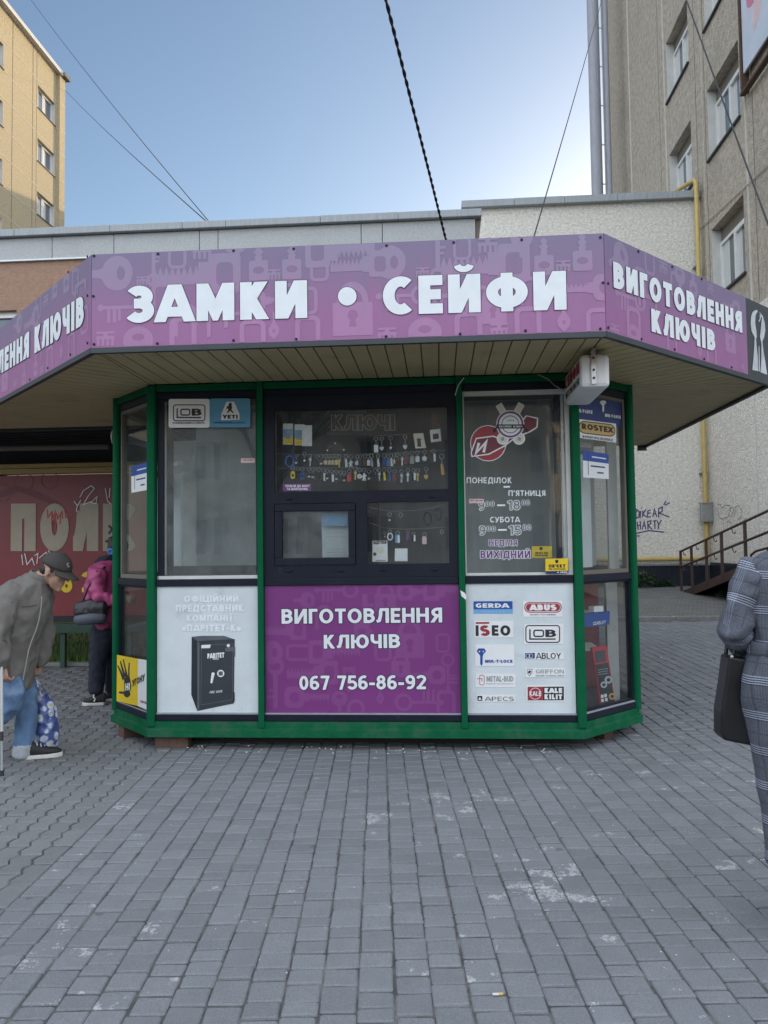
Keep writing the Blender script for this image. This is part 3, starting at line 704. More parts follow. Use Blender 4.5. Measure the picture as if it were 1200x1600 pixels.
# lower storey is paler bare plaster; other faces
mb.idx([(FX, 30.67, .2), (22, 30.67, .2), (22, 30.67, 26), (FX, 30.67, 26)], [(0, 1, 2, 3)], 'stucco_brown')
mb.idx([(FX, 9, .2), (22, 9, .2), (22, 9, 26), (FX, 9, 26)], [(3, 2, 1, 0)], 'stucco_brown')
mb.idx([(FX, 9, 26), (22, 9, 26), (22, 30.67, 26), (FX, 30.67, 26)], [(0, 1, 2, 3)], 'stucco_brown')
mb.idx([(22, 9, .2), (22, 30.67, .2), (22, 30.67, 26), (22, 9, 26)], [(0, 1, 2, 3)], 'stucco_brown')
wall_o = mb.build('wall', rb)
lowb = MB('stucco_light'); lowb.fbox(FR, -19.99, -9, 1.06, 6.6, .001, .030); lowb.build('plaster_base', rb)
tl = MB('tile_dark')
for i in range(22): tl.fbox(FR, -19.98 + i * .5 + .006, -19.98 + (i + 1) * .5 - .006, .15, 1.05, .001, .06)
tl.build('tile_plinth', rb)
jn = MB('joint_pale')
for u in (-26.55, -22.62, -16.95): jn.fbox(FR, u - .018, u + .018, 1.06, 26, .0005, .033)
for u in (-19.6,): jn.fbox(FR, u - .012, u + .012, 6.7, 26, .0005, .004)
for u in (-23.2, -19.42, -20.05, -16.6): jn.fbox(FR, u - .012, u + .012, 6.7, 26, .0005, .005, 'joint_dark')
jn.build('panel_joint', rb)
for a, b, c, e in holes: window(FR, a, b, c, e, .25, rb)
mb = MB('stucco_brown'); mb.box(-30, 2, 66, 76, .2, 27.8); mb.build('shadow_caster', rb)  # unseen detached block added to cast the shadow line on the apartment block
# billboard banner on the facade
bb = thing('advertising_banner', (6.7, 15, 12), 'pale banner with a pink shape in a rusty frame high on the office facade', 'banner')
m_ = MB('billboard'); m_.fbox(FR, -16.66, -12.6, 11.68, 16.2, .10, .14, 'billboard')
m_.poly(FR, [(-16.05 + .42 * math.cos(a * .3) * (1 + .2 * math.sin(a)), 13.35 + .55 * math.sin(a * .3)) for a in range(21)], .142, 'billboard_pink')
m_.poly(FR, [(-16.0, 12.9), (-15.8, 13.2), (-15.55, 13.1), (-15.75, 12.4), (-16.1, 12.15)], .142, 'pale_pink'); m_.build('printed_sheet', bb)
m_ = MB('rust')
m_.fbox(FR, -16.80, -16.72, 11.3, 16.3, .0, .16); m_.fbox(FR, -16.80, -12.5, 11.25, 11.31, .06, .18); m_.build('frame', bb)

# --- connecting wing with pebble dash (wall Y=20)
WY = 20.
FW_ = vert_frame((0, WY, 0), 1, 0)
rw = thing('pebbledash_wing', (3, WY, .45), 'grey pebble dashed wing with a metal roof cap behind the kiosk', 'building')
mb = MB('stucco_light'); mb.box(.75, FX - .002, WY, 29, .3, 10.43); mb.build('wall', rw)
mb = MB('cap_grey')
xs = [.73, 2.1, 3.4, 4.75, 5.5, 6.84]
for i in range(5): mb.box(xs[i] + .003, xs[i + 1] - .003, WY - .16, 29.1, 10.43, 10.615 + .004 * (i % 2))
mb.build('roof_cap', rw, bevel=.01)
mb = MB('tile_dark')
for i in range(12): mb.box(.8 + i * .5 + .007, .8 + (i + 1) * .5 - .007, WY - .05, WY - .001, .3, .985)
mb.build('tile_plinth', rw)
mb = MB('cap_grey'); mb.box(.76, FX - .06, WY - .08, WY - .001, .99, 1.03); mb.build('plinth_ledge', rw)
# graffiti on the wing wall
def scribble(name, label, fr, strokes, wd, m, d=.006):
    q = MB(m)
    for s in strokes: line(q, fr, s, wd, m, d)
    o = q.build(name, None, origin=fr.p(*fr.px(*strokes[0][0]))); return tag(o, label, 'graffiti')
def crop(x0, y0, k): return lambda pts: [(x0 + a / k, y0 + b / k) for a, b in pts]
cg = crop(960, 680, 5)
scribble('graffiti', 'dark violet marker tag in two spiky lines on the pebble dashed wall', FW_, [cg(s) for s in (
    [(150, 590), (165, 575), (195, 600), (190, 640), (170, 650), (165, 610), (180, 580)], [(205, 590), (200, 650)], [(212, 565), (214, 572)], [(222, 590), (220, 640)], [(245, 580), (222, 615), (250, 640)],
    [(262, 590), (258, 640), (285, 638)], [(262, 610), (282, 606)], [(262, 590), (285, 584)], [(300, 640), (312, 575), (330, 638)], [(303, 615), (326, 612)], [(345, 645), (345, 575), (375, 560), (372, 595), (348, 608), (430, 640)],
    [(178, 680), (185, 740)], [(200, 670), (205, 735)], [(182, 708), (204, 700)], [(218, 735), (232, 670), (245, 735)], [(222, 710), (242, 706)], [(262, 735), (260, 675), (285, 668), (282, 692), (262, 704), (292, 735)],
    [(300, 672), (330, 665)], [(315, 670), (316, 732)], [(335, 668), (345, 700), (368, 662)], [(345, 700), (342, 735)], [(150, 785), (175, 765), (270, 745), (390, 757)], [(152, 750), (150, 785), (195, 788)], [(385, 545), (402, 515)], [(395, 547), (432, 527)])], .030, 'graffiti_ink')
scribble('graffiti', 'faint grey outline letters sprayed on the office plaster above the ramp', FR, [cg(s) for s in (
    [(820, 545), (835, 537), (855, 570), (880, 545), (915, 550), (920, 590), (895, 640), (850, 655), (830, 640), (820, 590), (820, 545)], [(860, 655), (862, 720)], [(905, 585), (930, 560), (945, 580), (925, 635), (905, 625)],
    [(950, 640), (958, 560), (985, 550), (1012, 590), (1005, 640), (975, 660)], [(890, 680), (905, 668), (925, 690), (920, 730)], [(1020, 670), (1040, 650), (1035, 660)])], .018, 'graffiti_grey', d=.036)

# --- chimney flues
def flue(name, label, px, r, Y, z0, z1, gap):
    p = on_y(px, 300, Y); t = thing(name, (p.x, Y, z0), label, 'flue')
    q = MB('galvanised'); z = z0
    q.tube([(p.x, Y, z0), (p.x, Y, z1)], r, 24)
    q.build('pipe', t)
    z = z0 + gap
    for k in range(int((z1 - z0) / gap) - 1):
        q = MB('galvanised'); q.tube([(p.x, Y, z - .016), (p.x, Y, z + .010)], r + .004, 20); q.build('collar', t); z += gap
    return p
pA = flue('chimney_flue', 'thick galvanised chimney flue rising above the wing roof', 933.5, .20, 27., 10.0, 25., 1.42)
pB = flue('chimney_flue', 'thin galvanised flue between the thick flue and the brown office corner', 952.5, .10, 27., 10.0, 25., 1.0)
for k in range(8):
    q = MB('steel'); z = 11.4 + k * 1.42; q.bar((pA.x + .19, 27, z), (pB.x - .09, 27, z), .03, .03); q.build('flue_bracket', bpy.data.objects['chimney_flue'])

# --- gas pipe
gp = thing('gas_pipe', (6.7, 19.8, 1.15), 'yellow gas pipe running low along the wing wall and up its corner', 'pipe')
q = MB('gas_yellow'); q.tube([(.9, 19.82, 1.155), (6.55, 19.82, 1.155), (6.68, 19.82, 1.19), (6.70, 19.82, 1.30), (6.70, 19.78, 4.0), (6.70, 19.74, 10.74), (6.68, 19.80, 10.84), (6.62, 19.95, 10.86), (6.4, 20.4, 10.86)], .058, 12); q.build('pipe', gp)
for z in (3.3, 6.0, 8.6):
    q = MB('steel'); q.box(6.62, 6.78, 19.78, 19.99, z, z + .03); q.build('bracket', gp)
q = MB('steel'); z = on_y(1103, 800, 19.8).z; q.box(6.55, 6.85, 19.66, 19.80, z - .22, z + .20); q.box(6.53, 6.87, 19.64, 19.82, z + .20, z + .23); q.box(6.53, 6.87, 19.64, 19.82, z - .25, z - .22); q.build('valve_box', gp, bevel=.01)

# --- ramp with railings
RX = 5.65
rm = thing('access_ramp', (RX, 18.4, .4), 'brown steel access ramp with tubular railings climbing along the office wall', 'ramp')
y0, z0, y1, z1 = 18.4, .44, 11.0, 1.85
q = MB('rail_brown')
for xa in (RX, RX + 1.02): q.hexa([(xa, y1, z1 - .17), (xa + .06, y1, z1 - .17), (xa + .06, y0 - .5, z0 - .08), (xa, y0 - .5, z0 - .08), (xa, y1, z1), (xa + .06, y1, z1), (xa + .06, y0, z0), (xa, y0, z0)])
q.hexa([(RX + .06, y1, z1 - .06), (RX + 1.02, y1, z1 - .06), (RX + 1.02, y0, z0 - .06), (RX + .06, y0, z0 - .06), (RX + .06, y1, z1 - .02), (RX + 1.02, y1, z1 - .02), (RX + 1.02, y0, z0 - .02), (RX + .06, y0, z0 - .02)]); q.build('deck', rm)
zr = lambda y: 1.345 + (18.56 - y) * .150
zd = lambda y: z0 + (y0 - y) * (z1 - z0) / (y0 - y1)
for y in (18.5, 17.72, 16.75, 15.85, 14.65, 13.4, 12.2, 11.05):
    q = MB('rail_brown'); q.box(RX - .025, RX + .025, y - .025, y + .025, max(.35, zd(y) - .12), zr(y) + .01); q.build('post', rm)
for dz in (0, -.36):
    q = MB('rail_brown'); q.tube([(RX, 18.5, zr(18.5) + dz), (RX, 11.05, zr(11.05) + dz)], .026, 8); q.build('rail', rm)
for y in (18.2, 17.3, 16.2, 15.2):
    for dz in (0, -.36):
        q = MB('rail_brown'); q.tube([(RX - .03, y - .10 + .10 * math.cos(R_(a)), zr(y) + dz - .02 + .11 * math.sin(R_(a))) for a in range(0, -150, -15)], .010, 6, 'rail_brown'); q.build('hook', rm)
X2 = RX + 1.0
q = MB('rail_brown'); q.tube([(X2, 11, 2.05), (X2, 16.7, 1.36), (X2, 16.95, 1.28), (X2, 16.98, 1.10), (X2, 16.8, 1.02), (X2, 16.5, 1.06), (X2, 11, 1.72)], .026, 8); q.build('loop_rail', rm)
for y in (16.1, 14.8, 13.5, 12.2):
    q = MB('rail_brown'); q.box(X2 - .02, X2 + .02, y - .02, y + .02, zd(y) - .1, 1.36 + (16.7 - y) * .121); q.build('post', rm)

# --- plant at the wall foot
def leafy(name, label, c, r, n, cat):
    t = thing(name, c, label, cat); q = MB('leaf')
    for i in range(n):
        a = rnd.random() * 6.28; e = rnd.uniform(.1, 1.45); R = r * rnd.uniform(.3, 1) ** .5
        p = Vector(c) + Vector((math.cos(a) * math.cos(e) * R * 1.25, math.sin(a) * math.cos(e) * R * .7, math.sin(e) * R))
        d = Vector((math.cos(a + rnd.uniform(-1, 1)), math.sin(a), rnd.uniform(-.4, .3))).normalized(); s = d.cross(Vector((0, 0, 1))).normalized(); L = rnd.uniform(.05, .11)
        u = Vector((rnd.uniform(-.3, .3), rnd.uniform(-.3, .3), 1)) * .02
        q.face([p, p + d * L * .4 + s * L * .4 + u, p + d * L, p + d * L * .4 - s * L * .4 + u])
    q.build('foliage', t); q = MB('leaf')
    for i in range(9):
        a = rnd.random() * 6.28; q.tube([c, Vector(c) + Vector((math.cos(a) * r * .5, math.sin(a) * r * .3, r * .55))], .006, 5)
    q.build('stem', t)
pc = on_y(1003, 916, 19.7); leafy('weed_bush', 'leafy green weed growing at the foot of the tiled wall', (pc.x, 19.65, gz(19.65)), .40, 260, 'plant')
pc2 = on_y(1040, 921, 19.8); leafy('weed_tuft', 'low thin weeds along the tiled wall right of the bush', (pc2.x, 19.8, gz(19.8)), .16, 120, 'plant')
leafy('weed_tuft', 'dry weed tuft in the dark gap under the ramp', (RX + .4, 16.6, gz(16.6)), .2, 120, 'plant')

# --- low wing on the left, behind the shelter
LY = 16.
lw = thing('low_building', (-6, LY, .3), 'low two storey building with a pale parapet over orange brown plaster, left behind the kiosk', 'building')
FL = vert_frame((0, LY, 0), 1, 0)
mb = MB('stucco_orange'); hol = [(-9.9 - 3.2 * k, -9.17 - 3.2 * k + (0 if k == 0 else 1.2), 4.9, 6.86) for k in range(4)] + [(-6.3, -4.4, 3.9, 5.6), (-3.0, -1.1, 3.9, 5.6)]
hol[0] = (-11.0, -9.17, 4.9, 6.86)
hol = [hol[0], (-14.8, -12.9, 4.9, 6.86), (-18.6, -16.7, 4.9, 6.86)]
wall_holes(mb, FL, -22, .87, .2, 7.93, hol, .2, 'stucco_orange', 'reveal')
mb.box(-22, .865, LY + .3, LY + 9, .2, 7.92, 'stucco_orange'); mb.build('wall', lw)
mb = MB('parapet'); js = [-22, -15.2, -8.35, -6.96, -5.06, -4.65, -1.55, -1.1, .87]
for a, b in zip(js[:-1], js[1:]): mb.box(a + .008, b - .008, LY - .05, LY + .3, 7.96, 8.43)
mb.build('parapet', lw)
mb = MB('print_white'); mb.box(-22, .86, LY - .07, LY + .02, 7.925, 7.955); mb.build('flashing', lw)
mb = MB('cap_grey'); js = [-22, -15.2, -9.15, -7.0, -5.4, -4.45, -2.4, -.75, 1.0]
for a, b in zip(js[:-1], js[1:]): mb.box(a + .003, b - .003, LY - .17, LY + 9, 8.445, 8.60 + rnd.uniform(-.006, .006), 'cap_grey')
mb.build('roof_cap', lw, bevel=.012)
mb = MB('joint_dark'); mb.hexa([(.872, LY + .02, 7.6), (.90, LY + .02, 7.6), (.90, LY + .25, 7.6), (.872, LY + .25, 7.6), (.872, LY + .02, 8.44), (.99, LY + .02, 8.44), (.99, LY + .25, 8.44), (.872, LY + .25, 8.44)]); mb.build('end_wedge', lw)  # dark tapering wedge under the end of the roof cap
for a, b, c, e in hol: window(FL, a, b, c, e, .18, lw, header=0, sill=False)

# --- tall sunlit building far left
TX = -24.
FT = Frame((TX, 0, 0), (0, 1, 0), (0, 0, 1), (1, 0, 0))
tb = thing('apartment_block', (TX, 44, 0), 'tall tan apartment block catching low sun, far left behind the low building', 'building')
cols = [(44.0, 46.08), (38.2, 40.28), (32.4, 34.5), (26.6, 28.7)]; rows = [28.65 - 3.32 * k for k in range(8)]
hol = [(a, b, s, s + 1.42) for a, b in cols for s in rows]
mb = MB('stucco_tan'); wall_holes(mb, FT, 20, 46.3, 0, 32.15, hol, .28, 'stucco_tan', 'reveal')
mb.idx([(TX, 46.3, 0), (-40, 46.3, 0), (-40, 46.3, 32.15), (TX, 46.3, 32.15), (TX, 20, 0), (-40, 20, 0), (-40, 20, 32.15), (TX, 20, 32.15)], [(0, 3, 2, 1), (4, 5, 6, 7), (3, 7, 6, 2), (1, 2, 6, 5)], 'stucco_tan')
mb.build('wall', tb)
mb = MB('stucco_tan'); mb.box(TX + .003, TX + .21, 46.3, 47.0, 0, 32.15); mb.build('corner_pier', tb)
mb = MB('white_frame'); mb.box(TX - 16, TX + .32, 20, 46.5, 32.16, 32.42, 'reveal'); mb.box(TX - 16, TX + .46, 46.5, 47.2, 32.16, 32.40, 'joint_dark'); mb.build('roof_cap', tb)
mb = MB('joint_pale')
for s in rows:
    for z in (s - .06, s + 1.68):
        mb.fbox(FT, 20, 46.3, z, z + .035, .001, .012); mb.box(TX + .21, TX + .222, 46.32, 47.0, z, z + .035)
for u in (41.2, 43.4, 37.0, 31): mb.fbox(FT, u, u + .05, 0, 32.1, .001, .008, 'joint_dark')
for u in (43.85,): mb.fbox(FT, u, u + .03, 0, 32.1, .001, .008, 'joint_dark')
mb.build('panel_joint', tb)
for a, b, c, e in hol: window(FT, a, b, c, e, .24, tb, header=0)

# --- building and bare trees across the street, seen only in the shop glass
ob = thing('street_building', (0, -24, 0), 'pale plastered building across the street mirrored in the shop windows', 'building')
FB = vert_frame((0, -24, 0), -1, 0)
hol = [(-18 + 4 * i, -16.2 + 4 * i, s, s + 1.9) for i in range(2, 8) for s in (1.2, 4.8)]
mb = MB('far_wall'); wall_holes(mb, FB, -24, 24, 0, 8.2, hol, .2, 'far_wall', 'reveal'); mb.box(-24, 24, -34, -24.3, 0, 8.1, 'far_wall'); mb.build('wall', ob)
for a, b, c, e in hol: window(FB, a, b, c, e, .2, ob, header=0, sill=False)
mb = MB('cap_grey'); mb.box(-24.3, 24.3, -34, -23.6, 8.2, 8.45); mb.build('roof_edge', ob)
def bare_tree(x, y, h, label):
    t = thing('bare_tree', (x, y, 0), label, 'tree', 'trees across the street'); tr = MB('bark'); tw = MB('bark')
    def grow(p, d, L, r, k):
        q = p + d * L; (tr if k < 2 else tw).tube([p, q], [r, r * .65], 6 if k < 2 else 4, 'bark', caps=False)
        if k == 5: return
        for _ in range(3 if k else 4):
            nd = (d + Vector((rnd.uniform(-.8, .8), rnd.uniform(-.8, .8), rnd.uniform(-.1, .5)))).normalized(); grow(p + d * L * rnd.uniform(.6, 1), nd, L * rnd.uniform(.6, .78), r * .55, k + 1)
    grow(Vector((x, y, 0)), Vector((0, 0, 1)), h * .33, .2, 0); tr.build('trunk', t); tw.build('crown', t)
bare_tree(-5.5, -12, 9, 'bare street tree mirrored in the kiosk glass on its left')
bare_tree(4.5, -14, 10, 'bare street tree mirrored in the kiosk glass on its right')

# ================================================================== BUS SHELTER
SY = 10.
bs = thing('bus_shelter', (-5, SY, .1), 'dark bus shelter with a red advertising back panel behind the old man', 'bus shelter')
q = MB('roof_dark'); q.box(-9, -2.95, 7.9, 10.25, 3.02, 3.12)
for i in range(12): q.box(-9, -2.96, 8.0 + i * .19, 8.06 + i * .19, 2.985, 3.02)
q.build('roof', bs)
q = MB('roof_dark'); q.box(-9, -2.97, 10.10, 10.22, 2.74, 3.019); q.build('upper_panel', bs)
q = MB('beam_wood'); q.box(-9, -2.98, 9.93, 10.09, 2.675, 2.735); q.box(-9, -2.98, 9.91, 10.09, 2.60, 2.668); q.build('beam', bs, bevel=.004)
FBn = vert_frame((0, SY, 0), 1, 0)
q = MB('banner_red'); q.fbox(FBn, -8.9, -3.0, .685, 2.585, -.05, 0)
for (x, y, r) in ((38, 753, 14), (78, 750, 13), (6, 770, 12)):
    line(q, FBn, [FBn.px(*p) for p in disc((x, y), r, 14, r * 1.1)], .012, 'maroon', .003, True, True)
q.use('maroon'); fpoly(q, FBn, [(0, 778), (30, 768), (60, 780), (85, 790), (95, 786), (60, 768), (25, 758), (0, 768)], 'maroon', .003)
bp_ = q.build('back_panel', bs)
q = MB('banner_cream'); write(q, FBn, 'ПОЛ', (17, 861), (154, 861), (17, 787), 'banner_cream', t=.32, d=.006, gap=.12); write(q, FBn, 'ІС', (161, 861), (213, 861), (161, 787), 'banner_cream', t=.32, d=.006, gap=.14); q.build('lettering', bp_); q = MB('yellow')
write(q, FBn, '8 2', (95, 926), (146, 925), (95, 894), 'yellow', t=.23, d=.006, gap=.08); q.build('lettering', bp_)
cb = crop(0, 640, 662 / 240)
q = MB('letter_pale')
for s in ([(320, 395), (335, 415), (350, 390)], [(335, 410), (330, 440)], [(345, 380), (360, 350), (395, 328), (408, 340), (380, 375), (360, 410), (400, 395), (420, 375), (415, 405), (385, 400)], [(455, 340), (465, 395), (480, 408)], [(475, 338), (472, 380)],
          [(95, 625), (100, 670)], [(108, 620), (118, 668), (140, 640), (150, 672)], [(150, 630), (165, 620), (160, 665)], [(170, 640), (200, 615), (215, 640), (190, 670)], [(210, 605), (225, 640)]): line(q, FBn, cb(s), .012, 'letter_pale', .009)
for s in ([(205, 430), (208, 465), (225, 440), (232, 470), (240, 435)], [(245, 445), (250, 470), (268, 440), (272, 470)], [(280, 430), (285, 465), (310, 455)], [(225, 440), (225, 500)], [(240, 450), (242, 520)], [(262, 450), (260, 495)]): line(q, FBn, cb(s), .016, 'red', .0095)
for s in ([(470, 500), (485, 515), (470, 535)], [(455, 570), (480, 560), (475, 590), (490, 570)]): line(q, FBn, cb(s), .03, 'black', .0098)
q.build('graffiti', bp_)
q = MB('white_plastic'); q.tube([(-7, 9.2, 2.855), (-4.07, 9.2, 2.842)], .035, 12, 'joint_dark'); q.build('lamp_tube', bs)
for x in (-8.8, -6.0, -3.1):
    q = MB('bench_green'); q.box(x - .04, x + .04, 10.12, 10.2, 0, 3.0); q.build('post', bs)
q = MB('roof_dark'); q.box(-9, -2.98, 10.0, 10.09, .60, .683); q.build('bottom_rail', bs)
be = thing('bench', (-5, 9.6, .1), 'dark green slatted bench in front of the red panel', 'bench')
q = MB('bench_green'); zs = on_y(110, 982, 9.45).z
for k in range(3): q.box(-8, -3.6, 9.40 + k * .13, 9.51 + k * .13, zs, zs + .04)
q.box(-8, -3.6, 9.37, 9.397, zs - .05, zs + .06); q.build('seat', be, bevel=.004)
for x in (-7.2, -6.1, on_y(99, 1041, 9.44).x, -3.9):
    q = MB('bench_green'); q.box(x - .03, x + .03, 9.41, 9.47, gz(9.44) - .02, zs); q.box(x - .02, x + .02, 9.47, 9.72, zs - .06, zs - .001); q.build('leg', be)

# ================================================================== KIOSK
KY = 5.92
AX, BX, CX, DX = -2.27, -2.768, 1.05, 1.590           # corner posts: left front, left rear, right front, right rear
BYL, BYR, KB = 6.418, 6.460, 9.5
FK = vert_frame((0, KY, 0), 1, 0); FLD = vert_frame((AX, KY, 0), K, -K); FRD = vert_frame((CX, KY, 0), K, K)
FLS = vert_frame((BX, BYL, 0), 0, -1); FRS = vert_frame((DX, BYR, 0), 0, 1)
FAC = ((FK, AX, CX), (FLD, -(AX - BX) / K, 0), (FRD, 0, (DX - CX) / K), (FLS, -(KB - BYL), 0), (FRS, 0, KB - BYR))
ki = thing('kiosk', (-.6, 7.5, 0), 'green framed octagonal locksmith kiosk with glass fronts and a wide purple sign canopy', 'kiosk')
def kp(fr, x, y, cf=None):
    if cf: x, y = cf([(x, y)])[0]
    return fr.px(x, y)
cL = crop(170, 590, 1200 / 260); cM = crop(410, 610, 1200 / 310); cR = crop(710, 600, 1200 / 290); cP1 = crop(170, 880, 1200 / 270); cP2 = crop(400, 880, 1200 / 340); cP3 = crop(700, 880, 1200 / 310)
cF1 = crop(0, 360, 3); cF2 = crop(400, 360, 3); cF3 = crop(800, 360, 3)
ZT, ZB = 2.866, .10
# plinth: lower channel, sloping ledge, upper channel
for fr, u0, u1 in FAC:
    q = MB('green_dirty'); e = .045 if fr in (FK,) else .0
    k = math.tan(R_(22.5))
    def ring(d, z): return [(u0 - d * k if fr is not FLS else u0, z), (u1 + d * k if fr is not FRS else u1, z)]
    for (d0, za), (d1, zb) in (((.040, ZB), (.040, .155)), ((.040, .155), (.016, .166)), ((.016, .166), (.016, .215)), ((.016, .215), (-.06, .215)), ((-.06, .11), (.040, ZB))):
        a = ring(d0, za); b = ring(d1, zb)
        q.face([fr.p(a[0][0], za, d0), fr.p(a[1][0], za, d0), fr.p(b[1][0], zb, d1), fr.p(b[0][0], zb, d1)])
    q.build('plinth', ki)
q = MB('roof_dark'); q.slab(Frame((0, 0, 0), (1, 0, 0), (0, 1, 0), (0, 0, 1)), [(AX, KY + .1), (CX, KY + .1), (DX - .1, BYR), (DX - .1, KB), (BX + .1, KB), (BX + .1, BYL)], .12, .20, 'inner_dark'); q.build('floor', ki)
q = MB('soil'); q.slab(Frame((0, 0, 0), (1, 0, 0), (0, 1, 0), (0, 0, 1)), [(AX + .05, KY + .22), (CX - .05, KY + .22), (DX - .2, BYR + .1), (DX - .2, KB), (BX + .2, KB), (BX + .2, BYL + .1)], .0, .118, 'roof_dark'); q.build('gap_shade', ki)  # dark slab added to darken the shaded gap under the kiosk
# posts
def post(x, y, r=.034, z0=.205):
    q = MB('green_paint'); q.tube([(x, y, z0), (x, y, ZT - .002)], r, 16); q.build('post', ki)
for x, y in ((BX, BYL), (DX, BYR), (BX, KB), (DX, KB)): post(x, y)
for x in (AX + .002, CX - .002):
    q = MB('green_paint'); s = -1 if x < 0 else 1
    P = [(-.034, -.030), (.034, -.030), (.034, .05), (-.034, .05)]
    q.slab(Frame((x, KY, 0), (1, 0, 0), (0, 1, 0), (0, 0, 1)), [(-.033, -.032), (.033, -.032), (.036, .04), (-.036, .04)], .172, ZT - .002); q.build('post', ki, bevel=.012)
for x in (fr_x for fr_x in (-1.392, .170)):
    q = MB('green_paint'); q.box(x - .023, x + .023, KY - .030, KY + .05, .170, ZT - .002); q.build('post', ki, bevel=.004)
# rails
def rails(fr, u0, u1, zs, m, d0, d1, name, bev=.004):
    q = MB(m); q.fbox(fr, u0, u1, zs[0], zs[1], d0, d1); return q.build(name, ki, bevel=bev)
spans = [(FK, AX + .04, -1.418), (FK, -1.366, .145), (FK, .195, CX - .04), (FLD, -(AX - BX) / K + .036, -.036), (FRD, .036, (DX - CX) / K - .036), (FLS, -(KB - BYL) + .04, -.04), (FRS, .04, KB - BYR - .04)]
for fr, a, b in spans:
    rails(fr, a, b, (2.808, ZT - .003), 'green_paint', -.05, .012, 'top_rail')
    rails(fr, a, b, (2.750, 2.806), 'dark_frame', -.05, -.004, 'head_rail')
    rails(fr, a, b, (.218, .268), 'dark_frame', -.05, .010, 'sill_rail')
    rails(fr, a, b, (1.262, 1.318), 'dark_frame', -.05, .008, 'middle_rail')
    q = MB('galvanised'); q.fbox(fr, a, b, .2685, .2785, -.04, .004); q.build('sill_trim', ki)
# left window: white plastic inner frame with a shop pane
def shop_pane(fr, a, b, c, e, d, parent, m='shop_glass', th=.006):
    q = MB(m); q.fbox(fr, a, b, c, e, d - th, d); return q.build('pane', parent)
def sash(fr, a, b, c, e, w4, m, d0, d1, name='window'):      # w4 = left, right, bottom, top member widths
    q = MB(m); l, r_, bt, tp = w4
    if bt: q.fbox(fr, a, b, c, c + bt, d0, d1)
    if tp: q.fbox(fr, a, b, e - tp, e, d0, d1)
    if l: q.fbox(fr, a, a + l, c + bt, e - tp, d0, d1)
    if r_: q.fbox(fr, b - r_, b, c + bt, e - tp, d0, d1)
    return q.build(name, ki, bevel=.003)
lwin = sash(FK, AX + .045, -1.420, 1.346, 2.748, (.045, 0.012, .002, .012), 'dark_frame', -.055, -.012)
q = MB('white_plastic'); q.fbox(FK, AX + .06, -1.421, 1.3185, 1.345, -.06, -.004); q.build('sill', lwin)
q = MB('dark_frame'); q.fbox(FK, -2.165, -2.125, 1.350, 2.735, -.10, -.06); q.fbox(FK, -2.123, -1.434, 1.350, 1.42, -.10, -.06); q.build('inner_frame', lwin)
q = MB('white_frame'); q.fbox(FK, -2.188, -2.168, 1.352, 2.735, -.075, -.05); q.build('bead', lwin)
shop_pane(FK, -2.18, -1.434, 1.348, 2.736, -.03, lwin, 'shop_glass_smeared')
rwin = sash(FK, .197, 1.012, 1.320, 2.748, (.010, .035, .022, .035), 'white_plastic', -.055, -.012)
q = MB('dark_frame'); q.fbox(FK, .90, .945, 1.345, 2.71, -.10, -.06); q.build('inner_frame', rwin)
q = MB('white_frame'); q.fbox(FK, .952, .972, 1.345, 2.71, -.075, -.05); q.build('bead', rwin)
shop_pane(FK, .208, .976, 1.343, 2.712, -.03, rwin, 'shop_glass')
# centre window: dark plastic frame, one wide upper light and two lower lights
u = lambda x, y, cf=cM: kp(FK, x, y, cf)
mw = MB('dark_frame'); ca, cb_, cc, ce = -1.366, .145, 1.320, 2.748
gu = (u(70, 360)[0], u(1120, 360)[0], u(600, 606)[1], u(600, 108)[1])
gl = (u(75, 870)[0], u(566, 870)[0], u(320, 1060)[1], u(320, 682)[1]); gr = (u(632, 860)[0], u(1130, 860)[0], u(880, 1048)[1], u(880, 668)[1])
for a, b, c, e in ((ca, gu[0], cc, ce), (gu[1], cb_, cc, ce), (gu[0], gu[1], gu[3], ce), (gu[0], gu[1], gl[3], gu[2]), (gu[0], gu[1], cc, gl[2]), (gl[1], gr[0], gl[2], gl[3])): mw.fbox(FK, a, b, c, e, -.055, .004)
mw.fbox(FK, gr[0], gr[1], gl[2], gr[2], -.055, .0035); mw.fbox(FK, gr[1], gu[1], gl[2], gl[3], -.055, .003); mw.fbox(FK, gr[0], gr[1], gr[3], gl[3], -.055, .0032)
mwin = mw.build('window', ki)
shop_pane(FK, gu[0], gu[1], gu[2], gu[3], -.025, mwin); shop_pane(FK, gr[0], gr[1], gr[2], gr[3], -.025, mwin)
q = MB('dark_frame'); s_ = .062
for a, b, c, e in ((gl[0], gl[1], gl[2], gl[2] + s_), (gl[0], gl[1], gl[3] - s_, gl[3]), (gl[0], gl[0] + s_, gl[2] + s_, gl[3] - s_), (gl[1] - s_, gl[1], gl[2] + s_, gl[3] - s_)): q.fbox(FK, a + .004, b - .004, c + .004 if c == gl[2] else c, e - .004 if e == gl[3] else e, -.04, .018)
q.build('hatch', mwin, bevel=.006); shop_pane(FK, gl[0] + s_, gl[1] - s_, gl[2] + s_, gl[3] - s_, -.012, mwin, 'shop_glass_smeared')
for x, y in ((160, 657), (1028, 643), (160, 1092), (472, 1090), (725, 1086), (1043, 1083)):
    a, z = u(x, y); q = MB('dark_frame'); q.fbox(FK, a - .022, a + .022, z - .008, z + .008, .004, .016); q.build('drain_cap', mwin, bevel=.004)
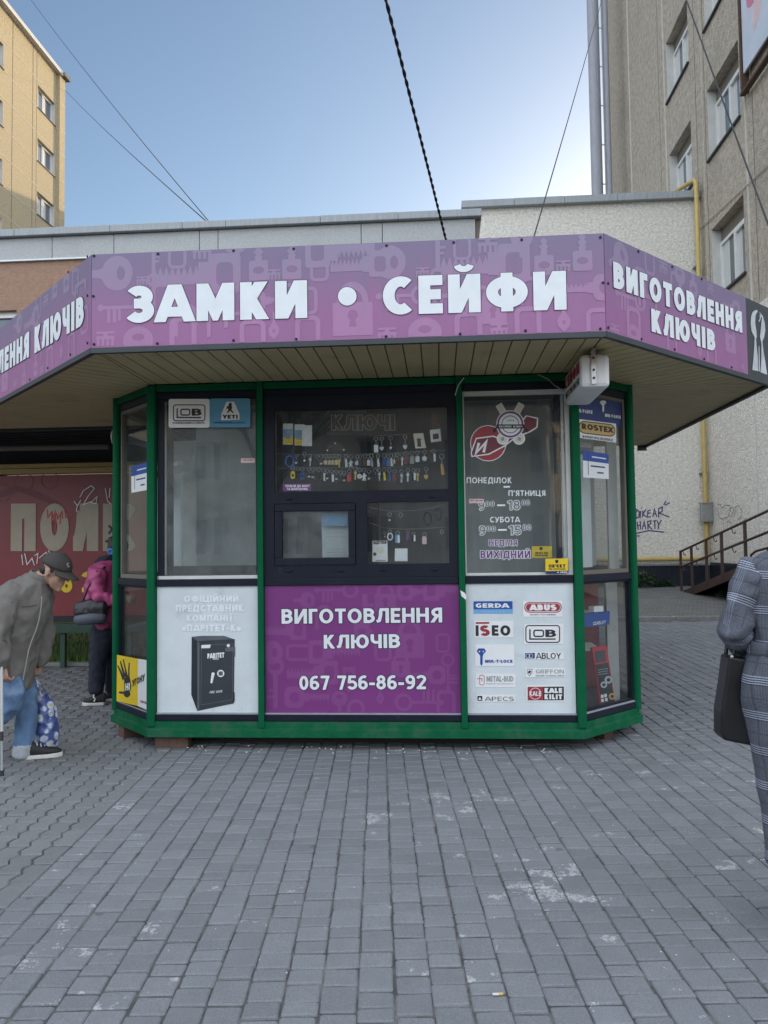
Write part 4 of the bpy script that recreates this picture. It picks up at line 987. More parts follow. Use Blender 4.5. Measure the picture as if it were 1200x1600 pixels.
# facet windows
for fr, a, b in spans[3:]:
    wq = MB('joint_dark'); wd = .028
    for p_, r_, c, e in ((a, b, 1.3185, 1.35), (a, b, 2.72, 2.748), (a, a + wd, 1.35, 2.72), (b - wd, b, 1.35, 2.72)): wq.fbox(fr, p_, r_, c, e, -.06, -.02)
    wo = wq.build('window', ki); shop_pane(fr, a + wd, b - wd, 1.352, 2.718, -.035, wo)
    wq = MB('dark_frame')
    for p_, r_, c, e in ((a, b, .279, .295), (a, b, 1.245, 1.261), (a, a + .02, .295, 1.245), (b - .02, b, .295, 1.245)): wq.fbox(fr, p_, r_, c, e, -.05, -.012)
    wo = wq.build('window', ki); shop_pane(fr, a + .02, b - .02, .296, 1.244, -.03, wo)

# ---- printed lower panels of the front
def front_panel(u0, u1, m, name='lower_panel'):
    q = MB('galvanised'); q.fbox(FK, u0, u1, .279, 1.261, -.03, -.012, m); return q.build(name, ki)
lp1 = front_panel(AX + .042, -1.419, 'panel_white'); lp3 = front_panel(.196, CX - .042, 'panel_white')
D = -.009
def wr(mb, fr, cf, s, x0, x1, yb, yt, m, t=.22, d=D, dy=0, **k):
    """text in crop pixels: left, right, baseline (at the left end; dy = rise of the right end), cap top"""
    a, b, c = cf([(x0, yb), (x1, yb + dy), (x0, yt)]); write(mb, fr, s, a, b, c, m, t=t, d=d, **k)

def motif(mb, fr, kind, cx, cy, s, rot, m, hole, d, bounds):
    c, sn = math.cos(R_(rot)), math.sin(R_(rot)); U0, U1, V0, V1 = bounds
    def add(pts, mm=m, dd=0.):
        w_ = [(cx + s * (x * c - y * sn), cy + s * (x * sn + y * c)) for x, y in pts]
        for ax, v, less in ((0, U0, False), (0, U1, True), (1, V0, False), (1, V1, True)):
            w_ = clip_poly(w_, ax, v, less) if len(w_) > 2 else []
        if len(w_) > 2: mb.poly(fr, w_, d + dd, mm)
    def ringp(x, y, r1, r0, a0=0, a1=360, ry=1.):
        n = 20
        for i in range(n):
            p, q = R_(a0 + (a1 - a0) * i / n), R_(a0 + (a1 - a0) * (i + 1) / n)
            add([(x + r0 * math.cos(p), y + r0 * ry * math.sin(p)), (x + r1 * math.cos(p), y + r1 * ry * math.sin(p)), (x + r1 * math.cos(q), y + r1 * ry * math.sin(q)), (x + r0 * math.cos(q), y + r0 * ry * math.sin(q))])
    box = lambda x0, y0, x1, y1, mm=m, dd=0.: add([(x0, y0), (x1, y0), (x1, y1), (x0, y1)], mm, dd)
    def saw(x0, x1, y0, y1, n):
        st = (x1 - x0) / n
        add([(x0, y0), (x1, y0), (x1, (y0 + y1) / 2), (x0, (y0 + y1) / 2)])
        for i in range(n): add([(x0 + i * st, (y0 + y1) / 2), (x0 + (i + 1) * st, (y0 + y1) / 2), (x0 + (i + .5) * st, y1)])
    if kind == 'padlock':
        box(-.5, -.62, .5, .22); ringp(0, .22, .40, .25, 0, 180, 1.3)
        add(disc((0, -.10), .13), hole, .00012); add([(-.05, -.12), (.05, -.12), (.10, -.40), (-.10, -.40)], hole, .00012)
    elif kind == 'round':
        ringp(0, 0, .5, .0, ry=1.1); add(disc((.12, 0), .13, 16, .22), hole, .00012); add([(-.42, .2), (-.62, .12), (-.95, .12), (-.95, -.12), (-.62, -.12), (-.42, -.2)])
    elif kind == 'old':
        ringp(.62, 0, .36, .23); box(-.85, -.06, .3, .06); box(-.62, -.52, -.50, -.05); box(-.42, -.52, -.30, -.05); box(-.24, -.46, -.14, -.05); add(disc((-.85, 0), .12))
    elif kind == 'saw':
        add(rrect(.2, -.38, .85, .42, .08)); add(rrect(.36, -.22, .70, .24, .1), hole, .00012); box(.0, -.22, .25, .26); saw(-.95, .02, -.18, .20, 8)
    elif kind == 'u':
        for a_, b_ in (((-.45, -.6), (-.28, .30)), ((.28, -.6), (.45, .30))): box(a_[0], a_[1], b_[0], b_[1])
        ringp(-.18, .30, .27, .10, 90, 180); ringp(.18, .30, .27, .10, 0, 90); box(-.18, .40, .18, .57)
    elif kind == 'loop':
        for q in stroke_quads(rrect(-.34, -.48, .34, .48, .18), .14, True): add(q)
    elif kind == 'drop':
        add([(0, .55), (.10, .25), (.26, .0), (.22, -.25), (0, -.48), (-.22, -.25), (-.26, 0), (-.10, .25)]); box(-.06, .5, .06, .8); box(-.06, -.16, .06, -.02, hole, .00012)
    elif kind == 'blank':
        add(rrect(-.34, -.42, .34, .30, .08)); add(disc((0, -.05), .20, 16, .13), hole, .00012); box(-.12, .28, .12, .40); add([(-.16, .40), (.16, .40), (.10, .50), (.18, .60), (.08, .70), (.14, .80), (0, .92), (-.14, .80), (-.06, .70), (-.18, .60), (-.08, .50)])
    elif kind == 'yale':
        add(rrect(.12, -.40, .88, .40, .22)); add(disc((.5, 0), .20), hole, .00012); box(-.05, -.16, .15, .16); saw(-.85, -.03, -.12, .16, 6)
    elif kind == 'teeth':
        box(-.4, -.06, .4, .08); 
        for i in range(4): box(-.38 + i * .21, -.34, -.26 + i * .21, -.05)
        box(-.4, .18, .4, .28); box(-.1, .05, .1, .2)
    elif kind == 'tall':
        box(-.10, -.7, .10, .8); box(.1, .3, .34, .42); box(.1, .05, .28, .16); ringp(0, -.85, .36, .2)
    elif kind == 'lever':
        box(-.6, .10, .45, .28); ringp(.45, -.05, .33, .15, -40, 90); box(-.6, -.3, -.42, .12); box(-.3, -.22, -.2, .12)
    elif kind == 'hook':
        ringp(0, .15, .42, .26, 0, 180); box(-.42, -.55, -.26, .15); box(.26, -.2, .42, .15)

def pattern(mb, fr, lst, m, hole, d, bounds):
    for kind, x, y, s, rot in lst:
        a, b = fr.px(x, y); a2 = fr.px(x, y + s)[1]; motif(mb, fr, kind, a, b, abs(b - a2), rot, m, hole, d, bounds)
# purple middle panel with faint keys and the telephone number
B2 = (-1.362, .141, .282, 1.258)
PP = [('round', 480, 938, 24, 0), ('old', 525, 922, 36, 0), ('tall', 570, 960, 40, 0), ('padlock', 602, 935, 34, 0), ('yale', 650, 925, 34, 180), ('saw', 695, 922, 40, 180), ('hook', 506, 965, 34, 0), ('padlock', 640, 1000, 46, 0), ('saw', 445, 985, 40, 0), ('round', 425, 1020, 34, 0), ('u', 463, 1020, 30, 90), ('saw', 520, 1018, 46, 180),
    ('loop', 598, 1015, 34, 0), ('loop', 692, 1005, 28, 0), ('padlock', 626, 1040, 30, 0), ('yale', 665, 1055, 36, 0), ('old', 700, 1050, 30, 90), ('saw', 490, 1052, 46, 0), ('yale', 480, 1090, 42, 180), ('round', 530, 1092, 24, 90), ('hook', 556, 1112, 34, 0), ('drop', 594, 1090, 24, 0), ('old', 655, 1098, 40, 180), ('u', 697, 1098, 34, 0), ('blank', 565, 985, 36, 0), ('tall', 430, 1075, 40, 180), ('blank', 545, 1055, 30, 180)]
q = MB('panel_purple'); q.fbox(FK, -1.365, .144, .279, 1.261, -.03, -.012); pattern(q, FK, PP, 'panel_pattern', 'panel_purple', -.0112, B2); lp2 = q.build('lower_panel', ki)
q = MB('print_white')
wr(q, FK, cP2, 'ВИГОТОВЛЕННЯ', 140, 1027, 335, 254, 'print_white', t=.20, dy=-8, outline='print_outline', ow=.045)
q.build('lettering', lp2); q = MB('print_white'); wr(q, FK, cP2, 'КЛЮЧІВ', 373, 795, 472, 396, 'print_white', t=.20, dy=-4, outline='print_outline', ow=.045)
q.build('lettering', lp2); q = MB('print_white'); wr(q, FK, cP2, '067 756-86-92', 238, 937, 700, 622, 'print_white', t=.19, dy=-4, outline='print_outline', ow=.045, gap=.09); q.build('lettering', lp2)
# left panel: dealer text and a printed safe
q = MB('letter_pale')
for s, x0, x1, yb, yt in (('ОФІЦІЙНИЙ', 520, 900, 271, 226), ('ПРЕДСТАВНИК', 462, 936, 338, 291), ('КОМПАНІЇ', 537, 858, 406, 361), ('«ПАРІТЕТ-К»', 507, 914, 475, 428)): wr(q, FK, cP1, s, x0, x1, yb, yt, 'letter_pale', t=.24, gap=.12)
q.build('lettering', lp1)
q = MB('safe_dark'); g = lambda pts, m, d: fpoly(q, FK, cP1(pts), m, d)
g([(573, 512), (612, 540), (612, 1028), (570, 915)], 'safe_side', D); g([(573, 512), (640, 505), (798, 505), (872, 530), (612, 541)], 'safe_edge', D); g([(612, 541), (872, 528), (866, 975), (612, 1028)], 'safe_dark', D)
for pts in ([(640, 572), (860, 560)], [(640, 572), (638, 985)], [(860, 560), (856, 945)], [(638, 985), (856, 950)]): line(q, FK, cP1(pts), .004, 'safe_edge', D + .0003)
g([(612, 541), (628, 556), (626, 1010), (612, 1028)], 'safe_edge', D + .0002)
g([(640, 570), (706, 566), (700, 590), (640, 592)], 'sign_white', D + .0004); g(disc((828, 573), 11), 'sign_white', D + .0004)
g([(806, 588), (876, 582), (876, 650), (868, 650), (866, 612), (806, 614)], 'safe_edge', D + .0005); g([(804, 900), (872, 897), (872, 960), (860, 978), (858, 903)], 'safe_side', D + .0005)
g(disc((775, 767), 25), 'sign_white', D + .0005); g(rrect(760, 752, 790, 782, 6), 'safe_edge', D + .0007); g([(712, 765), (733, 768), (716, 835), (703, 833)], 'sign_white', D + .0005); g(disc((722, 770), 11), 'sign_white', D + .0006)
wr(q, FK, cP1, 'PARITET', 683, 800, 664, 628, 'sign_white', t=.26, d=D + .0006, dy=-8); wr(q, FK, cP1, 'SAFES', 720, 760, 671, 662, 'sign_white', t=.2, d=D + .0006)
wr(q, FK, cP1, 'FIRE SAFE', 697, 785, 906, 890, 'sign_white', t=.14, d=D + .0006, dy=-8, shear=.25); q.build('safe_picture', lp1)
# right panel: trade marks
def card(pts4, m='sign_white', d=D, cf=cP3, fr=FK): 
    c = MB(m); x0, y0, x1, y1 = pts4; fpoly(c, fr, cf([(x0, y1), (x1, y1), (x1, y0), (x0, y0)]), m, d); return c
D2 = D + .0008
def logo(c, name='logo', par=None): return c.build(name, par or lp3)
c = card((155, 230, 392, 305), 'sky_blue'); fpoly(c, FK, cP3([(155, 280), (390, 278), (390, 230), (155, 232)]), 'blue', D + .0003); wr(c, FK, cP3, 'GERDA', 168, 368, 270, 243, 'sign_white', t=.24, d=D2); wr(c, FK, cP3, '· · · · · · ·', 200, 340, 298, 290, 'sign_white', t=.2, d=D2); logo(c)
c = card((455, 228, 693, 325)); fpoly(c, FK, cP3(rrect(462, 235, 689, 300, 31)), 'dull_red', D + .0003); 
for q4 in stroke_quads([FK.px(*p) for p in cP3(rrect(470, 242, 681, 293, 25))], .004, True): c.poly(FK, q4, D + .0005, 'sign_white')
wr(c, FK, cP3, 'ABUS', 498, 655, 286, 250, 'sign_white', t=.30, d=D2); wr(c, FK, cP3, 'SECURITY TECH GERMANY', 497, 655, 316, 307, 'ink_black', t=.12, d=D2); logo(c)
c = card((160, 350, 397, 450)); wr(c, FK, cP3, 'I', 168, 186, 441, 376, 'ink_black', t=.30, d=D2); wr(c, FK, cP3, 'S', 198, 250, 441, 376, 'dull_red', t=.26, d=D2); wr(c, FK, cP3, 'EO', 266, 378, 439, 376, 'ink_black', t=.24, d=D2, gap=.16); fpoly(c, FK, cP3([(168, 368), (250, 367), (250, 356), (168, 357)]), 'dull_red', D2); logo(c)
def lob(c, cf, fr, x0, y0, x1, y1, d, m='ink_black'):
    X = lambda a: x0 + (x1 - x0) * a; Y_ = lambda b: y0 + (y1 - y0) * b
    wd = abs(fr.px(*cf([(0, y0)])[0])[1] - fr.px(*cf([(0, y1)])[0])[1]) * .065
    for q4 in stroke_quads([fr.px(*p) for p in cf(rrect(x0, y0, x1, y1, (y1 - y0) * .16))], wd, True): c.poly(fr, q4, d, m)
    line(c, fr, cf([(X(.12), Y_(.22)), (X(.12), Y_(.80)), (X(.88), Y_(.80))]), wd * 1.3, m, d)
    for q4 in stroke_quads([fr.px(*p) for p in cf(rrect(X(.24), Y_(.28), X(.52), Y_(.64), (y1 - y0) * .10))], wd * 1.3, True): c.poly(fr, q4, d, m)
    a, b, t_ = cf([(X(.58), Y_(.68)), (X(.90), Y_(.68)), (X(.58), Y_(.24))]); write(c, fr, 'B', a, b, t_, m, t=.22, d=d)
c = card((460, 368, 700, 490)); lob(c, cP3, FK, 472, 378, 676, 480, D2); logo(c)
def keymark(c, fr, cf, x, y, s, m, d):
    fpoly(c, fr, cf([(x - s * .5, y - s * .2), (x - s * .3, y - s * .5), (x + s * .3, y - s * .5), (x + s * .5, y - s * .2), (x + s * .22, y + s * .1), (x + s * .14, y + s * .35), (x + s * .14, y + s * 1.1), (x, y + s * 1.35), (x - s * .12, y + s * 1.1), (x - s * .12, y + s * .3), (x - s * .25, y + s * .1)]), m, d)
    for k in (-.2, .2): fpoly(c, fr, cf([(x + s * k - s * .1, y - s * .2), (x + s * k + s * .1, y - s * .24), (x + s * k, y - s * .08)]), 'sign_white' if m != 'sign_white' else 'deep_blue', d + .0004)
c = card((165, 492, 402, 625)); keymark(c, FK, cP3, 202, 545, 58, 'blue', D2); wr(c, FK, cP3, 'MUL·T·LOCK', 225, 393, 603, 585, 'blue', t=.27, d=D2); logo(c)
c = card((462, 538, 705, 583)); fpoly(c, FK, cP3([(467, 578), (526, 577), (526, 543), (467, 544)]), 'deep_blue', D + .0003)
for x in (484, 502): 
    for q4 in stroke_quads([FK.px(*p) for p in cP3(disc((x, 561), 12))], .003, True): c.poly(FK, q4, D2, 'sign_white')
wr(c, FK, cP3, 'ABLOY', 536, 684, 579, 543, 'ink_black', t=.15, d=D2); logo(c)
c = card((168, 668, 410, 752))
for q4 in stroke_quads([FK.px(*p) for p in cP3(rrect(192, 678, 219, 738, 10))], .004, True): c.poly(FK, q4, D2, 'dull_red')
line(c, FK, cP3([(176, 700), (206, 700), (206, 715)]), .005, 'dull_red', D2); wr(c, FK, cP3, 'METAL-BUD', 234, 396, 717, 684, 'letter_grey', t=.20, d=D2); wr(c, FK, cP3, 'PRODUCENT OKUC BUDOWLANYCH', 234, 396, 734, 726, 'letter_grey', t=.1, d=D2); logo(c)
c = card((471, 634, 712, 692)); line(c, FK, cP3([(480, 642), (508, 642), (508, 665), (494, 682), (480, 665), (480, 642)]), .003, 'ink_black', D2); fpoly(c, FK, cP3([(484, 668), (488, 652), (497, 650), (505, 656), (498, 662), (502, 672), (492, 666)]), 'ink_black', D2)
wr(c, FK, cP3, 'GRIFFON', 532, 702, 668, 644, 'letter_grey', t=.14, d=D2); wr(c, FK, cP3, 'SECURE STORAGE UNITS', 532, 704, 686, 677, 'letter_grey', t=.2, d=D2); logo(c)
c = card((173, 797, 410, 840)); fpoly(c, FK, cP3([(178, 834), (208, 834), (208, 804), (178, 804)]), 'ink_black', D + .0003); fpoly(c, FK, cP3([(183, 828), (190, 812), (196, 814), (203, 828)]), 'sign_white', D2); wr(c, FK, cP3, 'APECS', 226, 398, 834, 809, 'ink_black', t=.11, d=D2, gap=.14); logo(c)
c = card((475, 740, 710, 838)); fpoly(c, FK, cP3([(482, 832), (576, 831), (576, 748), (482, 749)]), 'dull_red', D + .0003); fpoly(c, FK, cP3([(576, 831), (702, 830), (702, 747), (576, 748)]), 'ink_black', D + .0004)
for q4 in stroke_quads([FK.px(*p) for p in cP3(disc((529, 790), 34))], .004, True): c.poly(FK, q4, D2, 'sign_white')
wr(c, FK, cP3, 'KALE', 494, 564, 804, 776, 'sign_white', t=.2, d=D2); wr(c, FK, cP3, 'KALE', 585, 692, 786, 756, 'sign_white', t=.30, d=D2); wr(c, FK, cP3, 'KILIT', 585, 692, 824, 794, 'sign_white', t=.30, d=D2, gap=.14); logo(c)

# ---- stickers on the glass
GD = .006
def sticker(c, label=None): return tag(c.build('sticker', ki), label)
c = MB('sign_white'); fpoly(c, FK, cL(rrect(433, 155, 728, 362, 14)), 'sign_white', GD); lob(c, cL, FK, 468, 198, 695, 312, GD + .001); wr(c, FK, cL, 'DOBREZAMKI.COM.PL', 464, 695, 334, 321, 'ink_black', t=.2, d=GD + .001); sticker(c, 'white lock maker sticker in the left window')
c = MB('sign_blue'); fpoly(c, FK, cL(rrect(730, 152, 1022, 360, 14)), 'sign_blue', GD + .001); fpoly(c, FK, cL([(812, 308), (945, 304), (943, 262), (905, 174), (850, 176), (813, 265)]), 'sign_white', GD + .002)
fpoly(c, FK, cL([(868, 188), (882, 180), (890, 190), (888, 204), (893, 218), (886, 232), (905, 256), (897, 258), (876, 240), (862, 256), (852, 254), (866, 232), (858, 222), (848, 236), (852, 214), (866, 202)]), 'ink_black', GD + .003)
wr(c, FK, cL, 'YETI', 824, 932, 298, 270, 'ink_black', t=.26, d=GD + .003); wr(c, FK, cL, 'DOBREZAMKI.COM.PL', 760, 988, 332, 319, 'ink_black', t=.2, d=GD + .002); sticker(c, 'blue lock maker sticker in the left window')
c = MB('pale_pink'); fpoly(c, FK, cL([(946, 612), (1048, 612), (1048, 580), (946, 580)]), 'pale_pink', -.026); wr(c, FK, cL, '067-756', 968, 1028, 596, 588, 'maroon', t=.2, d=-.025); sticker(c, 'small pale pink price sticker')
c = MB('violet'); fpoly(c, FK, cM([(120, 608), (294, 606), (294, 562), (120, 563)]), 'violet', -.022); wr(c, FK, cM, 'ПУЛЬТИ ДО ВОРІТ', 137, 283, 584, 570, 'sign_white', t=.2, d=-.0212); wr(c, FK, cM, 'ТА ШЛАГБАУМА', 145, 272, 602, 588, 'sign_white', t=.2, d=-.0212); sticker(c, 'violet gate remote sticker')
# opening hours and round badge on the right pane
GR = -.027
c = MB('letter_pale'); W_ = lambda s, x0, x1, yb, yt, t=.15, m='letter_mid', ol='letter_pale', ow=.065: wr(c, FK, cR, s, x0, x1, yb, yt, m, t=t, d=GR, outline=ol, ow=ow, gap=.16)
W_('ПОНЕДІЛОК', 80, 374, 640, 602, .17, 'letter_pale', None); W_("П'ЯТНИЦЯ", 352, 592, 722, 686, .17, 'letter_pale', None); W_('9', 160, 194, 814, 754); W_('00', 202, 260, 790, 756, .18); W_('18', 348, 426, 812, 752); W_('00', 438, 490, 782, 748, .18)
W_('СУБОТА', 232, 425, 894, 858, .17, 'letter_pale', None); W_('9', 163, 200, 976, 917); W_('00', 210, 268, 952, 918, .18); W_('15', 356, 432, 974, 914); W_('00', 444, 498, 945, 908, .18)
for a, b, y in ((278, 330, 783), (284, 340, 943), (320, 362, 663)): fpoly(c, FK, cR([(a, y + 6), (b, y + 5), (b, y - 6), (a, y - 5)]), 'letter_pale', GR)
W_('НЕДІЛЯ', 226, 410, 1046, 1008, .18, 'violet'); W_('ВИХІДНИЙ', 170, 494, 1126, 1078, .20, 'violet'); tag(c.build('opening_hours', ki), 'opening hours lettering on the right window pane')
c = MB('dull_red'); fpoly(c, FK, cR(disc((220, 380), 118)), 'letter_pale', GR); fpoly(c, FK, cR(disc((220, 380), 113)), 'dull_red', GR + .0004)
fpoly(c, FK, cR([(140, 345), (255, 330), (300, 350), (400, 310), (440, 230), (465, 198), (545, 215), (540, 280), (490, 310), (400, 345), (330, 400), (225, 455), (110, 470), (105, 440)]), 'letter_pale', GR + .0007); fpoly(c, FK, cR([(145, 353), (252, 338), (300, 360), (405, 318), (446, 236), (470, 206), (537, 222), (532, 274), (486, 303), (396, 337), (326, 392), (222, 447), (118, 462), (114, 440)]), 'maroon', GR + .0010)
line(c, FK, cR([(160, 378), (142, 442), (206, 372), (190, 440)]), .022, 'letter_pale', GR + .0014)
for x0, y0, x1, y1 in ((300, 150, 420, 350), (425, 145, 315, 350)):
    a = Vector((x0, y0)); b = Vector((x1, y1)); dd = (b - a).normalized(); nn = Vector((-dd.y, dd.x))
    for wd, mm, lay in ((58, 'letter_pale', .0018), (44, 'cream', .0022)):
        k = wd / 58; fpoly(c, FK, cR([tuple(a + nn * 22 * k - dd * 25 * k), tuple(a - nn * 22 * k - dd * 25 * k), tuple(a - nn * 22 * k + dd * 40), tuple(b - nn * 14 * k), tuple(b + nn * 14 * k), tuple(a + nn * 22 * k + dd * 40)]), mm, GR + lay); fpoly(c, FK, cR(disc(tuple(b), 40 * k)), mm, GR + lay)
    fpoly(c, FK, cR([tuple(b + dd * 5 + nn * 14), tuple(b + dd * 18), tuple(b + dd * 5 - nn * 14), tuple(b - dd * 14)]), 'letter_grey', GR + .0026)
for r, mm, l in ((92, 'letter_pale', .0028), (86, 'violet', .0031), (74, 'letter_pale', .0034), (58, 'violet', .0037), (53, 'letter_pale', .0040)): fpoly(c, FK, cR(disc((363, 258), r)), mm, GR + l)
fpoly(c, FK, cR([(248, 290), (270, 280), (275, 258), (455, 258), (460, 280), (482, 290), (475, 312), (455, 300), (455, 285), (275, 285), (272, 300), (255, 315)]), 'ink_black', GR + .0044); wr(c, FK, cR, 'ЕКСПРЕС КЛЮЧ', 290, 440, 278, 266, 'letter_pale', t=.2, d=GR + .0048); wr(c, FK, cR, 'VHS', 343, 390, 238, 228, 'letter_grey', t=.2, d=GR + .0044); tag(c.build('badge_decal', ki), 'red disc decal with crossed keys badge')
c = MB('yellow'); fpoly(c, FK, cR([(587, 1210), (733, 1206), (733, 1127), (587, 1130)]), 'yellow', .012); fpoly(c, FK, cR([(590, 1226), (735, 1222), (735, 1207), (588, 1211)]), 'deep_blue', .012); fpoly(c, FK, cR([(650, 1137), (670, 1136), (671, 1152), (660, 1161), (650, 1152)]), 'ink_black', .0125)
wr(c, FK, cR, "ОБ'ЄКТ", 607, 716, 1187, 1166, 'ink_black', t=.26, d=.0125); wr(c, FK, cR, 'ПІД ОХОРОНОЮ', 608, 716, 1200, 1192, 'ink_black', t=.24, d=.0125); wr(c, FK, cR, '4 0899', 662, 728, 1221, 1212, 'sign_white', t=.2, d=.0125); sticker(c, 'yellow guarded premises sticker on the window corner')
FI = vert_frame((0, KY + .10, 0), 1, 0)
c = MB('yellow'); fpoly(c, FI, cR([(500, 1125), (632, 1122), (630, 1048), (500, 1050)]), 'yellow', 0); wr(c, FI, cR, "ОБ'ЄКТ ПІД", 522, 604, 1098, 1086, 'ink_black', t=.26, d=.001); wr(c, FI, cR, "ОХОРОНОЮ", 522, 604, 1114, 1102, 'ink_black', t=.26, d=.001); fpoly(c, FI, cR([(550, 1055), (570, 1054), (570, 1068), (560, 1076), (550, 1068)]), 'ink_black', .001); sticker(c, 'yellow guarded premises notice behind the pane')
c = MB('pale_pink'); fpoly(c, FK, cR([(95, 770), (190, 768), (190, 741), (95, 742)]), 'pale_pink', GR + .0015); wr(c, FK, cR, '067 756-86', 102, 184, 756, 748, 'maroon', t=.18, d=GR + .002); sticker(c, 'pale pink sticker over the hours')
# torn paper on the post
c = MB('sign_white'); fpoly(c, FK, [(719, 922), (721, 931), (728, 937), (729, 932), (726, 926)], 'sign_white', .031); c.build('torn_paper', ki)
# left facet: yellow and white anti theft sticker
c = MB('yellow'); fpoly(c, FLD, cP1([(68, 635), (214, 662), (213, 990), (65, 955)]), 'yellow', .014); fpoly(c, FLD, cP1([(214, 662), (297, 675), (295, 1025), (213, 990)]), 'sign_white', .014)
for pts in ([(118, 800), (140, 782), (158, 790), (168, 850), (165, 880), (150, 890), (155, 920), (136, 932), (116, 915), (120, 880)], [(108, 812), (90, 760), (70, 712), (74, 704), (98, 745), (124, 800)], [(118, 795), (100, 735), (88, 680), (94, 672), (110, 722), (132, 786)], [(128, 790), (122, 735), (108, 668), (116, 664), (132, 735), (146, 786)], [(146, 786), (146, 735), (150, 690), (158, 688), (156, 740), (156, 792)], [(122, 902), (98, 906), (80, 900), (82, 890), (100, 888), (122, 892)]): fpoly(c, FLD, cP1(pts), 'ink_black', .0145)
fpoly(c, FLD, cP1(disc((138, 905), 24)), 'ink_black', .0147); a, b, t_ = cP1([(128, 884), (160, 878), (126, 834)]); write(c, FLD, 'НІ', a, b, t_, 'sign_white', t=.24, d=.016)
a, b, t_ = cP1([(176, 856), (262, 812), (168, 808)]); write(c, FLD, 'УГОНУ', a, b, t_, 'ink_black', t=.22, d=.016, gap=.12); wr(c, FLD, cP1, 'CONSTRUCT', 230, 290, 964, 948, 'dull_red', t=.22, d=.0146, dy=18); fpoly(c, FLD, cP1([(274, 945), (290, 950), (288, 925), (282, 922), (276, 924), (280, 934)]), 'ink_black', .0146); sticker(c, 'yellow and white sticker with a black hand print')
# right facet: blue banner, brand sticker and leaflet
c = MB('deep_blue'); fpoly(c, FRD, cR([(783, 245), (1100, 275), (1098, 95), (990, 72), (783, 60)]), 'deep_blue', -.030); keymark(c, FRD, cR, 982, 125, 42, 'sign_white', -.029)
wr(c, FRD, cR, 'MUL·T·LOCK', 806, 914, 178, 155, 'sign_white', t=.3, d=-.029, dy=12); wr(c, FRD, cR, 'MUL·T·LOCK', 994, 1096, 208, 188, 'sign_white', t=.3, d=-.029, dy=14); line(c, FRD, cR([(792, 140), (792, 175)]), .012, 'sign_white', -.029); sticker(c, 'dark blue banner strip across the right facet')
c = MB('sign_white'); fpoly(c, FRD, cR([(820, 345), (1066, 377), (1065, 254), (817, 222)]), 'sign_white', -.028)
rr_ = lambda x0, y0, x1, y1, r: [(x, y + (x - 826) * .118) for x, y in rrect(x0, y0, x1, y1, r)]
fpoly(c, FRD, cR(rr_(824, 232, 1060, 314, 36)), 'ink_black', -.0275); fpoly(c, FRD, cR(rr_(829, 238, 1055, 308, 32)), 'gold', -.027); wr(c, FRD, cR, 'ROSTEX', 842, 1044, 288, 250, 'ink_black', t=.26, d=-.0265, dy=26); wr(c, FRD, cR, 'ФУРНІТУРА БЕЗПЕКИ', 845, 1042, 344, 328, 'ink_black', t=.14, d=-.0265, dy=24); sticker(c, 'white sticker with a gold lozenge on the right facet')
def leaflet(fr, cf, pts, fl, label):
    c = MB('sign_white'); fpoly(c, fr, cf(pts), 'sign_white', -.028); (a, b, e, d_) = pts
    mid = lambda p, q, k: (p[0] + (q[0] - p[0]) * k, p[1] + (q[1] - p[1]) * k)
    fpoly(c, fr, cf([mid(d_, a, .38), mid(e, b, .38), e, d_]), 'blue', -.0275); 
    for k0, k1, h in ((.3, .85, .55), (.55, .8, .78)): p0, p1 = mid(mid(d_, a, h), mid(e, b, h), k0), mid(mid(d_, a, h), mid(e, b, h), k1); line(c, fr, cf([p0, p1]), .012, 'deep_blue', -.0272)
    line(c, fr, cf([mid(mid(d_, a, .2), mid(e, b, .2), .35), mid(mid(d_, a, .2), mid(e, b, .2), .9)]), .010, 'sign_white', -.0270); line(c, fr, cf([mid(mid(d_, a, .05), mid(e, b, .05), .2), mid(mid(d_, a, .9), mid(e, b, .9), .2)]), .008, 'deep_blue', -.0268); sticker(c, label)
leaflet(FRD, cR, [(852, 602), (1018, 613), (1016, 452), (850, 424)], 0, 'blue and white leaflet taped inside the right facet'); leaflet(FLD, cL, [(140, 830), (260, 808), (258, 607), (138, 640)], 0, 'blue and white leaflet taped inside the left facet')

# ---- inside the kiosk
def inner(name, m, *b): q = MB(m); q.box(*b); return q.build(name, ki)
inner('display_board', 'grey_blind', -2.10, -1.40, 6.52, 6.56, 1.30, 2.80); inner('display_board', 'inner_board', -1.36, .14, 6.62, 6.66, 1.15, 2.80); inner('display_board', 'grey_blind', .22, .98, 6.60, 6.64, 1.30, 2.80)
inner('display_post', 'black', u(582, 300)[0] + .01, u(628, 300)[0] + .04, 6.50, 6.58, 1.2, 2.79)
inner('counter', 'inner_board', -2.0, .95, 6.10, 6.45, 1.20, 1.255); inner('back_wall', 'inner_board', BX + .05, DX - .05, KB - .1, KB - .05, .2, 2.8); inner('red_lining', 'inner_red', .55, DX - .10, 7.4, 7.44, .21, 1.25)
inner('red_lining', 'inner_red', BX + .12, -1.7, 7.6, 7.64, .21, 1.2); inner('side_board', 'white_plastic', BX + .10, BX + .75, 7.2, 7.24, 1.35, 2.6); inner('side_board', 'grey_blind', DX - .75, DX - .12, 7.35, 7.38, 1.35, 2.55)
inner('window_ledge', 'white_plastic', BX + .12, -1.9, 6.9, 7.16, 1.28, 1.31); inner('window_ledge', 'white_plastic', 1.0, DX - .1, 6.75, 7.30, 1.28, 1.31); q = MB('inner_dark'); q.slab(Frame((0, 0, 0), (1, 0, 0), (0, 1, 0), (0, 0, 1)), [(AX, KY + .1), (CX, KY + .1), (DX - .1, BYR), (DX - .1, KB), (BX + .1, KB), (BX + .1, BYL)], 2.81, 2.83); q.build('ceiling', ki)
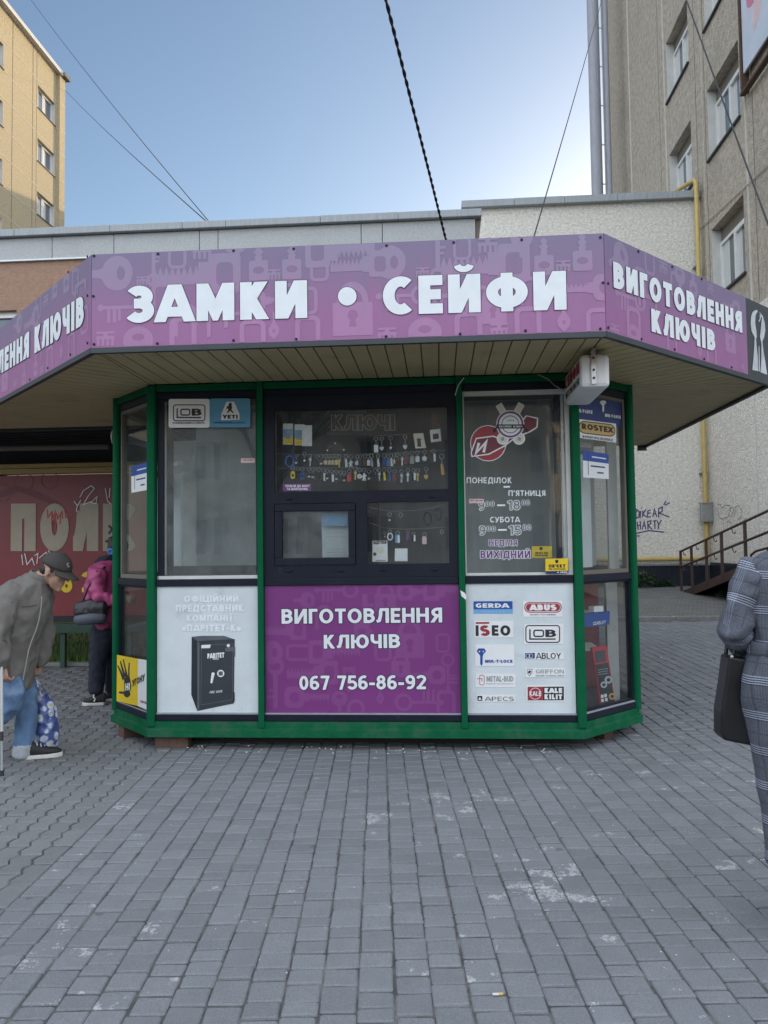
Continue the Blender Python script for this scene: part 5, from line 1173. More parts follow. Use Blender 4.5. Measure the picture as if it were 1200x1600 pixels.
for fr, a, b, z1_, nm in ((FLD, -.52, -.06, 2.18, 'left'), (FRD, .16, .60, 2.30, 'right')):
    q = MB('panel_white'); q.fbox(fr, a, b, 1.36, z1_, -.30, -.28); q.build('side_board', ki)
    q = MB('white_plastic'); q.fbox(fr, a, b, z1_ + .06, z1_ + .10, -.30, -.26); q.build('bracing_strip', ki)
inner('corner_column', 'white_plastic', DX - .19, DX - .10, 6.62, 6.70, .21, 1.24); inner('bracing_strip', 'white_plastic', DX - .16, DX - .08, 6.60, 6.66, 1.34, 2.7)
for z in (.62, .92): inner('shelf', 'white_plastic', .75, DX - .2, 6.85, 7.30, z, z + .02)
q = MB('inner_board'); q.fbox(FI, -1.1, -.98, 2.45, 2.62, -.05, -.03); 
FDs = vert_frame((CX + .10, KY + .28, 0), K, K)
def stand():
    t = thing('display_stand', (1.25, 6.35, .21), 'narrow red and black display stand with metal dials behind the lower right glass', 'display stand')
    fr = FDs; q = MB('dull_red'); a = [fr.px(*p) for p in cP3([(925, 865), (1012, 845), (960, 497), (872, 512)])]; q.slab(fr, a, -.02, 0, 'red'); q.build('frame', t)
    q = MB('ink_black'); b = [fr.px(*p) for p in cP3([(928, 850), (1004, 836), (968, 600), (890, 614)])]; q.poly(fr, b, .002, 'ink_black'); b = [fr.px(*p) for p in cP3([(893, 602), (955, 592), (948, 524), (886, 534)])]; q.poly(fr, b, .002, 'inner_dark')
    for x, y, r in ((968, 705, 24), (940, 735, 20), (990, 805, 20)):
        k = disc((x, y), r, 8) if r != 20 else disc((x, y), r, 18); q.poly(fr, [fr.px(*p) for p in cP3(k)], .004, 'silver_print' if r != 20 or y < 800 else 'gold'); q.poly(fr, [fr.px(*p) for p in cP3(disc((x, y), r * .5))], .005, 'ink_black')
    for x, y in ((930, 805), (950, 800), (932, 830), (955, 825)): q.poly(fr, [fr.px(*p) for p in cP3(rrect(x - 8, y - 10, x + 8, y + 10, 2))], .004, 'sign_white')
    for k in range(3): q.poly(fr, [fr.px(*p) for p in cP3([(905, 648 + k * 14), (965, 638 + k * 14), (965, 634 + k * 14), (905, 644 + k * 14)])], .004, 'letter_grey')
    q.build('printed_face', t)
stand()
c = MB('blue'); fr = FDs; c.slab(fr, [fr.px(*p) for p in cP3([(808, 388), (975, 372), (980, 290), (808, 312)])], -.06, 0, 'blue'); a, b, t_ = cP3([(896, 372), (952, 364), (896, 352)]); write(c, fr, 'ABLOY', a, b, t_, 'sign_white', t=.16, d=.003); line(c, fr, cP3([(876, 372), (892, 369), (892, 356), (878, 358), (878, 366)]), .006, 'sign_white', .003)
o = c.build('shelf_sign', None, origin=fr.p(.1, .9, 0)); tag(o, 'blue shelf sign with white lettering inside the lower right glass', 'sign')
c = MB('sign_white'); c.slab(fr, [fr.px(*p) for p in cP3([(882, 296), (940, 292), (938, 258), (882, 262)])], -.05, 0, 'sign_white'); o = c.build('lock_box', None, origin=fr.p(.1, .95, 0)); tag(o, 'small white lock box on the shelf above the blue sign', 'box')

# ---- canopy
ZS = 2.868
CAN = [(-4.85, 7.86), (-4.85, 7.41), (-2.25, 4.81), (1.06, 4.81), (2.77, 6.52), (2.80, 10.5)]
def soffit(poly, ang, name='soffit'):
    """boards perpendicular to the fascia: rebated planks under a dark deck"""
    q = MB('soffit_brown'); c, s = math.cos(R_(ang)), math.sin(R_(ang))      # board direction
    loc = [(x * c + y * s, -x * s + y * c) for x, y in poly]; v0 = min(p[1] for p in loc); v1 = max(p[1] for p in loc); v = v0 - .03
    FZ = Frame((0, 0, ZS), (c, s, 0), (-s, c, 0), (0, 0, 1))
    while v < v1:
        p = clip_poly(clip_poly(loc, 1, v + .005, False), 1, v + .113, True) if True else []
        if len(p) > 2: q.slab(FZ, p, 0, .008, 'soffit_brown')
        p = clip_poly(clip_poly(loc, 1, v + .100, False), 1, v + .123, True)
        if len(p) > 2: q.slab(FZ, p, .010, .016, 'soffit_gap')
        v += .118
    q.build(name, ki)
soffit([(-2.24, 4.83), (1.05, 4.83), (1.05, 5.90), (-2.27, 5.90)], 90)
soffit([(1.062, 4.84), (2.75, 6.515), (1.595, 6.455), (1.062, 5.92)], -45)
soffit([(2.76, 6.525), (2.78, 10.48), (1.595, 10.48), (1.595, 6.465)], 0)
soffit([(-2.252, 4.84), (-3.90, 6.49), (-2.775, 6.42), (-2.282, 5.92)], 45)
soffit([(-3.92, 6.50), (-4.83, 7.40), (-4.83, 7.84), (-2.775, 7.84), (-2.775, 6.43)], 0)
q = MB('trim_dark'); FZ0 = Frame((0, 0, 0), (1, 0, 0), (0, 1, 0), (0, 0, 1))
q.slab(FZ0, [(-4.83, 7.84), (-4.83, 7.40), (-2.24, 4.83), (1.05, 4.83), (2.75, 6.53), (2.78, 10.48), (-2.8, 10.48), (-2.8, 7.84)], 3.40, 3.44); q.slab(FZ0, [(-4.83, 7.84), (-4.83, 7.40), (-2.24, 4.83), (1.05, 4.83), (2.75, 6.53), (2.78, 10.48), (-2.8, 10.48), (-2.8, 7.84)], 2.885, 2.89); q.build('roof', ki)
q = MB('trim_dark')
for i in range(5):
    a, b = Vector(CAN[i]), Vector(CAN[i + 1]); fr = vert_frame((a.x, a.y, 0), *((b - a).normalized())); L = (b - a).length
    q.fbox(fr, .0, L, 2.840, 2.8745, -.03, .006)
q.fbox(vert_frame((-4.85, 7.86, 0), 1, 0), 0, 2.0, 2.845, 3.2, -.03, 0); q.fbox(vert_frame((2.8, 10.5, 0), -1, 0), 0, .12, 2.80, 3.2, -.03, 0)
q.build('canopy_trim', ki)
FA = vert_frame((0, 4.81, 0), 1, 0); FAL = vert_frame((-2.25, 4.81, 0), K, -K); FAR = vert_frame((1.06, 4.81, 0), K, K)
Z0, Z1 = 2.876, 3.497
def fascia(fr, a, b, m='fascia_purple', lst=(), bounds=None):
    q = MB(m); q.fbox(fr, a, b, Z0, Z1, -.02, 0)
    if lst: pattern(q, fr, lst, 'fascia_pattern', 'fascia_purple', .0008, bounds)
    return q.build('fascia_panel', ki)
LL = 2.6 * math.sqrt(2); LRt = 1.71 * math.sqrt(2); ub = FAR.px(1167, 520)[0]
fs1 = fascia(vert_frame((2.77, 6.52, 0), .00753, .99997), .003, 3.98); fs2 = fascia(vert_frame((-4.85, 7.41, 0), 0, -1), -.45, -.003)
FP = [('round', 183, 427, 50, 0), ('old', 195, 480, 45, 0), ('tall', 240, 412, 30, 0), ('teeth', 222, 438, 22, 0), ('loop', 277, 400, 36, 0), ('saw', 310, 430, 78, 0), ('hook', 290, 500, 46, 0), ('loop', 256, 468, 48, 0), ('u', 286, 522, 48, 0), ('round', 216, 532, 44, 90), ('teeth', 165, 528, 36, 0), ('teeth', 316, 392, 38, 0), ('round', 368, 378, 38, 90), ('blank', 404, 420, 44, 0), ('blank', 456, 418, 44, 0),
    ('teeth', 428, 428, 26, 0), ('loop', 499, 420, 36, 0), ('saw', 528, 392, 60, 180), ('round', 610, 410, 48, 0), ('saw', 566, 414, 52, 0), ('drop', 428, 514, 34, 0), ('u', 481, 518, 44, 0), ('loop', 460, 465, 42, 0), ('padlock', 551, 486, 62, 0), ('loop', 480, 470, 40, 0), ('yale', 420, 470, 40, 180), ('old', 630, 462, 44, 0), ('tall', 684, 400, 36, 0), ('teeth', 660, 425, 26, 0), ('loop', 722, 388, 34, 0), ('saw', 762, 414, 76, 0), ('teeth', 762, 382, 38, 0),
    ('padlock', 770, 480, 42, 0), ('round', 664, 520, 48, 90), ('teeth', 605, 522, 36, 0), ('u', 732, 514, 48, 0), ('teeth', 780, 515, 34, 0), ('round', 815, 372, 32, 90), ('blank', 850, 412, 44, 0), ('blank', 910, 405, 44, 0), ('teeth', 880, 415, 28, 0), ('yale', 920, 450, 52, 0), ('u', 825, 505, 46, 0), ('drop', 881, 500, 40, 0), ('u', 935, 505, 42, 0), ('lever', 700, 470, 40, 0), ('loop', 745, 470, 44, 0), ('loop', 370, 470, 42, 0), ('hook', 340, 505, 40, 0), ('u', 395, 525, 46, 0), ('hook', 828, 455, 40, 0)]
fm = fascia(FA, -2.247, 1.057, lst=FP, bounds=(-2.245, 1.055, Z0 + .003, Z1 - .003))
FPR = [('round', 970, 400, 40, 30), ('loop', 1015, 410, 36, 0), ('teeth', 1036, 418, 30, 0), ('round', 1062, 430, 30, 90), ('blank', 1083, 450, 34, 0), ('old', 985, 465, 44, 0), ('u', 990, 505, 44, 0), ('round', 990, 525, 36, 90), ('loop', 1055, 445, 36, 0), ('teeth', 1110, 452, 26, 0), ('padlock', 1141, 530, 34, 0), ('blank', 1090, 480, 30, 0), ('drop', 1093, 545, 30, 0), ('u', 1112, 560, 36, 0), ('teeth', 960, 515, 30, 0), ('lever', 1010, 470, 40, 0), ('yale', 1142, 480, 34, 0), ('hook', 1050, 540, 36, 0), ('loop', 1000, 440, 40, 0), ('teeth', 1160, 575, 20, 0)]
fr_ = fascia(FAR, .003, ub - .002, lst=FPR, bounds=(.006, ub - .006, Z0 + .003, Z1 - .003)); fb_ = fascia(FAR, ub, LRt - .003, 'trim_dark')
FPL = [('blank', 104, 440, 40, 0), ('blank', 86, 452, 34, 0), ('loop', 118, 440, 36, 0), ('teeth', 72, 470, 30, 0), ('loop', 60, 480, 34, 0), ('round', 30, 505, 30, 0), ('saw', 50, 500, 40, 0), ('drop', 96, 548, 28, 0), ('u', 112, 538, 34, 0), ('u', 78, 560, 34, 0), ('blank', 56, 575, 30, 0), ('teeth', 66, 580, 26, 0), ('hook', 68, 540, 34, 0), ('blank', 38, 590, 26, 0), ('teeth', 24, 600, 24, 0), ('loop', 132, 500, 40, 0), ('lever', 125, 450, 36, 0), ('hook', 20, 560, 36, 0), ('padlock', 8, 590, 34, 0), ('round', 115, 415, 20, 90)]
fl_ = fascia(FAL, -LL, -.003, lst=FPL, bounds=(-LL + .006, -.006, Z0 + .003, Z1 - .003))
q = MB('print_white')
wr(q, FA, cF1, 'ЗАМКИ', 600, 1441, 436, 262, 'print_white', t=.265, d=.004, dy=-25, outline='print_outline', ow=.013, gap=.13)
q.build('lettering', fm); q = MB('print_white'); fpoly(q, FA, cF2(disc((428, 310), 46, 28)), 'print_outline', .004); fpoly(q, FA, cF2(disc((428, 310), 43.5, 28)), 'print_white', .0046); q.build('bullet_dot', fm); q = MB('print_white')
wr(q, FA, cF2, 'СЕЙФИ', 596, 1456, 398, 219, 'print_white', t=.265, d=.004, dy=-26, outline='print_outline', ow=.013, gap=.12); q.build('lettering', fm)
q = MB('print_white'); wr(q, FAR, cF3, 'ВИГОТОВЛЕННЯ', 474, 1077, 268, 146, 'print_white', t=.27, d=.004, dy=214, outline='print_outline', ow=.02, gap=.13)
q.build('lettering', fr_); q = MB('print_white'); wr(q, FAR, cF3, 'КЛЮЧІВ', 652, 951, 474, 366, 'print_white', t=.27, d=.004, dy=95, outline='print_outline', ow=.02, gap=.13); q.build('lettering', fr_)
a = Vector(FAL.px(0, 585)); b = Vector(FAL.px(132, 507)); hh = FAL.px(132, 460)[1] - b.y; L0 = a + (a - b) * (7.6 / 11.6)
q = MB('print_white'); write(q, FAL, 'ВИГОТОВЛЕННЯ КЛЮЧІВ', tuple(L0), tuple(b), tuple(L0 + Vector((0, hh))), 'print_white', t=.27, d=.004, outline='print_outline', ow=.02, gap=.13, uv=True); q.build('lettering', fl_)
# key silhouettes on the dark end panel
q = MB('silver_print'); z5 = crop(1080, 420, 8)
fpoly(q, FAR, z5([(800, 515), (830, 525), (800, 580), (795, 680), (812, 790), (815, 850), (805, 880), (812, 960), (828, 1100), (832, 1280), (760, 1265), (775, 1100), (785, 940), (790, 860), (750, 780), (738, 690), (745, 590), (765, 540)]), 'silver_print', .003); fpoly(q, FAR, z5([(845, 535), (890, 590), (915, 680), (922, 770), (905, 860), (885, 910), (895, 1000), (915, 1120), (945, 1325), (862, 1295), (872, 1120), (875, 940), (855, 850), (870, 700), (880, 620)]), 'silver_print', .003)
fpoly(q, FAR, z5([(850, 575), (868, 590), (860, 640), (845, 670), (838, 650), (852, 625)]), 'silver_print', .0034); fpoly(q, FAR, z5([(838, 970), (846, 970), (856, 1285), (838, 1280)]), 'silver_print', .0034); q.build('key_emblem', fb_)
def screws(fr, pts, par):
    for x, y in pts:
        a, b = fr.px(x, y); q = MB('dark_frame'); q.slab(fr, disc((a, b), .009, 8), .0, .005); q.build('screw', par)
screws(FA, [(147, 400), (247, 397), (365, 392), (459, 389), (604, 384), (709, 379), (815, 375), (938, 371), (146, 463), (942, 442), (147, 538), (246, 537), (365, 532), (463, 530), (603, 526), (719, 522), (821, 517), (938, 514)], fm)
screws(FAR, [(950, 443), (997, 393), (1050, 417), (1096, 436), (950, 512), (1002, 530), (1054, 546), (1100, 561), (1143, 574)], fr_); screws(FAL, [(137, 401), (107, 425), (137, 462), (137, 536), (110, 554), (75, 575), (47, 593)], fl_)

# ---- hanging light box
lb = thing('light_box_sign', (1.07, 5.5, 2.6), 'small white light box sign hanging under the right end of the canopy', 'sign')
q = MB('sign_white'); q.box(.972, 1.163, 5.20, 5.885, 2.606, 2.832); q.build('box', lb, bevel=.028)
FB2 = Frame((.972, 0, 0), (0, -1, 0), (0, 0, 1), (-1, 0, 0)); q = MB('dull_red')
write(q, FB2, 'СЕЙФИ', (-5.84, 2.715), (-5.25, 2.715), (-5.84, 2.80), 'dull_red', t=.3, d=.003, uv=True); q.build('lettering', lb); q = MB('ink_black'); write(q, FB2, '067 756 86 92', (-5.82, 2.645), (-5.27, 2.645), (-5.82, 2.69), 'ink_black', t=.24, d=.003, uv=True); q.build('lettering', lb)
q = MB('steel'); a = on_y(928, 597, 5.19).x; q.box(a - .016, a + .016, 5.186, 5.196, 2.625, 2.866); q.box(a - .016, a + .016, 5.15, 5.26, 2.848, 2.866, 'steel'); q.build('bracket', lb)
for z in (2.665, 2.72, 2.80):
    q = MB('dark_frame'); q.tube([(a, 5.178, z), (a, 5.187, z)], .008, 8); q.build('bolt', lb)
q = MB('white_plastic'); q.tube([on_y(x, y, KY - .08) for x, y in ((725, 590), (716, 602), (711, 618))], .004, 6); o = q.build('loose_wire', ki)
q = MB('wire_pale'); q.tube([on_y(x, y, KY - .06) for x, y in ((840, 585), (856, 592), (866, 602), (884, 612))], .003, 5); q.build('loose_wire', ki)
q = MB('wire_pale'); q.ell(on_y(178, 683, 6.50), (.012, .06, .07), m='white_plastic'); q.build('lamp', ki)
# bricks carrying the kiosk
for x, y, l, a, n in ((-2.12, 6.0, .26, 3, 'reddish brick propping the left front corner of the kiosk'), (-2.60, 6.36, .20, 45, 'reddish brick propping the left rear facet of the kiosk'), (-1.39, 6.24, .25, 0, 'shadowed brick under the left middle post of the kiosk'), (.17, 6.24, .25, 0, 'shadowed brick under the right middle post of the kiosk'), (1.25, 6.40, .22, -45, 'brick under the right facet of the kiosk')):
    q = MB('brick'); h = Matrix.Rotation(R_(a), 4, 'Z'); 
    q.hexa([Vector((x, y, 0)) + h @ Vector(p) for p in ((-l / 2, -.06, -.005), (l / 2, -.06, -.005), (l / 2, .06, -.005), (-l / 2, .06, -.005), (-l / 2, -.06, .10), (l / 2, -.06, .10), (l / 2, .06, .10), (-l / 2, .06, .10))]); o = q.build('brick', None, origin=(x, y, 0), bevel=.006); tag(o, n, 'brick', 'bricks under the kiosk')

# ================================================================== KEY FOBS AND CARDS IN THE CENTRE WINDOW
FH = vert_frame((0, KY + .075, 0), 1, 0)
def cord(label, pts):
    q = MB('wire_pale'); P = [FH.p(*kp(FH, x, y, cM), -.004) for x, y in pts]; q.tube(P, .0014, 5); tag(q.build('display_cord', ki), label)
cord('upper display cord with a few silver rings in the wide window', [(640, 268), (760, 272), (890, 262)])
cord('middle display cord carrying dark and gold fobs in the wide window', [(78, 382), (330, 390), (620, 384), (900, 372), (1110, 360)])
cord('lower display cord carrying coloured fobs in the wide window', [(85, 470), (300, 468), (620, 470), (900, 462)])
cord('upper sagging cord in the small right light', [(650, 708), (760, 730), (900, 728), (1020, 712), (1112, 686)])
cord('lower sagging cord in the small right light', [(648, 800), (740, 832), (860, 840), (980, 836), (1112, 826)])
def fob(kind, m, x, y, label, s=1., cat='key fob', lift=34, group='key fobs hanging in the kiosk window'):
    a, b = kp(FH, x, y, cM); px = 1 / 1198 * 6.0 * (310 / 1200); q = MB(m); R = lambda v: v * px * s
    base = FH.p(a, b, 0)
    if lift:
        c = (a, b + R(lift)); n = 14; q.tube([FH.p(c[0] + R(11) * math.cos(6.283 * i / n), c[1] + R(11) * math.sin(6.283 * i / n), .002) for i in range(n)], R(2.0), 5, 'steel', closed=True)
        q.tube([FH.p(a, c[1] - R(11), .002), FH.p(a, b + R(14), .002)], R(1.4), 5, 'steel')
    sl = lambda pts, d=.008, mm=m, d0=0: q.slab(FH, [(a + R(u_), b + R(v_)) for u_, v_ in pts], d0, d, mm)
    if kind == 'oval': sl(rrect(-13, -26, 13, 22, 12)); sl(rrect(-6, -14, 6, 4, 4), .0095, 'ink_black', .0082)
    elif kind == 'tag': sl(rrect(-13, -24, 13, 22, 4))
    elif kind == 'two': sl(rrect(-13, -24, 0, 22, 3)); sl(rrect(.5, -24, 13, 22, 3), .0078, 'sign_white')
    elif kind == 'disc': sl(disc((0, 0), 15, 14)); sl(disc((0, 0), 8, 12), .009, 'steel', .0082)
    elif kind == 'ring':
        n = 18; q.tube([FH.p(a + R(15) * math.cos(6.283 * i / n), b + R(20) * math.sin(6.283 * i / n), .003) for i in range(n)], R(4), 6, m, closed=True)
    elif kind == 'key': sl(disc((0, 14), 10, 12)); sl([(-4, 6), (4, 6), (4, -26), (-1, -30), (-8, -22), (-4, -18), (-8, -12), (-4, -8)], .006)
    elif kind == 'strap': sl([(-6, 24), (6, 24), (12, -24), (-3, -26)])
    elif kind == 'heart': sl([(0, -16), (14, 2), (12, 12), (5, 13), (0, 7), (-5, 13), (-12, 12), (-14, 2)])
    elif kind == 'figure': sl(disc((0, 14), 7, 10)); sl([(-5, 8), (5, 8), (16, 12), (14, 4), (6, -2), (12, -24), (4, -26), (0, -10), (-5, -26), (-12, -22), (-6, -2), (-16, -4), (-14, 4)])
    elif kind == 'loop':
        for k, w_ in ((0, 22), (5, 17)):
            n = 22; q.tube([FH.p(a + R(w_) * math.sin(6.283 * i / n) * (1 - .5 * math.cos(3.14 * i / n) * 0), b + R(34) * math.cos(6.283 * i / n) - R(k), .003 + .003 * math.sin(i + k)) for i in range(n)], R(2.6), 5, m, closed=True)
    elif kind == 'car': sl(rrect(-13, -18, 13, 18, 6)); sl(rrect(-8, -12, 8, -2, 3), .0095, 'steel', .0082)
    o = q.build('key_fob', None, origin=base); tag(o, label, cat, group)
low = 'low in the wide window'; midc = 'on the wide window middle cord'; upc = 'high in the wide window'
for a in (
    ('oval', 'yellow', 185, 510, f'yellow oval fob {low}, leftmost there'), ('ring', 'ink_black', 217, 512, f'dark loop fob {low} between the yellow and blue ovals'), ('oval', 'blue', 242, 514, f'blue oval fob {low}, right of the dark loop'),
    ('car', 'ink_black', 283, 515, f'black remote fob {low}, just right of the blue oval'), ('car', 'safe_dark', 306, 518, f'dark grey remote fob {low}, second past the blue oval'), ('tag', 'black', 340, 518, f'plain black tag {low}, left of the half white tag'), ('two', 'ink_black', 370, 524, f'half white half black tag {low}, left of its twin'), ('car', 'black', 392, 526, f'black remote {low} between two half white tags'), ('two', 'black', 420, 530, f'half white tag {low}, nearer the centre gap'),
    ('tag', 'safe_dark', 474, 535, f'dark grey tag {low}, left half of the dark pair'), ('car', 'black', 494, 538, f'black remote {low} beside the red fob'), ('tag', 'red', 526, 528, f'bright red fob {low}'), ('key', 'gold', 563, 512, f'gold key shaped fob {low} left of the dark post'), ('figure', 'sign_white', 616, 522, f'white skeleton figure fob {low} in front of the dark post'),
    ('loop', 'black', 684, 525, f'large black cord loop {low}'), ('strap', 'yellow', 737, 520, f'yellow strap fob {low} right of the cord loop'), ('strap', 'blue', 768, 524, f'blue strap fob {low} right of the yellow strap'), ('key', 'steel', 842, 530, f'silver key {low}, left of two silver keys'), ('key', 'silver_print', 880, 524, f'silver key {low}, right of two silver keys'),
    ('disc', 'black', 255, 425, f'black round fob with a big ring {midc}, near the coil'), ('tag', 'black', 330, 435, f'black tag {midc}, left of the black remote'), ('car', 'ink_black', 356, 437, f'black remote {midc} touching the gold discs'), ('disc', 'gold', 384, 436, f'gold disc {midc}, first of four'), ('disc', 'gold', 405, 436, f'gold disc {midc}, second of four'), ('disc', 'gold', 426, 436, f'gold disc {midc}, third of four'), ('disc', 'yellow', 447, 436, f'shiny yellow gold disc {midc}, last of the four discs'),
    ('strap', 'silver_print', 505, 440, f'silver strap {midc}, right of the gold discs'), ('figure', 'steel', 535, 442, f'silver figure charm {midc}, left of the brown fob'), ('tag', 'brick', 620, 436, f'reddish brown fob {midc} in front of the dark post'), ('strap', 'letter_grey', 660, 436, f'grey strap fob {midc}, right of the brown fob'), ('strap', 'steel', 700, 437, f'silver strap {midc}, left of the dark blue fob'), ('tag', 'deep_blue', 738, 434, f'dark blue fob {midc}'), ('strap', 'silver_print', 780, 434, f'pale silver strap {midc}, right of the dark blue fob'), ('tag', 'rail_brown', 816, 430, f'dark brown fob {midc}, right of the pale strap'),
    ('tag', 'maroon', 872, 420, f'maroon fob {midc}'), ('tag', 'letter_grey', 905, 420, f'grey fob {midc} beside the maroon one'), ('car', 'steel', 938, 416, f'silver remote {midc}, left of the round silver fob'), ('disc', 'steel', 980, 413, f'round silver fob {midc}'), ('two', 'safe_dark', 1035, 406, f'half white tag {midc}, near the right edge of the pane'),
    ('tag', 'sign_white', 688, 352, f'white square fob {upc}'), ('heart', 'steel', 722, 352, f'small silver charm {upc}, right of the white square'), ('disc', 'black', 777, 348, f'black round fob {upc}'), ('heart', 'silver_print', 863, 343, f'silver heart {upc}, rightmost there')):
    fob(*a, lift=60 if 'high in' in a[4] else 40)
for x, y, k_, m_, lab in ((205, 432, 'car', 'safe_dark', f'dark remote {midc}, between the coil and the big ring'), (290, 432, 'key', 'steel', f'silver key {midc}, right of the big ring'), (466, 438, 'key', 'gold', f'gold key {midc}, right of the last gold disc'), (574, 440, 'disc', 'steel', f'silver disc {midc}, left of the dark post'), (592, 438, 'tag', 'ink_black', f'black tag {midc} against the dark post'), (640, 438, 'car', 'silver_print', f'pale remote {midc}, just past the dark post'), (760, 436, 'tag', 'flower_blue', f'mid blue fob {midc}, right of the dark blue one'), (798, 432, 'disc', 'gold', f'gold disc {midc}, alone right of the post'), (846, 428, 'key', 'steel', f'silver key {midc}, left of the maroon fob'),
    (448, 530, 'car', 'rail_brown', f'brown remote {low}, left of the dark pair'), (588, 520, 'disc', 'sign_white', f'white disc {low}, left of the skeleton'), (645, 528, 'car', 'black', f'black remote {low}, right of the skeleton'), (708, 520, 'key', 'steel', f'silver key {low}, right of the large loop'), (800, 528, 'tag', 'maroon', f'maroon tag {low}'), (915, 520, 'two', 'ink_black', f'half white tag {low}, far right of the row'), (940, 522, 'key', 'gold', f'gold key {low}, far right of the row')):
    fob(k_, m_, x, y, lab, .95, lift=40)
fob('heart', 'gold', 990, 524, 'gold heart hanging below two rings, right part of the wide window', lift=48); fob('strap', 'gold', 1086, 478, 'brass bottle opener hanging at the right edge of the wide window', 1.3, lift=60)
fob('ring', 'flower_blue', 165, 430, 'teal coiled key cord at the left of the wide window', 1.7, lift=0); fob('disc', 'ink_black', 770, 784, 'black star charm on a ring in the small right light', lift=34); fob('heart', 'safe_dark', 838, 786, 'dark heart charm on a ring in the small right light', lift=34)
fob('loop', 'black', 1000, 772, 'wide black cord loop in the small right light', 1.1, lift=0); fob('loop', 'ink_black', 1065, 748, 'narrow black cord loop at the right edge of the small light', lift=0)
fob('disc', 'brick', 741, 884, 'reddish bead charm in the small right light, left of the white ring', .7, lift=30); fob('ring', 'sign_white', 772, 885, 'white ring fob in the small right light', lift=30); fob('two', 'sky_blue', 818, 898, 'blue and white block fob in the small right light'); fob('tag', 'violet', 880, 888, 'violet fob in the small right light', .8); fob('two', 'black', 915, 893, 'black and white block fob in the small right light', .8); fob('tag', 'pale_pink', 980, 906, 'pink block fob in the small right light'); fob('ring', 'steel', 1085, 856, 'bare steel ring on the lower cord of the small right light', .6, lift=0)
def paper(name, label, cat, pts, m, extra=None, d=0):
    q = MB(m); q.slab(FH, [kp(FH, x, y, cM) for x, y in pts], d, d + .002, m)
    if extra: extra(q)
    o = q.build(name, None, origin=FH.p(*kp(FH, *pts[0], cM))); tag(o, label, cat); return o
def pack(q, x, y): fpoly(q, FH, cM([(x - 28, y + 58), (x + 28, y + 60), (x + 28, y + 12), (x - 28, y + 20)]), 'yellow', .003); fpoly(q, FH, cM([(x - 28, y + 20), (x + 28, y + 12), (x + 28, y - 30), (x - 28, y - 30)]), 'sky_blue', .003); fpoly(q, FH, cM([(x - 16, y + 28), (x + 16, y + 28), (x + 12, y - 16), (x, y - 24), (x - 8, y - 8)]), 'letter_grey', .0035)
for x, y, lab in ((155, 265, 'blue and yellow blister pack, left and apart from two others'), (225, 270, 'blue and yellow blister pack, middle of three by the left edge'), (270, 275, 'blue and yellow blister pack overlapping the middle one from the right')):
    paper('blister_pack', lab, 'pack', [(x - 30, y + 62), (x + 30, y + 62), (x + 30, y - 64), (x - 30, y - 64)], 'sign_white', lambda q, x=x, y=y: pack(q, x, y), d=.002 * (x > 240))
paper('price_card', 'cream card with a metal charm in the wide window', 'card', [(925, 352), (990, 348), (972, 258), (912, 262)], 'cream', lambda q: (fpoly(q, FH, cM([(938, 340), (962, 342), (956, 290), (936, 290)]), 'brick', .003), line(q, FH, cM([(930, 300), (968, 296)]), .003, 'ink_black', .003)))
paper('framed_card', 'white square card with a dark window near the right edge of the pane', 'card', [(1020, 314), (1082, 306), (1076, 232), (1012, 240)], 'sign_white', lambda q: fpoly(q, FH, cM([(1032, 298), (1068, 292), (1064, 260), (1030, 264)]), 'ink_black', .003))
paper('leather_key_case', 'brown pointed leather key case at the top right of the wide window', 'key case', [(1050, 236), (1086, 205), (1066, 160), (1034, 138), (1016, 165), (1018, 205)], 'brick')
paper('hanger_plate', 'dark fan shaped plate hanging at the middle of the wide window', 'plate', [(372, 372), (514, 376), (500, 345), (470, 325), (440, 318), (405, 330)], 'black', lambda q: [fpoly(q, FH, cM(disc(p, 5)), 'sign_white', .003) for p in ((393, 362), (440, 320), (492, 360))])
def neon(q): write(q, FH, 'КЛЮЧІ', *[kp(FH, *p, cM) for p in ((420, 240), (800, 240), (420, 150))], 'rail_brown', t=.22, d=.003, outline='letter_grey', ow=.035, uv=True)
paper('unlit_sign', 'unlit dark sign board with outlined letters at the top of the wide window', 'sign', [(392, 265), (822, 262), (824, 130), (388, 132)], 'black', neon, d=-.03)
paper('review_card', 'white card with dark heading at the foot of the small right light', 'card', [(665, 1036), (758, 1036), (756, 908), (666, 910)], 'sign_white', lambda q: (write(q, FH, 'ВІДГУКИ', *[kp(FH, *p, cM) for p in ((672, 930), (750, 928), (672, 912))], 'ink_black', t=.25, d=.003, uv=True), fpoly(q, FH, cM(disc((712, 965), 24)), 'cream', .003), fpoly(q, FH, cM(disc((680, 990), 11)), 'brick', .004), fpoly(q, FH, cM([(684, 1032), (745, 1032), (745, 1026), (684, 1026)]), 'letter_grey', .003)))
paper('white_card', 'small plain white card right of the headed card in the small right light', 'card', [(800, 1033), (878, 1033), (878, 956), (802, 956)], 'sign_white', lambda q: fpoly(q, FH, cM([(808, 1027), (870, 1027), (870, 963), (808, 963)]), 'letter_pale', .003))
paper('poster', 'pale blue poster behind the hatch pane', 'poster', [(358, 1010), (520, 1010), (520, 728), (350, 728)], 'panel_white', lambda q: (fpoly(q, FH, cM([(362, 820), (516, 820), (516, 735), (358, 735)]), 'sky_blue', .003), [line(q, FH, cM([(385, y), (500, y)]), .003, 'letter_grey', .003) for y in (860, 885, 960, 980, 1000)]), d=-.05)

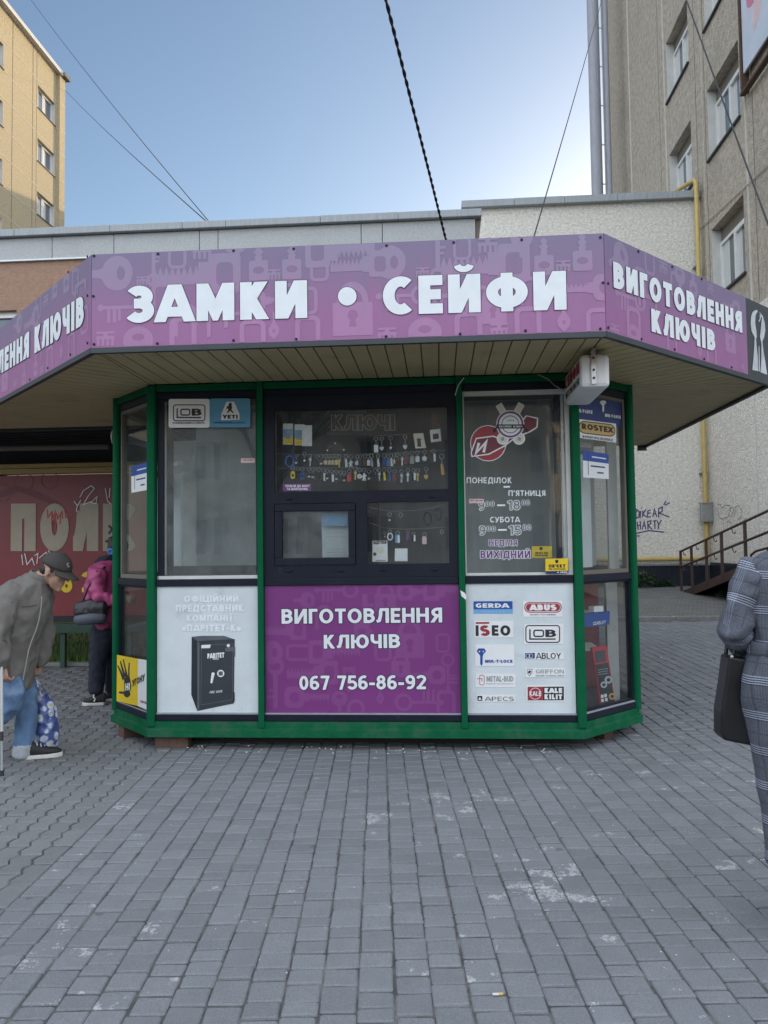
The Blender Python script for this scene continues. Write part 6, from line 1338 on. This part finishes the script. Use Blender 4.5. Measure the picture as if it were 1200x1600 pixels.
# ================================================================== CABLES
def wire(name, label, pts, r, m='cable_black', sag=0., cat='cable'):
    a, b = Vector(pts[0]), Vector(pts[1]); P = []
    for i in range(25):
        t = i / 24; P.append(a.lerp(b, t) - Vector((0, 0, 4 * sag * t * (1 - t))))
    q = MB(m); q.tube(P, r, 6); o = q.build(name, None, origin=a); tag(o, label, cat); return o
a, b = on_y(697, 375, 6.2), on_y(603, 0, 4.0); dv = b - a; e0 = a - dv * .3; e1 = b + dv * 4
t = thing('power_cable', e0, 'thick twisted black power cable rising from the kiosk roof across the sky', 'cable')
for s in (0, 1):
    P = []; n = 1500; u_ = dv.normalized(); xx = u_.cross(Vector((0, 0, 1))).normalized(); yy = xx.cross(u_)
    for i in range(n + 1):
        k = i / n; an = i * .33 + s * math.pi; P.append(e0.lerp(e1, k) + (xx * math.cos(an) + yy * math.sin(an)) * .0052)
    q = MB('cable_black'); q.tube(P, .0062, 5); q.build('strand', t)
wire('thin_wire', 'thin wire from the low roof up to the top left of the sky', [on_y(329, 349, 17), on_y(40, -12, 34)], .011, 'cable_black', .15)
wire('thin_wire', 'thin wire between the tan apartment corner and the low roof', [on_y(326, 349, 17), on_x(103, 142, -23.75)], .013, 'cable_black', .12)
wire('thin_wire', 'thin wire slanting down past the thick flue to the kiosk roof', [on_y(833, 374, 8.6), on_y(944, -14, 25)], .008, 'cable_black', .05)
wire('thick_wire', 'black cable crossing the office facade at the upper right', [on_y(1060, -35, 13), on_y(1215, 390, 9)], .012, 'cable_black', .02)
wire('pale_wire', 'pale wire strung along the office facade', [on_x(1075, 375, FX - .03), on_x(1215, 245, FX - .03)], .012, 'wire_pale', .0)

# ================================================================== LITTER
def butt():
    p = on_z(778, 1556); t = thing('cigarette_butt', (p.x, p.y, .0), 'cigarette butt lying on the paving in the foreground', 'cigarette butt')
    q = MB('rubber_white'); q.tube([(p.x - .018, p.y - .002, .006), (p.x + .002, p.y, .006)], .0045, 8); q.build('paper', t); q = MB('gold'); q.tube([(p.x + .002, p.y, .006), (p.x + .017, p.y + .002, .006)], .0045, 8); q.build('filter', t)
butt()
q = MB('rubber_white')
for i in range(46):
    x = rnd.uniform(-2.1, 1.0); y = rnd.uniform(5.80, 6.0); r = rnd.uniform(.003, .010); q.ell((x, y, r * .6), (r, r * .8, r * .6), n=6)
for i in range(60):
    x = rnd.uniform(-2.5, 3.0); y = rnd.uniform(1.9, 5.4); r = rnd.uniform(.0015, .004); q.ell((x, y, .002), (r, r, .002), n=6)
tag(q.build('paving_litter'), kind='stuff')
q = MB('leaf')
for i in range(70):
    x = rnd.choice((rnd.uniform(-2.2, -1.7), rnd.uniform(-1.2, .8))); y = 5.86 + rnd.uniform(-.08, .10) + (0 if x > -1.7 else -.05); a = rnd.random() * 6.28; h = rnd.uniform(.008, .03)
    q.face([(x, y, 0), (x + .004, y, 0), (x + .01 * math.cos(a), y + .01 * math.sin(a), h)])
tag(q.build('joint_weeds'), kind='stuff')

# ================================================================== PEOPLE
def hand(mb, wrist, d, n, curl=.9, size=1., thumb=1):
    """palm, four bent fingers of different length and a thumb; d = along the hand, n = back of the hand"""
    d = Vector(d).normalized(); n = Vector(n); n = (n - d * n.dot(d)).normalized(); s = d.cross(n)
    w_ = Vector(wrist); z = size; P = lambda a, b, c: w_ + d * a * z + s * b * z + n * c * z
    mb.loft([P(-.01, 0, 0), P(.03, 0, 0), P(.07, 0, 0), P(.092, 0, -.002)], [(.026 * z, .019 * z), (.037 * z, .017 * z), (.041 * z, .015 * z), (.039 * z, .012 * z)], side=s, n=12)
    for i, (b, L) in enumerate(((-.030, .074), (-.010, .084), (.010, .078), (.029, .062))):
        p = P(.086, b, -.002); an = 0; pts = [p]; dirv = d
        for k, fr_ in enumerate((.44, .32, .24)):
            an += curl * (.75, .85, .55)[k]; dirv = d * math.cos(an) - n * math.sin(an); p = p + dirv * L * z * fr_; pts.append(p)
        mb.loft(pts, [(.0092 * z,) * 2, (.0088 * z,) * 2, (.0080 * z,) * 2, (.0066 * z,) * 2], side=s, n=8)
    t0 = P(.028, -.032 * thumb, -.006); t1 = P(.058, -.054 * thumb, -.022); t2 = P(.084, -.046 * thumb, -.040)
    mb.loft([t0, t1, t2], [(.013 * z,) * 2, (.0105 * z,) * 2, (.0085 * z,) * 2], side=n, n=8)
def head(mb, H, pitch, yaw=0., k=1.):
    """skull, jaw, nose, brow, lips, chin and ears; local x forward, z up. returns local->world"""
    R = Matrix.Rotation(yaw, 3, 'Z') @ Matrix.Rotation(pitch, 3, 'Y'); H = Vector(H); T = lambda x, y, z: H + R @ (Vector((x, y, z)) * k)
    E_ = lambda c, r, n=14: mb.ell(T(*c), [v * k for v in r], R, n)
    E_((0, 0, .035), (.098, .076, .10), 20); E_((.042, 0, -.03), (.056, .060, .085)); E_((.050, 0, -.075), (.045, .044, .040)); E_((.078, 0, -.100), (.024, .024, .019))
    E_((.083, 0, .036), (.022, .052, .013)); E_((.070, .035, -.012), (.025, .022, .022)); E_((.070, -.035, -.012), (.025, .022, .022))
    mb.loft([T(.092, 0, .030), T(.112, 0, .002), T(.122, 0, -.018)], [(.009 * k, .010 * k), (.011 * k, .014 * k), (.016 * k, .013 * k)], side=R @ Vector((0, 1, 0)), n=10)
    E_((.092, 0, -.054), (.014, .026, .0075)); E_((.090, 0, -.067), (.014, .022, .007))
    for s in (1, -1):
        E_((-.002, .078 * s, -.002), (.019, .010, .034)); E_((.002, .083 * s, -.026), (.009, .008, .012))
    return T, R
def surf(o, px, py):
    """point of the photo's pixel on a body part's surface, a few millimetres proud"""
    inv = o.matrix_world.inverted(); org = ORIG[o.name]; d = ray(px, py).normalized(); h, loc, nor, _ = o.ray_cast(CAM - org, d)
    return (loc + org - d * .003) if h else None
def shoe(par, heel, toe, w_, h, m, sole, laces=True, zg=0.):
    heel, toe = Vector(heel), Vector(toe); d = toe - heel; L = d.length; d.normalize(); s = Vector((-d.y, d.x, 0)).normalized(); P = lambda a, b, z: heel + d * a * L + s * b + Vector((0, 0, z))
    out = [(0, .40), (.06, .62), (.25, .72), (.5, .78), (.72, 1.), (.9, .78), (1., .34)]
    pts = [(a, b * w_) for a, b in out] + [(a, -b * w_) for a, b in out[::-1]]
    q = MB(sole); n = len(pts); vs = [P(a, b, .0) for a, b in pts] + [P(a * 1.0, b * 1.02, .028 + .006 * (a > .85)) for a, b in pts]
    q.idx(vs, [tuple(range(n))[::-1], tuple(range(n, 2 * n))] + [(i, (i + 1) % n, n + (i + 1) % n, n + i) for i in range(n)], sole); so_ = q.build('sole', par, bevel=.005, merge=True)
    q = MB(m); q.loft([P(.05, 0, .075), P(.22, 0, .070), P(.42, 0, .055), P(.68, 0, .046), P(.88, 0, .042), P(.96, 0, .036)], [(w_ * .55, .055), (w_ * .68, .055), (w_ * .72, .045), (w_ * .90, .032), (w_ * .72, .024), (w_ * .4, .014)], side=s, n=14)
    q.loft([P(.16, 0, .06), P(.16, 0, h)], [(w_ * .60, .058), (w_ * .56, .052)], side=s, n=14); up = q.organic('shoe', par, .007, 3)
    if laces:
        q = MB('lace')
        for k in range(4):
            a = .36 + k * .09; z = .112 - k * .012; q.tube([P(a, w_ * .42, z - .014), P(a + .03, 0, z + .004), P(a + .05, -w_ * .42, z - .016)], .0035, 5)
        q.build('lace', par)
    return up

# --- stooped old man with a white cane
MY = 5.55
def mp(x, y, dy=0.): return on_y(x, y, MY + dy)
base = (mp(30, 1185).x, MY, 0)
man = thing('person', base, 'stooped man in a grey jacket, black cap and blue jeans leaning on a white cane', 'person', None)
hip = mp(8, 1052); neck = mp(58, 903); hc = mp(85, 893)
b = MB('skin'); T, Rm = head(b, hc, R_(25), R_(-6), 1.06)
b.loft([T(-.02, 0, -.03), mp(62, 905), mp(50, 918)], [(.062, .066), (.058, .062), (.075, .07)], side=(0, 1, 0))
b.loft([mp(50, 915), mp(38, 945), mp(18, 1005), hip], [(.13, .08), (.15, .11), (.13, .10), (.14, .10)], side=(0, 1, 0))
nw, fw = mp(4, 1042, -.235), mp(60, 1036, .20)
for sh, el, wr_ in ((mp(20, 928, -.16), mp(-2, 992, -.25), nw), (mp(52, 925, .16), mp(70, 988, .20), fw)):
    b.loft([sh, sh.lerp(el, .5), el], [.05, .046, .04], side=(0, 1, 0), n=12); b.loft([el, el.lerp(wr_, .5), wr_], [.04, .037, .027], side=(0, 1, 0), n=12)
for h_, k_, a_ in ((mp(10, 1058, -.09), mp(18, 1098, -.11), mp(-42, 1140, -.10)), (mp(28, 1060, .09), mp(42, 1102, .09), mp(36, 1172, .07))):
    b.loft([h_, k_], [.075, .055], side=(0, 1, 0), n=12); b.loft([k_, k_.lerp(a_, .4), a_], [.053, .05, .036], side=(0, 1, 0), n=12)
hand(b, nw, mp(5, 1056, -.24) - nw + Vector((.01, 0, -.02)), (-.3, -.9, .1), 1.25, .98, thumb=-1); hand(b, fw, mp(56, 1056, .2) - fw, (.75, -.5, .1), 1.15, .98, thumb=1)
b.organic('body', man, .0065, 2, .0015, (40, 40, 40), 3)
q = MB('hair_dark'); q.ell(T(-.045, 0, .0), [.062, .074, .075], Rm); q.ell(T(.012, -.070, .028), [.030, .010, .030], Rm); q.organic('hair', man, .007, 1, .004, (60, 60, 60), 5)
for s in (1, -1):
    q = MB('eye_white'); q.ell(T(.086, .030 * s, .012), [.012, .013, .010], Rm, 10); q.ell(T(.0955, .030 * s, .011), [.004, .006, .006], Rm, 8, 'ink_black'); q.build('eye', man)
q = MB('cap_black'); vs = []; fs = []; n = 24; rows = 9
for i in range(rows):
    th = (math.pi / 2) * (1 - i / (rows - 1)) * 1.02
    for j in range(n):
        ph = 2 * math.pi * j / n; vs.append(T(.112 * math.cos(th) * math.cos(ph) * (1.0 if i else 1) + .002, .088 * math.cos(th) * math.sin(ph), .052 + .096 * math.sin(th) ** .9 if i < rows else 0))
vs = [T(.113 * math.cos(math.pi / 2 * i / (rows - 1)) * math.cos(2 * math.pi * j / n), .090 * math.cos(math.pi / 2 * i / (rows - 1)) * math.sin(2 * math.pi * j / n), .040 + .106 * math.sin(math.pi / 2 * i / (rows - 1))) for i in range(rows) for j in range(n)]
vs += [T(.109 * math.cos(2 * math.pi * j / n), .086 * math.sin(2 * math.pi * j / n), .040) for j in range(n)]
for i in range(rows - 1):
    for j in range(n): fs.append((i * n + j, i * n + (j + 1) % n, (i + 1) * n + (j + 1) % n, (i + 1) * n + j))
for j in range(n): fs.append((rows * n + j, rows * n + (j + 1) % n, (j + 1) % n, j))
q.idx(vs, fs, 'cap_black', True)
vs = []; m_ = 12                                        # visor
for lay in (0, -.006):
    for r in (0, 1, 2):
        for j in range(m_ + 1):
            a = R_(-72 + 144 * j / m_); x0, y0 = .108 * math.cos(a), .086 * math.sin(a); ext = (.0, .045, .085)[r] * math.cos(a * .9)
            vs.append(T(x0 + ext, y0 * (1 + .04 * r), .046 + lay - .012 * r - .014 * (y0 / .086) ** 2))
c3 = 3 * (m_ + 1); fs = []
for r in range(2):
    for j in range(m_):
        k0 = r * (m_ + 1) + j; fs.append((k0, k0 + m_ + 1, k0 + m_ + 2, k0 + 1)); fs.append((c3 + k0, c3 + k0 + 1, c3 + k0 + m_ + 2, c3 + k0 + m_ + 1))
for j in range(m_): k0 = 2 * (m_ + 1) + j; fs.append((k0, c3 + k0, c3 + k0 + 1, k0 + 1))
q.idx(vs, fs, 'cap_black', True); cap_o = q.build('cap', man, merge=False)
q = MB('letter_grey'); q.ell(T(.094, -.040, .098), [.004, .012, .014], Rm, 8); q.ell(T(.101, -.030, .085), [.004, .009, .010], Rm, 8); q.build('cap_badge', cap_o)
q = MB('jacket_grey')
q.loft([mp(60, 908), mp(50, 922), mp(36, 948), mp(24, 985), mp(16, 1025), mp(13, 1058), mp(12, 1072)], [(.10, .085), (.205, .15), (.225, .185), (.215, .18), (.205, .175), (.205, .165), (.20, .15)], side=(0, 1, 0), n=24)
q.loft([mp(20, 922, -.15), mp(6, 955, -.235), mp(-4, 992, -.27), mp(-3, 1008, -.27), mp(2, 1028, -.25), mp(4, 1038, -.24)], [(.085, .09), (.078, .085), (.074, .074), (.072, .07), (.062, .062), (.052, .052)], side=(0, 1, 0), n=16)
q.loft([mp(50, 922, .15), mp(64, 955, .21), mp(71, 990, .22), mp(66, 1018, .21), mp(61, 1034, .20)], [(.085, .08), (.075, .075), (.07, .07), (.062, .062), (.055, .055)], side=(0, 1, 0), n=16)
jk = q.organic('jacket', man, .010, 1, .024, (10, 10, 6.5), 2)
q = MB('jacket_grey')                                    # stand-up collar open at the front
ring_ = []; n = 22; ax_ = (mp(68, 893) - mp(60, 912)).normalized(); sy = Vector((0, 1, 0)); fx = sy.cross(ax_)
for lay, (rr, hh) in enumerate(((.080, 0.), (.088, .045), (.080, .075), (.072, .07), (.070, .0))):
    for j in range(n):
        a = R_(-145 + 290 * j / (n - 1)); ring_.append(mp(60, 908) + (sy * math.sin(a) * rr * .98 - fx * -1 * math.cos(a) * -rr) + ax_ * (hh - .010))
fs = []
for i in range(4):
    for j in range(n - 1): fs.append((i * n + j, i * n + j + 1, (i + 1) * n + j + 1, (i + 1) * n + j))
q.idx(ring_, fs, 'jacket_grey', True); q.build('collar', man)
bpy.context.view_layer.update()
zp = [surf(jk, x, y) for x, y in ((65, 932), (64, 950), (61, 968), (56, 985), (49, 1002), (44, 1018), (41, 1035), (38, 1050), (36, 1062))]; zp = [p for p in zp if p]
if len(zp) > 2:
    q = MB('zip'); q.tube(zp, .0045, 6); q.build('zip', man)
for pts in (((34, 948), (45, 948), (58, 945)), ((24, 905), (36, 897), (48, 893)), ((20, 940), (21, 965), (20, 990)), ((5, 1000), (10, 1003), (18, 1003))):
    sp_ = [surf(jk, x, y) for x, y in pts]; sp_ = [p for p in sp_ if p]
    if len(sp_) > 1: q = MB('cap_black'); q.tube(sp_, .0022, 5); q.build('seam', man)
q = MB('denim'); q.loft([mp(12, 1045), mp(14, 1066)], [(.18, .14), (.18, .14)], side=(0, 1, 0), n=18)
q.loft([mp(12, 1058, -.09), mp(20, 1085, -.11), mp(16, 1102, -.11)], [(.092, .098), (.086, .088), (.078, .072)], side=(0, 1, 0)); q.loft([mp(20, 1098, -.11), mp(0, 1118, -.11), mp(-24, 1134, -.10), mp(-40, 1144, -.10)], [(.076, .071), (.070, .066), (.065, .058), (.062, .056)], side=(0, 1, 0))
q.loft([mp(28, 1058, .09), mp(40, 1085, .09), mp(42, 1108, .09), mp(40, 1140, .08), mp(36, 1168, .07)], [(.096, .100), (.084, .086), (.074, .072), (.072, .068), (.072, .066)], side=(0, 1, 0)); q.organic('jeans', man, .010, 2, .014, (13, 13, 8), 9)
q = MB('denim_pale'); q.loft([mp(37.5, 1162, .07), mp(35, 1180, .07)], [(.078, .072), (.080, .074)], side=(0, 1, 0)); q.organic('trouser_cuff', man, .008, 1, .004, (30, 30, 30), 4)
hp, tp = on_z(25, 1190), on_z(92, 1184); shoe(man, (hp.x, hp.y + .05, 0), (tp.x, tp.y + .06, 0), .052, .13, 'shoe_black', 'rubber_white')
bk = mp(-48, 1150, -.10); shoe(man, (bk.x - .05, bk.y, .03), (bk.x + .18, bk.y - .02, .0), .052, .13, 'shoe_black', 'rubber_white', False)
cn = thing('walking_cane', (on_z(3, 1212).x, on_z(3, 1212).y, 0), 'white cane with a dark band in the hand of the stooped man', 'cane')
c0 = Vector(cn.location); c1 = mp(2.5, 1049, -.285); kx = (c1 - c0)
q = MB('cane_white'); q.tube([c0 + kx * .42, c1 + kx * .06], .0105, 10); q.build('upper_shaft', cn); q = MB('ink_black'); q.tube([c0 + kx * .33, c0 + kx * .42], .0108, 10); q.build('dark_band', cn); q = MB('steel'); q.tube([c0 + kx * .05, c0 + kx * .33], .009, 10, 'letter_grey'); q.build('lower_shaft', cn); q = MB('ink_black'); q.tube([c0, c0 + kx * .05], .014, 10); q.build('ferrule', cn)
# shopping bag in his far hand
bgp = mp(74, 1165, .24); sb = thing('shopping_bag', (bgp.x, bgp.y, .10), 'crumpled blue plastic bag printed with daisies hanging behind the jeans of the stooped man', 'bag')
q = MB('floral'); q.loft([mp(68, 1090, .24), mp(71, 1105, .24), mp(73, 1130, .24), mp(74, 1155, .24), mp(73, 1165, .24)], [(.05, .035), (.075, .062), (.085, .075), (.085, .078), (.07, .07)], side=(0, 1, 0), n=20); q.organic('bag', sb, .008, 1, .022, (16, 16, 12), 6)
q = MB('floral')
for s in (-1, 1): q.tube([mp(66, 1092, .24 + s * .03), mp(60, 1076, .21 + s * .015), mp(57, 1062, .20)], .006, 6); q.tube([mp(72, 1092, .24 + s * .03), mp(76, 1084, .24 + s * .03), mp(70, 1078, .22), mp(57, 1062, .20)], .005, 6)
q.build('handle', sb)

# --- woman in a pink jacket, half hidden behind the kiosk
PY = 7.52
def wp(x, y, dy=0.): return on_y(x, y, PY + dy)
wm = thing('person', (wp(165, 1090).x, PY, gz(PY)), 'woman in a raspberry pink jacket and dark jeans half hidden behind the kiosk', 'person')
b = MB('skin'); hw = wp(184, 862); T2, R2 = head(b, hw, R_(28), R_(-15), .95)
b.loft([T2(-.02, 0, -.05), wp(172, 882), wp(168, 892)], [(.055, .058), (.05, .055), (.07, .07)], side=(0, 1, 0)); b.loft([wp(168, 890), wp(165, 920), wp(168, 985)], [(.13, .08), (.15, .1), (.14, .1)], side=(0, 1, 0))
h1, h2 = wp(192, 935, -.16), wp(198, 932, .16)
for sh, el, hn in ((wp(158, 895, -.16), wp(160, 940, -.22), h1), (wp(172, 893, .16), wp(178, 938, .2), h2)):
    b.loft([sh, el], [.045, .038], side=(0, 1, 0), n=12); b.loft([el, hn], [.038, .026], side=(0, 1, 0), n=12)
hand(b, h1, (1, 0, -.2), (0, -1, .3), .9, .92, -1); hand(b, h2, (1, 0, -.2), (0, 1, .3), .9, .92, 1)
for a_, k_, f_ in ((wp(160, 985, -.09), wp(153, 1035, -.09), wp(150, 1084, -.09)), (wp(175, 985, .09), wp(177, 1035, .09), wp(176, 1078, .09))): b.loft([a_, k_, f_], [.075, .052, .038], side=(0, 1, 0), n=12)
b.organic('body', wm, .0075, 2)
q = MB('hair_dark'); q.ell(T2(-.02, 0, .045), [.105, .086, .105], R2); q.ell(T2(-.10, -.01, .07), [.05, .05, .05], R2); q.organic('hair', wm, .009, 1, .010, (40, 40, 40), 8)
q = MB('flower_blue'); 
for k in range(6): q.ell(wp(173 + 3.2 * math.cos(k * 1.05), 862 + 3.4 * math.sin(k * 1.05), -.10), (.018, .012, .018), n=8)
q.build('hair_flower', wm)
q = MB('navy_cloth'); q.loft([wp(180, 866), wp(172, 874), wp(160, 877), wp(152, 880)], [(.07, .05), (.10, .05), (.10, .045), (.07, .03)], side=(0, 1, 0)); q.organic('hood', wm, .01, 1, .008, (20, 20, 20), 3)
q = MB('pink_cloth'); q.loft([wp(172, 878), wp(164, 892), wp(160, 915), wp(162, 940), wp(168, 962), wp(172, 978)], [(.09, .07), (.20, .13), (.225, .155), (.215, .15), (.215, .14), (.20, .10)], side=(0, 1, 0), n=22)
for s, pts in ((-1, ((154, 895), (150, 918), (158, 936), (176, 938), (190, 935))), (1, ((172, 893), (176, 915), (180, 936), (196, 932)))):
    P = [wp(x, y, s * (.17 + .03 * i if i < 3 else .2)) for i, (x, y) in enumerate(pts)]; q.loft(P, [(.085, .085), (.08, .08), (.075, .07), (.062, .06), (.05, .05)][:len(P)], side=(0, 1, 0), n=14)
q.organic('jacket', wm, .012, 2, .026, (8, 8, 10), 12)
q = MB('navy_cloth'); q.loft([wp(168, 968), wp(168, 990)], [(.17, .13), (.175, .14)], side=(0, 1, 0)); q.loft([wp(160, 985, -.09), wp(155, 1015, -.09), wp(152, 1040, -.09), wp(150, 1080, -.09)], [(.10, .115), (.088, .095), (.075, .078), (.070, .072)], side=(0, 1, 0)); q.loft([wp(174, 985, .09), wp(176, 1035, .09), wp(176, 1078, .09)], [(.10, .11), (.075, .078), (.068, .07)], side=(0, 1, 0)); q.organic('jeans', wm, .011, 2, .012, (12, 12, 12), 5)
for (x0, y0, x1, y1, dy) in ((164, 1094, 131, 1091, -.09), (186, 1092, 160, 1080, .09)):
    a_, b_ = wp(x0, y0, dy), wp(x1, y1, dy); z = gz(PY + dy); shoe(wm, (a_.x, PY + dy, z), (b_.x, PY + dy - .03, z), .045, .11, 'shoe_black', 'rubber_white', False)
q = MB('lace'); q.tube([wp(147, 1085, -.15), wp(146, 1089, -.155), wp(149, 1092, -.155), wp(147, 1096, -.15)], .007, 6); q.build('shoe_mark', wm)
hbag = thing('handbag', wp(142, 978, -.28), 'black and grey ribbed shoulder bag at the hip of the woman in pink', 'bag')
q = MB('leather_black'); q.loft([wp(121, 958, -.27), wp(142, 955, -.27), wp(163, 957, -.27)], [(.05, .10), (.065, .125), (.05, .115)], side=(0, 1, 0), n=18); q.organic('bag', hbag, .009, 1, .006, (14, 14, 14), 2)
q = MB('bag_ribbed'); q.loft([wp(121, 968, -.285), wp(142, 966, -.30), wp(162, 965, -.285)], [(.05, .055), (.062, .062), (.05, .055)], side=(0, 1, 0), n=18); q.build('ribbed_pocket', hbag)
q = MB('leather_black'); q.tube([wp(126, 948, -.25), wp(138, 918, -.26), wp(152, 893, -.25), wp(168, 884, -.1)], .010, 6); q.build('strap', hbag)

# --- woman in a checked coat walking away, cut by the right edge
CY = 3.2
def cp(x, y, dy=0.): return on_y(x, y, CY + dy)
XC = cp(1264, 900).x
cw = thing('person', (XC, CY, 0), 'woman seen from behind in a belted grey checked coat at the right edge', 'person')
def zz(y): return cp(1200, y).z
b = MB('skin'); hC = Vector((XC, CY + .01, 1.70)); T3, R3 = head(b, hC, R_(5), R_(90), .98)
b.loft([T3(-.02, 0, -.06), Vector((XC, CY, 1.56)), Vector((XC, CY, 1.50))], [.052, .052, .07], side=(1, 0, 0)); b.loft([(XC, CY, 1.48), (XC, CY, 1.30), (XC, CY, 1.12), (XC, CY, .92)], [(.15, .09), (.14, .11), (.11, .09), (.15, .12)], side=(1, 0, 0))
elL, wrL = cp(1146, 984, -.02), cp(1172, 1020, .16); shL = cp(1180, 891)
elR, wrR = Vector((2 * XC - elL.x, elL.y, elL.z - .03)), Vector((XC + .25, CY + .02, .90)); shR = Vector((2 * XC - shL.x, shL.y, shL.z))
for s_, e_, w_ in ((shL, elL, wrL), (shR, elR, wrR)): b.loft([s_, e_], [.045, .04], side=(1, 0, 0), n=12); b.loft([e_, w_], [.04, .026], side=(1, 0, 0), n=12)
hand(b, wrL, (.55, .6, .1), (0, .3, 1), 1.1, .92, 1); hand(b, wrR, (0, .05, -1), (1, 0, 0), .5, .92, 1)
for s in (-1, 1): b.loft([(XC + s * .09, CY, .92), (XC + s * .07, CY + .03 * s, .48), (XC + s * .06, CY - .05 * s, .10)], [.085, .055, .036], side=(1, 0, 0), n=12)
b.organic('body', cw, .0075, 2)
q = MB('hair_brown'); q.ell(T3(-.018, 0, .03), [.108, .092, .115], R3); q.ell(T3(-.06, 0, -.07), [.06, .085, .09], R3); q.organic('hair', cw, .01, 1, .008, (30, 30, 30), 4)
def cloth(o, fn):
    me = o.data; a = me.attributes.new('cloth', 'FLOAT_VECTOR', 'POINT'); org = ORIG[o.name]; v = []
    for p in me.vertices: v += list(fn(p.co + org))
    a.data.foreach_set('vector', v)
def sxw(x, y): return XC - cp(x, y).x          # half width of the coat at a photo pixel of its outline
q = MB('plaid'); rows_ = [(868, 1188, .060), (880, 1166, .105), (905, 1164, .125), (940, 1168, .128), (975, 1172, .122), (1008, 1174, .112), (1035, 1166, .125), (1062, 1159, .14), (1090, 1160, .145), (1120, 1166, .14), (1160, 1175, .135), (1200, 1182, .13), (1250, 1190, .125), (1290, 1196, .12), (1345, 1199, .115)]
q.loft([(XC, CY, zz(y)) for y, x, d in rows_], [(sxw(x, y), d) for y, x, d in rows_], side=(1, 0, 0), n=40)
co = q.organic('coat', cw, .009, 2, .016, (8, 8, 4), 21); cloth(co, lambda p: (math.atan2(p.x - XC, -(p.y - CY)) * .19, p.z + .012 * math.sin(p.x * 9), 0))
def sleeve(s_, e_, w_):
    q = MB('plaid'); m1 = s_.lerp(e_, .5); q.loft([s_ + Vector((0, 0, .01)), m1, e_, e_.lerp(w_, .5), w_], [(.060, .062), (.054, .060), (.056, .058), (.052, .052), (.046, .046)], side=(0, 1, 0), n=20)
    o = q.organic('sleeve', cw, .008, 2, .020, (12, 12, 9), 31); d1 = (e_ - s_).normalized(); L1 = (e_ - s_).length; d2 = (w_ - e_).normalized()
    def fn(p):
        v = p - s_; k = v.dot(d1)
        if k > L1: a_ = p - e_; al = L1 + a_.dot(d2); r = a_ - d2 * a_.dot(d2)
        else: al = k; r = v - d1 * k
        return (math.atan2(r.x, -r.y) * .065 + .04, al + .03, 0)
    cloth(o, fn)
sleeve(shL, elL, wrL); sleeve(shR, elR, wrR)
q = MB('plaid'); n = 40; vs = []
zb = zz(1010)
for (dr, dz) in ((-.004, -.026), (.012, -.026), (.014, 0), (.012, .026), (-.004, .026)):
    for j in range(n):
        a = 2 * math.pi * j / n; vs.append((XC + (sxw(1172, 1010) + dr) * math.cos(a), CY + (.122 + dr) * math.sin(a), zb + dz + .01 * math.sin(a)))
q.idx(vs, [(i * n + j, i * n + (j + 1) % n, (i + 1) * n + (j + 1) % n, (i + 1) * n + j) for i in range(4) for j in range(n)], 'plaid', True); bo = q.build('belt', cw); cloth(bo, lambda p: ((p.z - zb) * 2.2 + .02, math.atan2(p.x - XC, p.y - CY) * .2 + .07, 0))
q = MB('plaid'); q.loft([(XC, CY, zz(866)), (XC, CY, 1.575)], [(.095, .08), (.075, .07)], side=(1, 0, 0), n=24); o = q.organic('collar', cw, .009, 1); cloth(o, lambda p: (p.x, p.z, 0))
q = MB('navy_cloth')
for s in (-1, 1): q.loft([(XC + s * .07, CY + .02 * s, .45), (XC + s * .065, CY - .02 * s, .25), (XC + s * .06, CY - .05 * s, .10)], [.062, .056, .05], side=(1, 0, 0), n=14)
q.build('trousers', cw)
for s in (-1, 1): shoe(cw, (XC + s * .06, CY - .05 * s - .06, 0), (XC + s * .065, CY - .05 * s + .19, 0), .042, .11, 'shoe_black', 'ink_black', False)
tb_ = thing('tote_bag', cp(1150, 1155, .06), 'flat black leather tote bag hanging from the forearm of the woman in the checked coat', 'bag')
FBG = vert_frame((0, CY + .05, 0), 1, 0)
q = MB('leather_black'); pts = [FBG.px(*p) for p in ((1133, 1023), (1150, 1026), (1186, 1030), (1192, 1090), (1192, 1166), (1160, 1160), (1126, 1153), (1121.5, 1146), (1121, 1110), (1128, 1065))]; q.slab(FBG, pts, -.055, .045); q.build('bag', tb_, bevel=.016)
q = MB('leather_black')
for d in (-.045, .035): q.tube([FBG.p(*FBG.px(x, y), d) for x, y in ((1140, 1030), (1142, 1012), (1158, 1000), (1180, 1008), (1186, 1032))], .008, 6)
q.build('handle', tb_)
q = MB('steel'); q.ell(FBG.p(*FBG.px(1137, 1024), .047), (.008, .006, .010), n=10); q.build('clasp', tb_)
